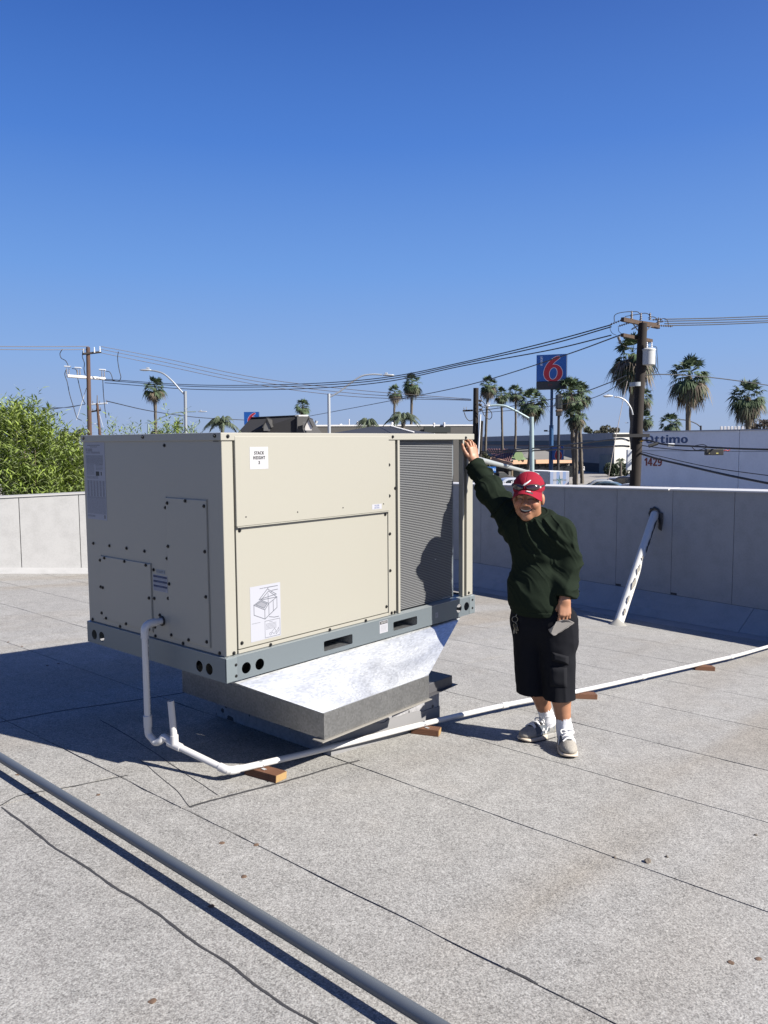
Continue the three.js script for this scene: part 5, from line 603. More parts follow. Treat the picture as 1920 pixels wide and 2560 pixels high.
{ // black mansard roof building
  const d = 76, t = thing('mansard_building', 'black shingled mansard roof with two pointed dormers', 'building'), q = (px, py, dd = d) => at(px, py, dd), sh = dataTex(256, (i, j) => { const v = .010 + .005 * hash2(i >> 3, (j >> 3)) + .003 * hash2(i, j); return [toS(v), toS(v), toS(v * 1.15)]; }, { srgb: true }), bl = std(lin(1, 1, 1), .85, { map: sh }), gr = std(lin(.035, .035, .036), .85), dl = std(lin(.55, .53, .50), .7);
  part('mansard_slope', slab(q(585, 1092), q(743, 1092), q(743, 1041), q(627, 1045.5, 78), .3), bl, t); part('mansard_slope', slab(q(743, 1092), q(812, 1092, 80), q(773, 1041, 79), q(743, 1041), .3), gr, t); part('roof_edge', slab(q(626, 1045.5, 77.8), q(743.5, 1040.6, 75.9), q(743.5, 1037.6, 75.9), q(626, 1042.8, 77.8), .25), bl, t); part('roof_edge', slab(q(743.5, 1040.6, 75.9), q(771, 1040.6, 78.8), q(770, 1037, 78.8), q(743.5, 1037.2, 75.9), .25), std(lin(.36, .35, .33), .6), t); part('corner_panel', slab(q(743.2, 1092, 75.7), q(757, 1092, 76.6), q(757, 1041.2, 76.6), q(743.2, 1041.2, 75.7), .1), gr, t); part('flat_roof', quad(q(627, 1043, 78), q(743, 1038.5, 76), q(770, 1038.5, 79), q(660, 1043, 88)), gr, t); wallBox(q(585, 1092).setY(0), q(743, 1092).setY(0), GY, q(660, 1092).y, 12, 'wall', bm(.3, .29, .27), t);
  const dormer = (px, py0, py1, wpx, m2, dd) => { const l = q(px - wpx, py1, dd), r = q(px + wpx * .8, py1, dd), c = q(px - wpx * .1, py0, dd), l2 = q(px - wpx, py0 + (py1 - py0) * .62, dd), r2 = q(px + wpx * .8, py0 + (py1 - py0) * .62, dd); const g = new THREE.BufferGeometry(); g.setAttribute('position', new THREE.BufferAttribute(new Float32Array([l, r, r2, l, r2, l2, l2, r2, c].flatMap((p) => p.toArray())), 3)); g.setAttribute('uv', new THREE.BufferAttribute(new Float32Array(18), 2)); g.computeVertexNormals(); const dm = part('dormer', g, m2, t); m2.side = THREE.DoubleSide; const bk = V(.25, .02, -1.4); part('dormer_roof', slab(l2.clone().add(V(-.15, -.15, .1)), c.clone().add(V(0, .1, .1)), c.clone().add(bk), l2.clone().add(bk), .08), bl, dm); part('dormer_roof', slab(c.clone().add(V(0, .1, .1)), r2.clone().add(V(.15, -.15, .1)), r2.clone().add(bk), c.clone().add(bk), .08), std(lin(.03, .03, .03), .8), dm); };
  dormer(668, 1046, 1077, 9, std(lin(.10, .10, .10), .7), 75.2); dormer(772, 1046, 1076, 9, dl, 75.4);
  part('floodlight', cyl(q(789, 1059, 77), q(792, 1052, 77), .12, .15, 8), armGrey, t);
}
{ // low grey shops and black canopy
  const t = thing('low_shops', 'low grey flat-roofed shops with white roof edge behind the black canopy', 'building'), a = at(775, 1100, 86).setY(0), b = at(1182, 1100, 90).setY(0), yT = yAt(1065.5, 88); wallBox(a, b, GY, yT, 20, 'wall', bm(.06, .058, .055), t); wallBox(a, b, yT, yT + .16, 20, 'roof_edge', bm(.45, .45, .45), t, .08); const s0 = a.clone().lerp(b, .685), s1 = a.clone().lerp(b, .85); wallBox(s0, s1, yAt(1082, 86), yAt(1067.5, 86), .3, 'sign_board', bm(.012, .016, .016), t, .5);
  for (const [px, py, w, h] of [[872, 1056, 3, 16], [850, 1062, 9, 4], [893, 1061, 5, 10], [980, 1061, 8, 7], [1042, 1063, 6, 4], [1086, 1063, 6, 5], [1112, 1062, 6, 6], [899, 1064, 5, 4]]) { const k = 88 / FPX, p = at(px, 1066, 88); const g = thing('roof_vent', w < 4 ? 'thin white vent pipe on the low grey shops' : 'small white vent hood on the low grey shops', 'vent', V(p.x, yT, p.z - 1), 0, 'vents on the low shops'); part('stack', cyl(V(0, -.1, 0), V(0, h * k, 0), w * k * .4, w * k * .4, 12), std(lin(.4, .4, .42), .5), g); part('cap', cyl(V(0, h * k, 0), V(0, h * k + .12, 0), w * k * .55, w * k * .45, 12), std(lin(.45, .45, .46), .5), g); }
  const c = thing('black_canopy', 'low black pyramid canopy roof edged with white dots', 'canopy'), q = (px, py, d) => at(px, py, d), bk = std(lin(.016, .017, .020), .7, { side: THREE.DoubleSide }), top0 = q(925, 1067, 50), top1 = q(975, 1066.5, 50), fl = q(815, 1090, 44), fr = q(1060, 1090, 44), br = q(1085, 1083, 56); part('canopy_slope', quad(fl, fr, top1, top0), bk, c); part('canopy_slope', quad(fr, br, top1.clone().add(V(0, 0, -.5)), top1), bk, c); part('canopy_slope', quad(q(830, 1083, 56), fl, top0, top0.clone().add(V(0, 0, -.5))), bk, c); for (let k = 0; k < 20; k++) { const p = top1.clone().lerp(fr, .03 + k * .036).add(V(0, .05, .02)); part('edge_dot', new THREE.SphereGeometry(.055, 8, 6).translate(p.x, p.y, p.z), std(lin(.5, .5, .5), .5), c); } for (const p of [fl, fr, br]) part('canopy_post', cyl(V(p.x, GY, p.z), p, .08, .08, 8), steel, c);
}
// ---- vehicles ----
function car(px, d, turn, paint, label, o = {}) {
  const B = post(px, d), t = thing(o.name ?? 'parked_car', label, o.cat ?? 'car', B, turn, 'parked vehicles'), pick = o.pickup; const prof = pick ? [[-2.7, .45], [-2.75, .95], [-.75, 1.0], [-.62, 1.68], [.75, 1.70], [1.35, 1.08], [2.6, .98], [2.72, .5]] : o.suv ? [[-2.2, .4], [-2.25, 1.0], [-2.1, 1.62], [.4, 1.66], [1.1, 1.08], [2.15, .92], [2.25, .4]] : [[-2.25, .4], [-2.28, .92], [-1.7, 1.0], [-.95, 1.40], [.35, 1.43], [1.15, .98], [2.15, .82], [2.28, .4]]; const s = new THREE.Shape(); s.moveTo(...prof[0]); const sm = new THREE.SplineCurve(prof.map((p) => new THREE.Vector2(...p))).getPoints(40); sm.forEach((p) => s.lineTo(p.x, p.y)); s.closePath(); const g = new THREE.ExtrudeGeometry(s, { depth: 1.5, bevelEnabled: true, bevelSize: .10, bevelThickness: .13, bevelSegments: 4 }); g.translate(0, 0, -.75); const pm = new THREE.MeshPhysicalMaterial({ color: paint, roughness: .35, clearcoat: .6, clearcoatRoughness: .1 }); part('body', g, pm, t);
  const glass = new THREE.MeshPhysicalMaterial({ color: lin(.02, .025, .028), roughness: .06, clearcoat: 1 }), win = pick ? [[-.52, 1.12], [-.46, 1.58], [.62, 1.60], [1.0, 1.14]] : o.suv ? [[-1.95, 1.1], [-1.9, 1.52], [.32, 1.55], [.85, 1.12]] : [[-1.35, 1.04], [-.85, 1.33], [.3, 1.36], [.92, 1.02]]; for (const z of [-.885, .885]) { const w = new THREE.Shape(win.map((p) => new THREE.Vector2(...p))), wg = new THREE.ExtrudeGeometry(w, { depth: .02, bevelEnabled: false }); wg.translate(0, 0, z > 0 ? z : z - .02); part('side_window', wg, glass, t); for (const x of [win[0][0] * .25]) part('window_pillar', box(x - .05, x + .05, win[0][1], win[1][1] + .02, z > 0 ? z + .021 : z - .04, z > 0 ? z + .03 : z - .021), pm, t); }
  const ws = (a, b) => { const n = V(b[1] - a[1], -(b[0] - a[0]), 0).normalize().multiplyScalar(a[0] > 0 || a[0] > b[0] ? .135 : -.135); }; const f0 = pick ? [[.92, 1.66], [1.42, 1.22]] : o.suv ? [[.56, 1.64], [1.12, 1.22]] : [[.55, 1.46], [1.18, 1.13]], r0 = pick ? [[-.74, 1.6], [-.84, 1.15]] : o.suv ? [[-2.22, 1.6], [-2.36, 1.15]] : [[-1.1, 1.43], [-1.78, 1.13]]; for (const [p, q] of [f0, r0]) part('windscreen', slab(V(p[0], p[1], -.62), V(p[0], p[1], .62), V(q[0], q[1], .70), V(q[0], q[1], -.70), .02), glass, t);
  for (const [x, z] of [[-1.4, -.8], [-1.4, .8], [1.42, -.8], [1.42, .8]]) { const w = part('wheel', new THREE.CylinderGeometry(.34, .34, .22, 20).rotateX(Math.PI / 2).translate(x, .34, z), std(lin(.015, .015, .016), .8), t); part('rim', new THREE.CylinderGeometry(.2, .2, .24, 14).rotateX(Math.PI / 2).translate(x, .34, z), std(lin(.3, .3, .31), .35, { metalness: .7 }), w); }
  for (const z of [-.6, .6]) { part('headlight', rbox(2.24 + (pick ? .4 : 0), 2.36 + (pick ? .4 : 0), .62, .76, z - .16, z + .16, .03), std(lin(.5, .5, .5), .15), t); part('tail_light', rbox(-2.42 - (pick ? .4 : 0), -2.34 - (pick ? .4 : 0), .7, .86, z - .14, z + .14, .02), std(lin(.25, .01, .01), .3), t); } return t;
}
car(1288, 116, .35, lin(.5, .46, .38), 'cream pickup truck in front of the restaurant', { pickup: true, cat: 'pickup truck', name: 'pickup_truck' });
car(1243, 104, .5, lin(.02, .02, .022), 'dark car partly behind the silver sedan', {});
car(1284, 86, .15, lin(.33, .36, .42), 'silver blue sedan just above the parapet beside the red cap', {});
car(1513, 76, 2.7, lin(.05, .075, .08), 'dark teal sedan in the parking lot nearest the utility pole', {});
car(1500, 80, 2.9, lin(.30, .32, .33), 'grey sedan behind the dark teal sedan', {});
car(1568, 82, 2.2, lin(.03, .036, .05), 'dark blue suv beside the utility pole', { suv: true, cat: 'suv' });
car(1578, 73, 2.5, lin(.36, .37, .38), 'silver car at the foot of the utility pole', {});
car(1541, 86, 2.6, lin(.5, .5, .5), 'white car behind the dark blue suv', {});
car(1592, 88, 2.4, lin(.52, .52, .52), 'white van beside the corner of the white building', { suv: true, cat: 'van' });
{ // box trailer with printed star
  const d = 62, p = at(1398, 1200, d), t = thing('box_trailer', 'white box trailer with a blue star print behind the parapet', 'trailer', V(p.x, GY, p.z), .12), k = d / FPX, yT = yAt(1178, d, 1398) - GY, yB = .7, w = 50 * k; part('box', rbox(-w / 2 - .02, w / 2, yB, yT, -.0, .06, .02), white, t); const star = canvasTex(256, 320, (c, W, H) => { const g = ['#b9cdf4', '#dfe3f2', '#a8c2f2', '#e3e2ea', '#a9c4f4', '#d5dcf0']; g.forEach((q, i) => { c.fillStyle = q; c.fillRect(i * W / 6, 0, W / 6 + 1, H); }); c.fillStyle = '#9aa0a8'; for (let i = 0; i < 9; i++) if (i !== 4) c.fillRect(38 + i * 21, 80, 15, 20); const arm = (a, l, col) => { c.save(); c.translate(W / 2, 90); c.rotate(a); c.fillStyle = col; c.beginPath(); c.moveTo(0, -l); c.lineTo(9, -8); c.lineTo(0, 0); c.fill(); c.fillStyle = '#1f5560'; c.beginPath(); c.moveTo(0, -l); c.lineTo(-9, -8); c.lineTo(0, 0); c.fill(); c.restore(); }; arm(0, 66, '#7db4c4'); for (const s of [-1, 1]) { arm(s * 1.25, 56, '#8fc0cc'); arm(s * 2.75, 76, '#8fc0cc'); } c.fillStyle = '#e6c9d2'; c.beginPath(); c.arc(214, 140, 16, 0, 7); c.fill(); }); const f = new THREE.Mesh(new THREE.BoxGeometry(w * .97, (yT - yB) * .97, .02), std(lin(.40, .40, .40), .5, { map: star })); f.name = 'printed_panel'; f.position.set(0, (yT + yB) / 2, .072); t.add(f);
  part('side', slab(V(-w / 2 - .02, yB, .0), V(-w / 2 - 1.35, yB, -3.2), V(-w / 2 - 1.35, yT, -3.2), V(-w / 2 - .02, yT, .0), .06), std(lin(.30, .31, .32), .5), t); part('roof', quad(V(-w / 2, yT, 0), V(w / 2, yT, 0), V(w / 2 - 1.3, yT, -3.2), V(-w / 2 - 1.35, yT, -3.2)), white, t); for (const x of [-.45, .45]) part('wheel', new THREE.CylinderGeometry(.38, .38, .2, 18).rotateZ(Math.PI / 2).translate(x, .38, -1.2), black, t); part('chassis', box(-.5, .5, .45, .7, -2.6, -.05), black, t); }
for (const [px, d, h] of [[1244, 80, 1.5], [1262, 84, 1.2], [1279, 80, 1.4]]) { const B = post(px, d), b = thing('white_bollard', 'white marker post standing near the silver blue sedan', 'bollard', B, 0, 'white marker posts'); part('tube', cyl(V(0, 0, 0), V(0, h, 0), .06, .06, 10), std(lin(.5, .5, .5), .6), b); part('cap', new THREE.SphereGeometry(.062, 10, 6).translate(0, h, 0), std(lin(.5, .5, .5), .6), b); }
// ---------- the man: fields meshed with surface nets ----------
const hash3 = (x, y, z) => hash2(x + Math.imul(z | 0, 7919), y + Math.imul(z | 0, 104729));
function noise3(x, y, z) { const k = Math.floor(z), h = z - k, t = h * h * (3 - 2 * h), a = (kk) => { const i = Math.floor(x), j = Math.floor(y), f = x - i, g = y - j, u = f * f * (3 - 2 * f), v = g * g * (3 - 2 * g); return (hash3(i, j, kk) * (1 - u) + hash3(i + 1, j, kk) * u) * (1 - v) + (hash3(i, j + 1, kk) * (1 - u) + hash3(i + 1, j + 1, kk) * u) * v; }; return a(k) * (1 - t) + a(k + 1) * t; }
function nets(f, lo, hi, cell, colour) {
  const n = [0, 1, 2].map((k) => Math.ceil((hi.getComponent(k) - lo.getComponent(k)) / cell) + 1), [nx, ny, nz] = n, F = new Float32Array(nx * ny * nz);
  for (let k = 0, o = 0; k < nz; k++) for (let j = 0; j < ny; j++) for (let i = 0; i < nx; i++, o++) F[o] = f(lo.x + i * cell, lo.y + j * cell, lo.z + k * cell);
  const id = new Int32Array(nx * ny * nz).fill(-1), P = [], I = [], at3 = (i, j, k) => i + nx * (j + ny * k);
  const E = [[0, 1], [2, 3], [4, 5], [6, 7], [0, 2], [1, 3], [4, 6], [5, 7], [0, 4], [1, 5], [2, 6], [3, 7]], c = new Float32Array(8);
  for (let k = 0; k < nz - 1; k++) for (let j = 0; j < ny - 1; j++) for (let i = 0; i < nx - 1; i++) { let m = 0; for (let q = 0; q < 8; q++) { c[q] = F[at3(i + (q & 1), j + ((q >> 1) & 1), k + (q >> 2))]; if (c[q] < 0) m |= 1 << q; } if (m === 0 || m === 255) continue; let x = 0, y = 0, z = 0, s = 0; for (const [a, b] of E) { if ((c[a] < 0) === (c[b] < 0)) continue; const t = c[a] / (c[a] - c[b]); x += (a & 1) + t * ((b & 1) - (a & 1)); y += ((a >> 1) & 1) + t * (((b >> 1) & 1) - ((a >> 1) & 1)); z += (a >> 2) + t * ((b >> 2) - (a >> 2)); s++; } id[at3(i, j, k)] = P.length / 3; P.push(lo.x + (i + x / s) * cell, lo.y + (j + y / s) * cell, lo.z + (k + z / s) * cell); }
  const face = (a, b, cc, d, flip) => { if (a < 0 || b < 0 || cc < 0 || d < 0) return; flip ? I.push(a, cc, b, a, d, cc) : I.push(a, b, cc, a, cc, d); };
  for (let k = 1; k < nz - 1; k++) for (let j = 1; j < ny - 1; j++) for (let i = 1; i < nx - 1; i++) { const s = F[at3(i, j, k)] < 0; if (s !== (F[at3(i + 1, j, k)] < 0)) face(id[at3(i, j - 1, k - 1)], id[at3(i, j, k - 1)], id[at3(i, j, k)], id[at3(i, j - 1, k)], !s); if (s !== (F[at3(i, j + 1, k)] < 0)) face(id[at3(i - 1, j, k - 1)], id[at3(i - 1, j, k)], id[at3(i, j, k)], id[at3(i, j, k - 1)], !s); if (s !== (F[at3(i, j, k + 1)] < 0)) face(id[at3(i - 1, j - 1, k)], id[at3(i, j - 1, k)], id[at3(i, j, k)], id[at3(i - 1, j, k)], !s); }
  const N = new Float32Array(P.length), C = colour ? new Float32Array(P.length) : null, e = cell * .5;
  for (let v = 0; v < P.length; v += 3) { const [x, y, z] = [P[v], P[v + 1], P[v + 2]]; const g = V(f(x + e, y, z) - f(x - e, y, z), f(x, y + e, z) - f(x, y - e, z), f(x, y, z + e) - f(x, y, z - e)).normalize(); N[v] = g.x; N[v + 1] = g.y; N[v + 2] = g.z; if (C) { const q = colour(x, y, z); C[v] = q[0]; C[v + 1] = q[1]; C[v + 2] = q[2]; } }
  const g = new THREE.BufferGeometry(); g.setAttribute('position', new THREE.BufferAttribute(new Float32Array(P), 3)); g.setAttribute('normal', new THREE.BufferAttribute(N, 3)); g.setAttribute('uv', new THREE.BufferAttribute(new Float32Array(P.length / 3 * 2), 2)); if (C) g.setAttribute('color', new THREE.BufferAttribute(C, 3)); g.setIndex(I); return g;
}
const ridge = (n) => { const q = (n - .5) * 10; return 1 / (1 + q * q); };
const smin = (a, b, k) => { const h = Math.max(k - Math.abs(a - b), 0) / k; return Math.min(a, b) - h * h * k * .25; };
const smax = (a, b, k) => -smin(-a, -b, k);
function capsule(a, b, ra, rb, flat = 1, ax = null) { // tapered bone; flat < 1 squeezes it along ax
  const dx = b.x - a.x, dy = b.y - a.y, dz = b.z - a.z, L2 = dx * dx + dy * dy + dz * dz || 1e-9;
  return (x, y, z) => { let px = x - a.x, py = y - a.y, pz = z - a.z; const t = Math.min(1, Math.max(0, (px * dx + py * dy + pz * dz) / L2)); let qx = px - t * dx, qy = py - t * dy, qz = pz - t * dz; if (ax) { const s = (qx * ax.x + qy * ax.y + qz * ax.z) * (1 / flat - 1); qx += ax.x * s; qy += ax.y * s; qz += ax.z * s; } return (Math.sqrt(qx * qx + qy * qy + qz * qz) - (ra + (rb - ra) * t)) * (ax ? Math.min(1, flat * 1.1) : 1); };
}
const ellip = (cx, cy, cz, rx, ry, rz) => (x, y, z) => { const a = (x - cx) / rx, b = (y - cy) / ry, c = (z - cz) / rz, k = Math.sqrt(a * a + b * b + c * c), a2 = a / rx, b2 = b / ry, c2 = c / rz, m = Math.sqrt(a2 * a2 + b2 * b2 + c2 * c2); return m > 1e-6 ? k * (k - 1) / m : -Math.min(rx, ry, rz); };
const blend = (list, k) => (x, y, z) => { let d = list[0](x, y, z); for (let i = 1; i < list.length; i++) d = smin(d, list[i](x, y, z), k); return d; };
const boundsOf = (pts, pad) => { const b = new THREE.Box3().setFromPoints(pts); b.expandByScalar(pad); return b; };
{
  const J = { // joints surveyed on the photograph, each at its own distance
    pelvis: at(1350, 1545, 4.75), waist: at(1344, 1478, 4.765), chest: at(1345, 1366, 4.775), neck: at(1336, 1288, 4.755), shR: at(1290, 1310, 4.87), shL: at(1402, 1332, 4.69), elR: at(1226, 1226, 5.03), wrR: at(1187, 1158, 5.165), elL: at(1421, 1410, 4.68), wrL: at(1412, 1494, 4.62),
    hipR: at(1325, 1550, 4.79), hipL: at(1388, 1550, 4.69), knR: at(1335, 1680, 4.76), knL: at(1396, 1684, 4.66), anR: at(1376, 1810, 4.80), anL: at(1405, 1818, 4.685), head: at(1321, 1246, 4.735) };
  const heelOf = (h, t) => t.clone().add(h.clone().sub(t).setY(0).normalize().multiplyScalar(.30)), ankleOf = (h, t) => { const e = heelOf(h, t), d = t.clone().sub(e).setY(0).normalize(), p = e.addScaledVector(d, .062); return p.setY(roofY(p.x, p.z) + .105); };
  const r0 = onRoof(1404, 1836), r1 = onRoof(1299, 1855), l0 = onRoof(1398, 1836), l1 = onRoof(1424, 1899);
  J.anR = ankleOf(r0, r1); J.anL = ankleOf(l0, l1);
  const Fv = V(-.50, 0, .866), Lv = V(.866, 0, .50);
  const root = onRoof(1385, 1858);
  const man = thing('person', 'smiling man in red cap, dark green sweatshirt and black shorts, hand on the unit', 'person', root);
  const into = (g) => g.translate(-root.x, -root.y, -root.z);
  // head frame
  const Hf = V(-.36, -.05, .93).normalize(), Hx = V(0, 1, 0).cross(Hf).normalize(), Hy = Hf.clone().cross(Hx), Hm = new THREE.Matrix4().makeBasis(Hx, Hy, Hf).setPosition(J.head), Hi = Hm.clone().invert(), HS = 1.02;
  const hv = new THREE.Vector3(), hl = (x, y, z) => hv.set(x, y, z).applyMatrix4(Hi).multiplyScalar(1 / HS), hw = (x, y, z) => V(x, y, z).multiplyScalar(HS).applyMatrix4(Hm);
  const E1 = ellip(0, .052, -.018, .077, .093, .096), E2 = ellip(0, -.030, .020, .067, .090, .072), chin = ellip(0, -.101, .056, .028, .024, .026), chkL = ellip(.041, -.026, .062, .031, .028, .028), chkR = ellip(-.041, -.026, .062, .031, .028, .028), jawL = ellip(.043, -.060, .012, .024, .034, .04), jawR = ellip(-.043, -.060, .012, .024, .034, .04);
  const nose = blend([capsule(V(0, .016, .084), V(0, -.020, .107), .0085, .0135), capsule(V(-.013, -.027, .094), V(.013, -.027, .094), .010, .010)], .014), brow = capsule(V(-.038, .028, .074), V(.038, .028, .074), .013, .013), lidL = ellip(.031, .008, .0745, .0165, .0115, .011), lidR = ellip(-.031, .008, .0745, .0165, .0115, .011), sockL = ellip(.032, .0105, .098, .018, .009, .012), sockR = ellip(-.032, .0105, .098, .018, .009, .012);
  const mArc = (x) => -.052 - .010 * (1 - (x / .032) * (x / .032)), lip1 = capsule(V(-.028, -.046, .082), V(.028, -.046, .082), .008, .008), lip2 = capsule(V(-.020, -.069, .082), V(.020, -.069, .082), .008, .008);
  const earL = ellip(.081, -.006, -.008, .012, .033, .021), earR = ellip(-.081, -.006, -.008, .012, .033, .021);
  const headLocal = (x, y, z) => { let d = smin(E1(x, y, z), E2(x, y, z), .04); d = smin(d, chin(x, y, z), .03); d = smin(d, Math.min(chkL(x, y, z), chkR(x, y, z)), .022); d = smin(d, Math.min(jawL(x, y, z), jawR(x, y, z)), .03); d = smin(d, brow(x, y, z), .018); d = smax(d, -Math.min(sockL(x, y, z), sockR(x, y, z)), .010); d = smin(d, Math.min(lidL(x, y, z), lidR(x, y, z)), .006); d = smin(d, nose(x, y, z), .012); d = smin(d, Math.min(lip1(x, y, z), lip2(x, y, z)), .008); // smile folds and mouth
    const ax = Math.abs(x), fold = Math.hypot(ax - (.030 + .45 * (-.020 - y)), 0) - .0028; if (y < -.02 && y > -.062) d = Math.max(d, d + Math.max(0, .0045 - Math.max(0, fold) * .8) * sstep(-.062, -.05, y) * (1 - sstep(-.03, -.02, y)) * (z > .03 ? 1 : 0)); if (ax < .036) { const m = Math.abs(y - (mArc(x) - .002)) - .0085 * Math.sqrt(Math.max(0, 1 - (x / .0345) * (x / .0345))); d = smax(d, -Math.max(m, .072 - z), .003); } for (const s of [-1, 1]) { const w = Math.abs(y - (.0075 - 12 * (x - s * .031) * (x - s * .031))); if (Math.abs(x - s * .031) < .016 && w < .0022 && z > .05) d += .0016; } d = smin(d, Math.min(earL(x, y, z), earR(x, y, z)), .008); return d; };
  const headF = (x, y, z) => { const p = hl(x, y, z); return headLocal(p.x, p.y, p.z) * HS; };
  const neckF = capsule(hw(0, -.075, -.025), J.neck.clone().add(V(0, -.06, 0)), .058, .066);
  // hands: palm and five jointed fingers in a frame (x across towards the little finger, y to the fingertips, z out of the back)
  const handBones = (o, X, Y, Z, curl, spread, thumb, s = 1) => { const q = (x, y, z) => o.clone().addScaledVector(X, x * s).addScaledVector(Y, y * s).addScaledVector(Z, z * s), palm = [capsule(q(-.022, .012, 0), q(-.028, .082, .004), .0150 * s, .0125 * s), capsule(q(-.006, .008, .001), q(-.009, .086, .006), .0155 * s, .0125 * s), capsule(q(.010, .008, .001), q(.011, .083, .005), .0155 * s, .012 * s), capsule(q(.022, .012, -.001), q(.028, .074, .001), .0145 * s, .0115 * s), capsule(q(0, -.035, 0), q(0, .02, 0), .026 * s, .024 * s, .72, Z)], fingers = []; const F = [[-.028, .084, .072, .0092], [-.009, .089, .080, .0095], [.011, .086, .074, .0090], [.028, .076, .058, .0080]]; F.forEach(([x, y, L, r], i) => { const c = Array.isArray(curl[0]) ? curl[i] : curl; let p = q(x, y, .003), a = 0; const out = [], sx = spread * (i - 1.5); let prev = p; [.46, .31, .23].forEach((f, k) => { a += c[k]; const d = Y.clone().multiplyScalar(Math.cos(a)).addScaledVector(Z, -Math.sin(a)).addScaledVector(X, sx).normalize(), n = prev.clone().addScaledVector(d, L * f * s); out.push(capsule(prev, n, r * s * (1 - .06 * k), r * s * (1 - .06 * (k + 1)))); prev = n; }); fingers.push(blend(out, .004)); }); const th = thumb.map((t) => q(...t)); fingers.push(blend([capsule(th[0], th[1], .0145 * s, .0125 * s), capsule(th[1], th[2], .0115 * s, .0105 * s), capsule(th[2], th[3], .0105 * s, .0088 * s)], .006)); const pf = blend(palm, .014); return (x, y, z) => { let d = pf(x, y, z); for (const f of fingers) d = smin(d, f(x, y, z), .005); return d; }; };
  // raised right hand, palm against the corner post
  const gripTip = at(1172, 1095, 5.20), rY = V(-.13, .92, -.20).normalize(), rZ0 = V(.55, .15, .80), rX = rY.clone().cross(rZ0).normalize(), rZ = rX.clone().cross(rY).normalize();
  const rO = at(1186, 1153, 5.165), handR = handBones(rO, rX, rY, rZ, [[.30, .45, .35], [.15, .55, .4], [.15, .5, .4], [.2, .5, .4]], .10, [[-.024, .018, -.004], [-.046, .050, -.012], [-.060, .084, -.016], [-.068, .112, -.012]]);
  const lY = V(-.02, -.97, .18).normalize(), lZ0 = V(.12, .1, .98), lX = lY.clone().cross(lZ0).normalize(), lZ = lX.clone().cross(lY).normalize(), lO = at(1411, 1500, 4.60), handL = handBones(lO, lX.clone().negate(), lY, lZ, [.35, .75, .5], .06, [[-.022, .02, -.006], [-.036, .05, -.020], [-.036, .078, -.034], [-.026, .098, -.040]]);
  const armR = blend([capsule(J.shR, J.elR, .052, .042), capsule(J.elR, rO, .041, .027)], .03), armL = blend([capsule(J.shL, J.elL, .052, .042), capsule(J.elL, lO, .041, .028)], .03);
  const trunk = blend([capsule(J.chest, J.waist, .125, .13, .8, Fv), capsule(J.waist, J.pelvis, .13, .13, .85, Fv), capsule(J.shR, J.shL, .06, .06)], .08);
  const legR = blend([capsule(J.hipR, J.knR, .085, .062), capsule(J.knR, J.knR.clone().lerp(J.anR, .35), .058, .060), capsule(J.knR.clone().lerp(J.anR, .35), J.anR, .060, .036)], .03), legL = blend([capsule(J.hipL, J.knL, .085, .064), capsule(J.knL, J.knL.clone().lerp(J.anL, .35), .060, .062), capsule(J.knL.clone().lerp(J.anL, .35), J.anL, .062, .037)], .03);
  const skinC = [.26, .125, .07], mixC = (a, b, t) => [a[0] + (b[0] - a[0]) * t, a[1] + (b[1] - a[1]) * t, a[2] + (b[2] - a[2]) * t];
  const skinAt = (x, y, z) => { const p = hl(x, y, z), n = .88 + .24 * noise3(x * 60, y * 60, z * 60); let c = [skinC[0] * n, skinC[1] * n, skinC[2] * n]; if (Math.abs(p.y) < .15 && Math.abs(p.x) < .1 && p.z > 0) { const ax = Math.abs(p.x); // brows, moustache shadow, lips, lash line
    const br = Math.abs(p.y - (.030 + .10 * (ax - .02) - 4 * (ax - .03) * (ax - .03))); if (ax > .012 && ax < .050) c = mixC(c, [.035, .022, .016], .85 * (1 - sstep(.002, .0065, br))); c = mixC(c, [.07, .038, .028], .8 * (1 - sstep(.014, .022, Math.hypot(p.x * .62, (p.y + .042) * 2)))); const lp = Math.abs(p.y - (mArc(p.x) - .002)); if (ax < .035) c = mixC(c, [.17, .055, .042], .8 * (1 - sstep(.010, .014, lp))); if (p.z < .078 && lp < .011 && ax < .033) c = [.03, .012, .01]; for (const s of [-1, 1]) { const w = Math.abs(p.y - (.0075 - 12 * (p.x - s * .031) * (p.x - s * .031))); if (Math.abs(p.x - s * .031) < .0165) c = mixC(c, [.02, .012, .01], 1 - sstep(.0022, .0045, w)); } c = mixC(c, [c[0] * 1.08, c[1] * .86, c[2] * .82], 1 - sstep(.012, .03, Math.hypot(ax - .042, p.y + .028))); if (Math.hypot(p.x, p.y + .024) < .02) c = mixC(c, [c[0] * 1.05, c[1] * .9, c[2] * .88], .6); } return c; };
  const bodyF = (x, y, z) => { let d = smin(trunk(x, y, z), neckF(x, y, z), .03); d = smin(d, Math.min(armR(x, y, z), armL(x, y, z)), .03); return smin(d, Math.min(legR(x, y, z), legL(x, y, z)), .02); };
  const bb = boundsOf([J.wrR, J.elL, J.anR, J.anL, J.neck, J.shR, J.shL, J.pelvis], .19);
  const gBody = nets(bodyF, bb.min, bb.max, .012, skinAt), hb = boundsOf([hw(-.1, -.13, -.12), hw(.1, .14, .12), hw(-.1, .14, .12), hw(.1, -.13, -.12)], .02), neckHead = (x, y, z) => smin(headF(x, y, z), neckF(x, y, z), .03), gHead = nets(neckHead, hb.min, hb.max, .0031, skinAt);
  const wrist = (f, a, b) => (x, y, z) => smin(f(x, y, z), capsule(a, b, .041, .027)(x, y, z), .02), fR = wrist(handR, J.elR, rO), fL = wrist(handL, J.elL, lO);
  const bR = boundsOf([rO.clone().addScaledVector(rY, -.05), rO.clone().addScaledVector(rY, .2)], .085), bL = boundsOf([lO.clone().addScaledVector(lY, -.05), lO.clone().addScaledVector(lY, .19)], .08);
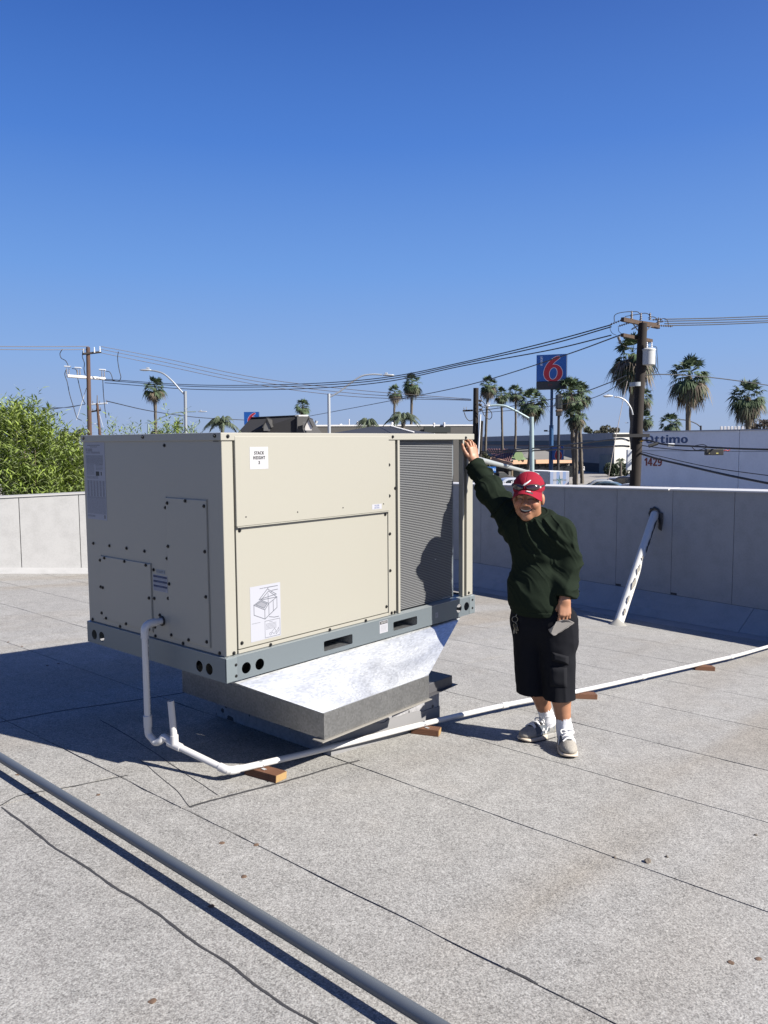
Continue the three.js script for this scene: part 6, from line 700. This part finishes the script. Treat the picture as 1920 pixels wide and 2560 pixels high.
  const gHR = nets(fR, bR.min, bR.max, .0031, skinAt), gHL = nets(fL, bL.min, bL.max, .0031, skinAt);
  const skinM = new THREE.MeshPhysicalMaterial({ color: 0xffffff, vertexColors: true, roughness: .52, sheen: .2, sheenRoughness: .5 });
  const bodyMesh = part('body', into(merge([gBody, gHead, gHR, gHL])), skinM, man);
  // teeth
  { const g = []; for (let k = -4; k <= 4; k++) { const x = k * .0062; g.push(new RoundedBoxGeometry(.0058, .0078, .004, 2, .0015).translate(x, mArc(x) + .0005, .0795 - 6 * x * x)); } const t = merge(g); t.scale(HS, HS, HS); t.applyMatrix4(Hm); part('teeth', into(t), std(lin(.5, .48, .43), .35), man); }
  // hair at the temples and back
  { const f = (x, y, z) => { const p = hl(x, y, z); let d = E1(p.x, p.y, p.z) - .0045 - .002 * noise3(p.x * 260, p.y * 90, p.z * 260); d = Math.max(d, p.z - .028 - .25 * (p.y - .02)); d = Math.max(d, p.y - .062); d = Math.max(d, -(p.y + .045)); return d * HS; }; part('hair', into(nets(f, hb.min, hb.max, .0035)), std(lin(.055, .052, .05), .8), man); }
  // cap
  const capM = new THREE.MeshPhysicalMaterial({ color: lin(.185, .006, .018), roughness: .85, specularIntensity: .35, vertexColors: true });
  const tilt = (p) => p.y - .058 - .12 * p.z + .03 * 0;
  { const crown = ellip(0, .070, -.014, .086, .078, .108); const f = (x, y, z) => { const p = hl(x, y, z); let d = smin(crown(p.x, p.y, p.z), E1(p.x, p.y, p.z) - .007, .02); d = Math.max(d, -(p.y - .044 + .10 * p.z)); const a = Math.atan2(p.x, p.z + .014), r = ((a / (Math.PI / 3)) % 1 + 1) % 1, seam = Math.min(r, 1 - r); d += .0022 * (1 - sstep(0, .035, seam)); d -= .0015 * noise3(p.x * 40, p.y * 40, p.z * 40); return d * HS; };
    const cap = part('cap', into(nets(f, hb.min.clone().add(V(-.02, 0, -.02)), hb.max.clone().add(V(.02, .03, .02)), .0032, (x, y, z) => { const p = hl(x, y, z), n = .93 + .14 * noise3(p.x * 200, p.y * 200, p.z * 200); return [n, n, n]; })), capM, man, 'red baseball cap with a white mark and dark sunglasses pushed up on it');
    // brim, arched across
    const P = [], I = [], C = [], nu = 28, nv = 10, pt = (i, j, o) => { const a = (i / nu * 2 - 1) * 1.32, t = j / nv, s = Math.sin(a), c = Math.cos(a), r0x = .083, r0z = .093, x = s * (r0x + .006 * t), z = -.012 + c * r0z + t * (.072 * Math.pow(Math.max(0, c), .55)), y = .040 - .10 * z * .3 - .020 * t - .046 * s * s * (.35 + .65 * t) + .020 * c; return hw(x, y + .010 - o, z); };
    for (const o of [0, .004]) for (let j = 0; j <= nv; j++) for (let i = 0; i <= nu; i++) { P.push(...pt(i, j, o).toArray()); const n = .95 + .1 * hash2(i, j); C.push(n, n, n); }
    const M = (nu + 1) * (nv + 1), q = (i, j, l) => l * M + j * (nu + 1) + i; for (let j = 0; j < nv; j++) for (let i = 0; i < nu; i++) { I.push(q(i, j, 0), q(i, j + 1, 0), q(i + 1, j, 0), q(i + 1, j, 0), q(i, j + 1, 0), q(i + 1, j + 1, 0)); I.push(q(i, j, 1), q(i + 1, j, 1), q(i, j + 1, 1), q(i + 1, j, 1), q(i + 1, j + 1, 1), q(i, j + 1, 1)); } for (let i = 0; i < nu; i++) I.push(q(i, nv, 0), q(i, nv, 1), q(i + 1, nv, 0), q(i + 1, nv, 0), q(i, nv, 1), q(i + 1, nv, 1));
    const g = new THREE.BufferGeometry(); g.setAttribute('position', new THREE.BufferAttribute(new Float32Array(P), 3)); g.setAttribute('color', new THREE.BufferAttribute(new Float32Array(C), 3)); g.setIndex(I); g.computeVertexNormals(); const brim = part('brim', into(g), capM, cap);
    // stitched white swoosh on the front and a small badge on the brim
    const on = (a, y, lift) => { const k = Math.sqrt(Math.max(.02, 1 - ((y - .070) / .078) ** 2)); return hw(Math.sin(a) * .086 * k * lift, y, -.014 + Math.cos(a) * .108 * k * lift); };
    const sw = [], N = 16; for (let k = 0; k < N; k++) { const c = (t) => { const a = -.16 + .70 * t, y = .085 + .030 * t + .010 * t * t, h = .0062 * Math.pow(1 - t, .7) * Math.min(1, t * 6) + .0006; return [on(a, y - h, 1.035), on(a, y + h, 1.035)]; }, [a0, b0] = c(k / N), [a1, b1] = c((k + 1) / N); sw.push(quad(a0, a1, b1, b0)); } part('cap_mark', into(merge(sw)), std(lin(.55, .54, .55), .7, { side: THREE.DoubleSide }), cap);
    const bd = []; for (let k = 0; k < 5; k++) { const a = .05 + k * .055; bd.push(quad(pt(0, 0, 0), pt(0, 0, 0), pt(0, 0, 0), pt(0, 0, 0))); } const bq = (i0, i1, j0, j1) => { const up = Hy.clone().multiplyScalar(.0022), p = (i, j) => pt(i, j, 0).add(up); return quad(p(i0, j1), p(i1, j1), p(i1, j0), p(i0, j0)); }; part('brim_badge', into(merge([bq(15, 17, 5, 7.6), bq(17, 20, 5.6, 8)])), black, brim); part('brim_badge', into(merge([bq(15.6, 18.4, 5.2, 6.2)]).translate(0, .0012, .001)), std(lin(.5, .5, .5), .6), brim); }
  // sunglasses resting on the cap
  { const s = thing('sunglasses', 'black wraparound sunglasses pushed up on the red cap', 'sunglasses', J.head), sub = (g) => g.translate(-J.head.x, -J.head.y, -J.head.z), on = (a, y, o) => { const k = Math.sqrt(Math.max(.02, 1 - ((y - .070) / .078) ** 2)); return hw(Math.sin(a) * (.086 * k + o), y, -.014 + Math.cos(a) * (.108 * k + o)); };
    const lensM = new THREE.MeshPhysicalMaterial({ color: lin(.02, .008, .014), roughness: .08, clearcoat: 1, clearcoatRoughness: .03 });
    for (const sd of [-1, 1]) { const P = [], I = [], n = 16, m = 6; for (let l = 0; l < 2; l++) for (let j = 0; j <= m; j++) for (let i = 0; i <= n; i++) { const t = i / n, a = sd * (.10 + .80 * t), h = .0165 * Math.pow(Math.sin(Math.PI * (.12 + .80 * t)), .6), y = .0705 + .004 * t + (j / m * 2 - 1) * h; P.push(...on(a, y, .011 + .004 * Math.sin(Math.PI * j / m) - l * .0025).toArray()); } const M = (n + 1) * (m + 1), q = (i, j, l) => l * M + j * (n + 1) + i; for (let j = 0; j < m; j++) for (let i = 0; i < n; i++) for (const l of [0, 1]) I.push(q(i, j, l), q(i + 1, j, l), q(i, j + 1, l), q(i + 1, j, l), q(i + 1, j + 1, l), q(i, j + 1, l)); const g = new THREE.BufferGeometry(); g.setAttribute('position', new THREE.BufferAttribute(new Float32Array(P), 3)); g.setIndex(I); g.computeVertexNormals(); lensM.side = THREE.DoubleSide; part('lens', sub(g), lensM, s);
      const arm = []; for (let k = 0; k <= 10; k++) arm.push(on(sd * (.80 + k * .12), .074 + .0035 * k * .3, .009)); part('temple_arm', sub(tube(arm, .0042, 30, 8)), darkMetal, s); const top = []; for (let k = 0; k <= 8; k++) { const t = k / 8, a = sd * (.02 + .86 * t); top.push(on(a, .0705 + .004 * t + .0165 * Math.pow(Math.sin(Math.PI * (.12 + .8 * Math.max(.05, t))), .6), .0125)); } part('frame_bar', sub(tube(top, .003, 24, 8)), darkMetal, s); }
    part('temple_badge', sub(new THREE.CylinderGeometry(.006, .006, .003, 14).rotateX(Math.PI / 2).rotateY(.55).translate(...on(.93, .073, .014).toArray())), std(lin(.6, .6, .6), .3, { metalness: .6 }), s); }
  // sweatshirt
  const clothG = (x, y, z) => { const n = .90 + .20 * noise3(x * 300, y * 300, z * 300); return [n, n, n]; };
  const hemY = at(1340, 1532, 4.76).y, cuffR = J.wrR, cuffDir = J.wrR.clone().sub(J.elR).normalize(), cuffL = J.wrL, cuffLd = J.wrL.clone().sub(J.elL).normalize();
  const bulk = blend([capsule(J.chest.clone().add(V(0, .06, 0)), J.waist, .146, .152, .80, Fv), capsule(J.waist, J.pelvis.clone().add(V(0, .03, 0)), .152, .152, .86, Fv), capsule(J.waist.clone().addScaledVector(Fv, .035), J.waist.clone().addScaledVector(Fv, .04).add(V(0, -.06, 0)), .125, .125), capsule(J.shR.clone().add(V(0, -.005, 0)), J.shL, .078, .080), capsule(J.neck.clone().add(V(0, -.035, 0)), J.chest.clone().add(V(0, .05, 0)), .092, .13, .85, Fv)], .09);
  const slR = blend([capsule(J.shR, J.elR, .082, .066), capsule(J.elR, J.wrR, .064, .044)], .03), slL = blend([capsule(J.shL, J.elL, .073, .062), capsule(J.elL, J.wrL.clone().lerp(J.elL, .12), .062, .056), capsule(J.wrL.clone().lerp(J.elL, .2), J.wrL.clone().lerp(J.elL, .08), .058, .040), capsule(J.wrL.clone().lerp(J.elL, .22), J.wrL.clone().lerp(J.elL, .22).add(V(.035, -.01, -.02)), .052, .045)], .03);
  const axR = J.elR.clone().sub(J.shR).normalize(), axL = J.elL.clone().sub(J.shL).normalize(), sdR = V(0, 1, 0).cross(axR).normalize();
  const fold = (x, y, z, dR, dL) => { let d = 0; const nn = noise3(x * 5 + 3, y * 5, z * 5), n2 = noise3(x * 11, y * 11 + 9, z * 11); // long drag folds on the trunk, rings on the sleeves
    const dragAng = (x - J.chest.x) * .55 + (y - J.chest.y) * .35; d += .014 * ridge(noise3(dragAng * 22 + nn * 2.2, y * 2.0, z * 3)) + .0035 * (n2 - .5) + .006 * ridge(noise3(dragAng * 55 + n2 * 2, y * 5 + 3, z * 6)) * nn; { const wR = 1 - sstep(-.01, .05, dR), t = (x - J.shR.x) * axR.x + (y - J.shR.y) * axR.y + (z - J.shR.z) * axR.z; d += wR * .017 * ridge(noise3(t * 20 + 2.4 * nn, (x * sdR.x + z * sdR.z) * 7, 3.3)); } { const wL = 1 - sstep(-.01, .05, dL), t = (x - J.shL.x) * axL.x + (y - J.shL.y) * axL.y + (z - J.shL.z) * axL.z; d += wL * .012 * ridge(noise3(t * 13 + 2.6 * nn, x * 9 + z * 4, 7.7)); } return d; };
  const shirtF = (x, y, z) => { const b = bulk(x, y, z), r = slR(x, y, z), l = slL(x, y, z); let d = smin(smin(b, r, .05), l, .045); if (d > .06) return d; d -= fold(x, y, z, r - b, l - b) - .005; // hem rib, cuffs, neck
    const h = y - hemY; if (h < .06) d += .010 * (1 - sstep(.01, .06, h)) - (h < .03 ? .004 : 0); d = smax(d, -h, .012); const cR = (x - cuffR.x) * cuffDir.x + (y - cuffR.y) * cuffDir.y + (z - cuffR.z) * cuffDir.z; if (r < .05 && r < b) d = smax(d, cR, .01); const cL = (x - cuffL.x) * cuffLd.x + (y - cuffL.y) * cuffLd.y + (z - cuffL.z) * cuffLd.z; if (Math.hypot(x - cuffL.x, z - cuffL.z) < .11 && l < b) d = smax(d, cL, .01); const ny = y - J.neck.y - .018 - .35 * ((x - J.neck.x) * -Fv.x + (z - J.neck.z) * -Fv.z); const dx = x - J.neck.x, dz = z - J.neck.z, rr = Math.hypot(dx, dz); if (rr < .12) d = smax(d, ny, .012); return d; };
  const sb = boundsOf([J.wrR, J.elL, J.shL, J.shR, J.pelvis, J.waist, J.neck], .20); sb.min.y = hemY - .02;
  const greenM = new THREE.MeshPhysicalMaterial({ color: lin(.0098, .0146, .0098), roughness: .95, specularIntensity: .12, vertexColors: true });
  part('sweatshirt', into(nets(shirtF, sb.min, sb.max, .0054, clothG)), greenM, man, 'dark green long-sleeved crew neck sweatshirt');
  { const c = J.neck.clone().add(V(0, -.002, 0)), pts = []; for (let k = 0; k <= 24; k++) { const a = k / 24 * Math.PI * 2, o = Fv.clone().multiplyScalar(Math.cos(a) * .074).addScaledVector(Lv, Math.sin(a) * .078); pts.push(c.clone().add(o).add(V(0, -.35 * Math.cos(a) * .074 + .012, 0))); } part('neckband', into(new THREE.TubeGeometry(new THREE.CatmullRomCurve3(pts, true), 48, .011, 8, true)), greenM.clone(), man).material.vertexColors = false; part('undershirt', into(capsuleGeo(c.clone().add(V(0, -.05, 0)), c.clone().add(V(0, .006, 0)).addScaledVector(Fv, .008), .070)), std(lin(.012, .014, .04), .9), man); }
  function capsuleGeo(a, b, r) { return cyl(a, b, r, r * .95, 24); }
  // cargo shorts
  const hemR = at(1335, 1737, 4.75), hemL = at(1398, 1738, 4.64);
  const shortsF = (() => { const lr = capsule(J.hipR.clone().add(V(-.005, 0, 0)), hemR.clone().add(V(-.002, -.05, 0)), .108, .094), ll = capsule(J.hipL.clone().add(V(.012, 0, 0)), hemL.clone().add(V(0, -.05, 0)), .108, .092), pv = capsule(J.pelvis.clone().add(V(-.01, -.02, 0)), J.pelvis.clone().add(V(-.01, .07, 0)), .152, .150, .84, Fv), lum = capsule(at(1424, 1552, 4.66), at(1420, 1600, 4.66), .045, .06); return (x, y, z) => { let d = smin(smin(lr(x, y, z), ll(x, y, z), .015), smin(pv(x, y, z), lum(x, y, z), .04), .05); if (d > .05) return d; const nn = noise3(x * 6, y * 4, z * 6); d -= .008 * (1 - Math.abs(2 * noise3(x * 14 + nn * 2, y * 3.5, z * 14) - 1)) + .003 * (noise3(x * 30, y * 30, z * 30) - .5) - .004; d = smax(d, (y < J.knL.y + .1 ? Math.min(hemR.y, hemL.y) : -9) - y + .001, .008); return smax(d, y - J.pelvis.y - .09, .01); }; })();
  const kb = boundsOf([J.hipR, J.hipL, hemR, hemL, J.pelvis], .17); kb.min.y = hemL.y - .02;
  const shortsM = new THREE.MeshPhysicalMaterial({ color: lin(.0085, .009, .0115), roughness: .95, specularIntensity: .15, vertexColors: true }), shorts = part('shorts', into(nets(shortsF, kb.min, kb.max, .0075, clothG)), shortsM, man, 'black knee-length cargo shorts');
  { // bellows pocket and flap on the outer thigh, riding on the cloth surface
    const patchOn = (px0, px1, py0, py1, dep, th, name, droop) => { const n = 14, m = 10, P = [], I = []; for (const l of [1, 0]) for (let j = 0; j <= m; j++) for (let i = 0; i <= n; i++) { const u = i / n, v = j / m, px = px0 + (px1 - px0) * u, py = py0 + (py1 - py0) * v + droop * u; let p = at(px, py, dep), d = rayDir(px, py).normalize(); p.addScaledVector(d, -.25); for (let k = 0; k < 60; k++) { const q = shortsF(p.x, p.y, p.z); if (q < .001) break; p.addScaledVector(d, Math.max(.0008, q * .7)); } const e = Math.min(u, 1 - u, v, 1 - v); p.addScaledVector(d, -l * (.003 + th * Math.min(1, e * 7))); P.push(...p.toArray()); } const M = (n + 1) * (m + 1), q = (i, j, l) => l * M + j * (n + 1) + i; for (let j = 0; j < m; j++) for (let i = 0; i < n; i++) { I.push(q(i, j, 0), q(i, j + 1, 0), q(i + 1, j, 0), q(i + 1, j, 0), q(i, j + 1, 0), q(i + 1, j + 1, 0)); } const rim = []; for (let i = 0; i <= n; i++) rim.push([i, 0]); for (let j = 1; j <= m; j++) rim.push([n, j]); for (let i = n - 1; i >= 0; i--) rim.push([i, m]); for (let j = m - 1; j > 0; j--) rim.push([0, j]); rim.forEach((r, k) => { const s = rim[(k + 1) % rim.length]; I.push(q(...r, 0), q(...s, 0), q(...r, 1), q(...s, 0), q(...s, 1), q(...r, 1)); }); const g = new THREE.BufferGeometry(); g.setAttribute('position', new THREE.BufferAttribute(new Float32Array(P), 3)); g.setIndex(I); g.computeVertexNormals(); part(name, into(g), new THREE.MeshPhysicalMaterial({ color: lin(.0115, .012, .0145), roughness: .95, specularIntensity: .15, side: THREE.DoubleSide }), shorts); };
    patchOn(1374, 1418, 1666, 1716, 4.62, .012, 'cargo_pocket', 3); patchOn(1379, 1422, 1630, 1652, 4.62, .020, 'pocket_flap', 11); }
  // socks
  const sockM = std(lin(.52, .53, .56), .9), sock = (a, b, seed, foot) => { const ax = b.clone().sub(a).normalize(), f = (x, y, z) => { let d = smin(capsule(a, b, .046, .041)(x, y, z), capsule(b, foot, .041, .038)(x, y, z), .03); if (d > .03) return d; const t = (x - a.x) * ax.x + (y - a.y) * ax.y + (z - a.z) * ax.z, ang = Math.atan2(z - a.z, x - a.x); d -= .0035 * ridge(noise3(t * 38, ang * .8 + seed, seed)) * sstep(.03, .06, t) + .0004 * Math.sin(ang * 40); return smax(d, -t, .006); }, q = boundsOf([a, b, foot], .07); part('sock', into(nets(f, q.min, q.max, .0045)), sockM, man, 'white ribbed crew sock'); };
  const cuffSockR = J.knR.clone().lerp(J.anR, .66), cuffSockL = J.knL.clone().lerp(J.anL, .72); sock(cuffSockR, J.anR, 1, J.anR.clone().add(V(-.02, -.05, 0))); sock(cuffSockL, J.anL, 4, J.anL.clone().add(V(.0, -.045, .02)));
  // running shoes
  const shoe = (heel, toe, label) => { const g = new THREE.Group(); g.name = 'shoe'; man.add(g); g.userData.label = label; const y0 = roofY((heel.x + toe.x) / 2, (heel.z + toe.z) / 2), d = toe.clone().sub(heel).setY(0).normalize(); g.position.set(heel.x, roofY(heel.x, heel.z), heel.z).sub(root); const n = V(FALL * UX.x, 1, FALL * UX.z).normalize(), zz = d.clone().addScaledVector(n, -d.dot(n)).normalize(), xx = n.clone().cross(zz); g.quaternion.setFromRotationMatrix(new THREE.Matrix4().makeBasis(xx, n, zz)); g.scale.setScalar(1.04);
    const outline = (z) => { const t = z / .29; return .033 + .019 * Math.sin(Math.PI * Math.pow(sat(t), 1.25)) + .006 * sstep(.5, .8, t); };
    const soleF = (x, y, z) => { const w = outline(z), lo = .014 * sstep(.20, .30, z) + .006 * (1 - sstep(0, .05, z)) , hi = .036 - .010 * sstep(.05, .22, z); const ez = Math.max(-z - .004, z - .292), rz = z < .04 ? Math.hypot(x, z - .036) - .040 : z > .245 ? Math.hypot(x * .95, z - .245) - .047 : Math.abs(x) - w; return smax(smax(rz, ez, .01), smax(lo - y, y - hi, .004), .008); };
    const upperF = (x, y, z) => { let q = smin(ellip(0, .040, .222, .047, .036, .064)(x, y, z), ellip(0, .050, .150, .045, .050, .085)(x, y, z), .03); q = smin(q, ellip(0, .062, .050, .039, .050, .052)(x, y, z), .03); q = smin(q, capsule(V(0, .06, .04), V(0, .085, .06), .040, .041)(x, y, z), .02); q = smin(q, capsule(V(0, .082, .110), V(0, .118, .085), .024, .022, .5, V(0, .6, .8))(x, y, z), .012); q = smax(q, -capsule(V(0, .09, .055), V(0, .15, .05), .030, .036)(x, y, z), .006); q = smax(q, .028 - y, .004); return q - .0012 * (noise3(x * 220, y * 220, z * 220) - .5); };
    const b = new THREE.Box3(V(-.06, -.005, -.02), V(.06, .15, .31));
    const up = part('shoe_upper', nets(upperF, b.min, b.max, .0036, (x, y, z) => { const ax = Math.abs(x); let c = [.22, .22, .21]; if (z > .205 && y < .085) c = [.215, .20, .175]; else if (y > .055 && z > .10 && ax < .030) c = [.05, .05, .052]; else if (z < .05) c = [.20, .19, .165]; else if (y > .046 && z > .085 && z < .205 + .25 * (y - .06)) c = [.055, .065, .08]; else if (noise3(z * 26, y * 26, 1 + Math.sign(x)) > .56) c = [.12, .13, .14]; const n = .85 + .3 * hash3(Math.round(x * 900), Math.round(y * 900), Math.round(z * 900)); return [c[0] * n, c[1] * n, c[2] * n]; }), std(lin(1, 1, 1), .85, { vertexColors: true }), g);
    part('sole', nets(soleF, b.min, b.max, .0036, (x, y, z) => (y < .009 ? [.05, .05, .05] : z < .11 && z > .0 ? [.20, .195, .185] : [.42, .36, .29])), std(lin(1, 1, 1), .8, { vertexColors: true }), g);
    const lM = std(lin(.55, .55, .55), .85), topY = (z) => { for (let y = .14; y > .03; y -= .002) if (upperF(0, y, z) < 0) return y; return .06; };
    for (let k = 0; k < 6; k++) { const z = .208 - k * .0175, y = topY(z) + .005, s = k % 2 ? 1 : -1; part('lace', tube([V(-.031, y - .017, z - .006 * s), V(-.012, y - .001, z), V(.012, y - .001, z + .006 * s), V(.031, y - .017, z + .008 * s)], .0056, 14, 6), lM, up); }
    for (const s of [-1, 1]) part('lace', tube([V(0, .106, .122), V(.016 * s, .118, .128), V(.036 * s, .112, .134), V(.030 * s, .098, .138), V(.006 * s, .103, .126)], .0040, 22, 6), lM, up);
    for (const s of [-1, 1]) { const side = (y, z) => { for (let x = .07; x > .01; x -= .001) if (upperF(x * s, y, z) < 0) return V((x + .0015) * s, y, z); return V(.04 * s, y, z); }; const bar = (a, b2) => part('side_mark', tube([side(...a), side((a[0] + b2[0]) / 2, (a[1] + b2[1]) / 2), side(...b2)], .0036, 10, 5), lM, up); bar([.040, .165], [.074, .140]); bar([.074, .140], [.040, .125]); bar([.040, .125], [.074, .098]); }
    return g; };
  const heelR = heelOf(r0, r1), heelL = heelOf(l0, l1);
  shoe(heelR, r1, 'grey running shoe pointing towards the air conditioner'); shoe(heelL, l1, 'grey running shoe with loose white laces');
  // ring, keys, folded rag
  { const rp = lO.clone().addScaledVector(lY, .112).addScaledVector(lX, -.012).addScaledVector(lZ, .0), g = new THREE.TorusGeometry(.0108, .0022, 8, 20); g.applyQuaternion(new THREE.Quaternion().setFromUnitVectors(V(0, 0, 1), V(-.02, -.9, -.35).normalize())); g.translate(rp.x, rp.y, rp.z); const o = solo('finger_ring', g.translate(-rp.x, -rp.y, -rp.z), std(lin(.25, .24, .23), .25, { metalness: 1 }), "dark metal ring on the man's hanging hand", 'ring'); o.position.copy(rp); }
  { const k0 = at(1290, 1537, 4.70), k = thing('key_bunch', "bunch of metal keys hanging from the man's shorts", 'keys', k0), km = std(lin(.20, .185, .15), .35, { metalness: .9 }); part('key_ring', new THREE.TorusGeometry(.017, .002, 8, 20).translate(-.008, -.025, .01), km, k); part('clip', tube([V(.01, .012, 0), V(.003, .004, .008), V(-.003, -.010, .01)], .003, 12, 6), km, k); const r = rng(5); for (let i = 0; i < 9; i++) { const g = merge([new THREE.CylinderGeometry(.010, .010, .0022, 12).rotateX(Math.PI / 2), box(-.0035, .0035, -.042, -.006, -.0011, .0011), box(.0035, .0055, -.036, -.018, -.0011, .0011)]); g.rotateY(r() * 3); g.rotateZ((r() - .5) * .9); g.translate(-.018 + .028 * r(), -.048 - .022 * r(), .006 + .016 * r()); part('key', g, km, k); } }
  { const c = at(1404, 1566, 4.552), rag = [[-.078, -.022], [-.070, -.040], [-.050, -.060], [-.030, -.050], [.02, -.020], [.078, .012], [.075, .022], [.03, .040], [-.02, .030], [-.05, .008]], s = new THREE.Shape(new THREE.SplineCurve([...rag, rag[0]].map(([x, y]) => new THREE.Vector2(x * .92, y * .85))).getPoints(60)), g = new THREE.ExtrudeGeometry(s, { depth: .006, bevelEnabled: true, bevelSize: .003, bevelThickness: .003, bevelSegments: 2, steps: 1 }); const p = g.attributes.position; for (let i = 0; i < p.count; i++) p.setZ(i, p.getZ(i) + .03 * (noise2(p.getX(i) * 45, p.getY(i) * 45 + 4) - .5) - .9 * p.getX(i) * p.getX(i)); g.computeVertexNormals(); g.rotateY(.1); g.translate(0, .0, -.006); const o = solo('folded_rag', g, std(lin(.14, .132, .125), .95), "folded grey rag held in the man's hanging hand", 'rag'); o.position.copy(c); }
}
scene.traverse((o) => { if (o.isMesh) { o.castShadow = true; o.receiveShadow = true; } });
renderer.render(scene, camera);
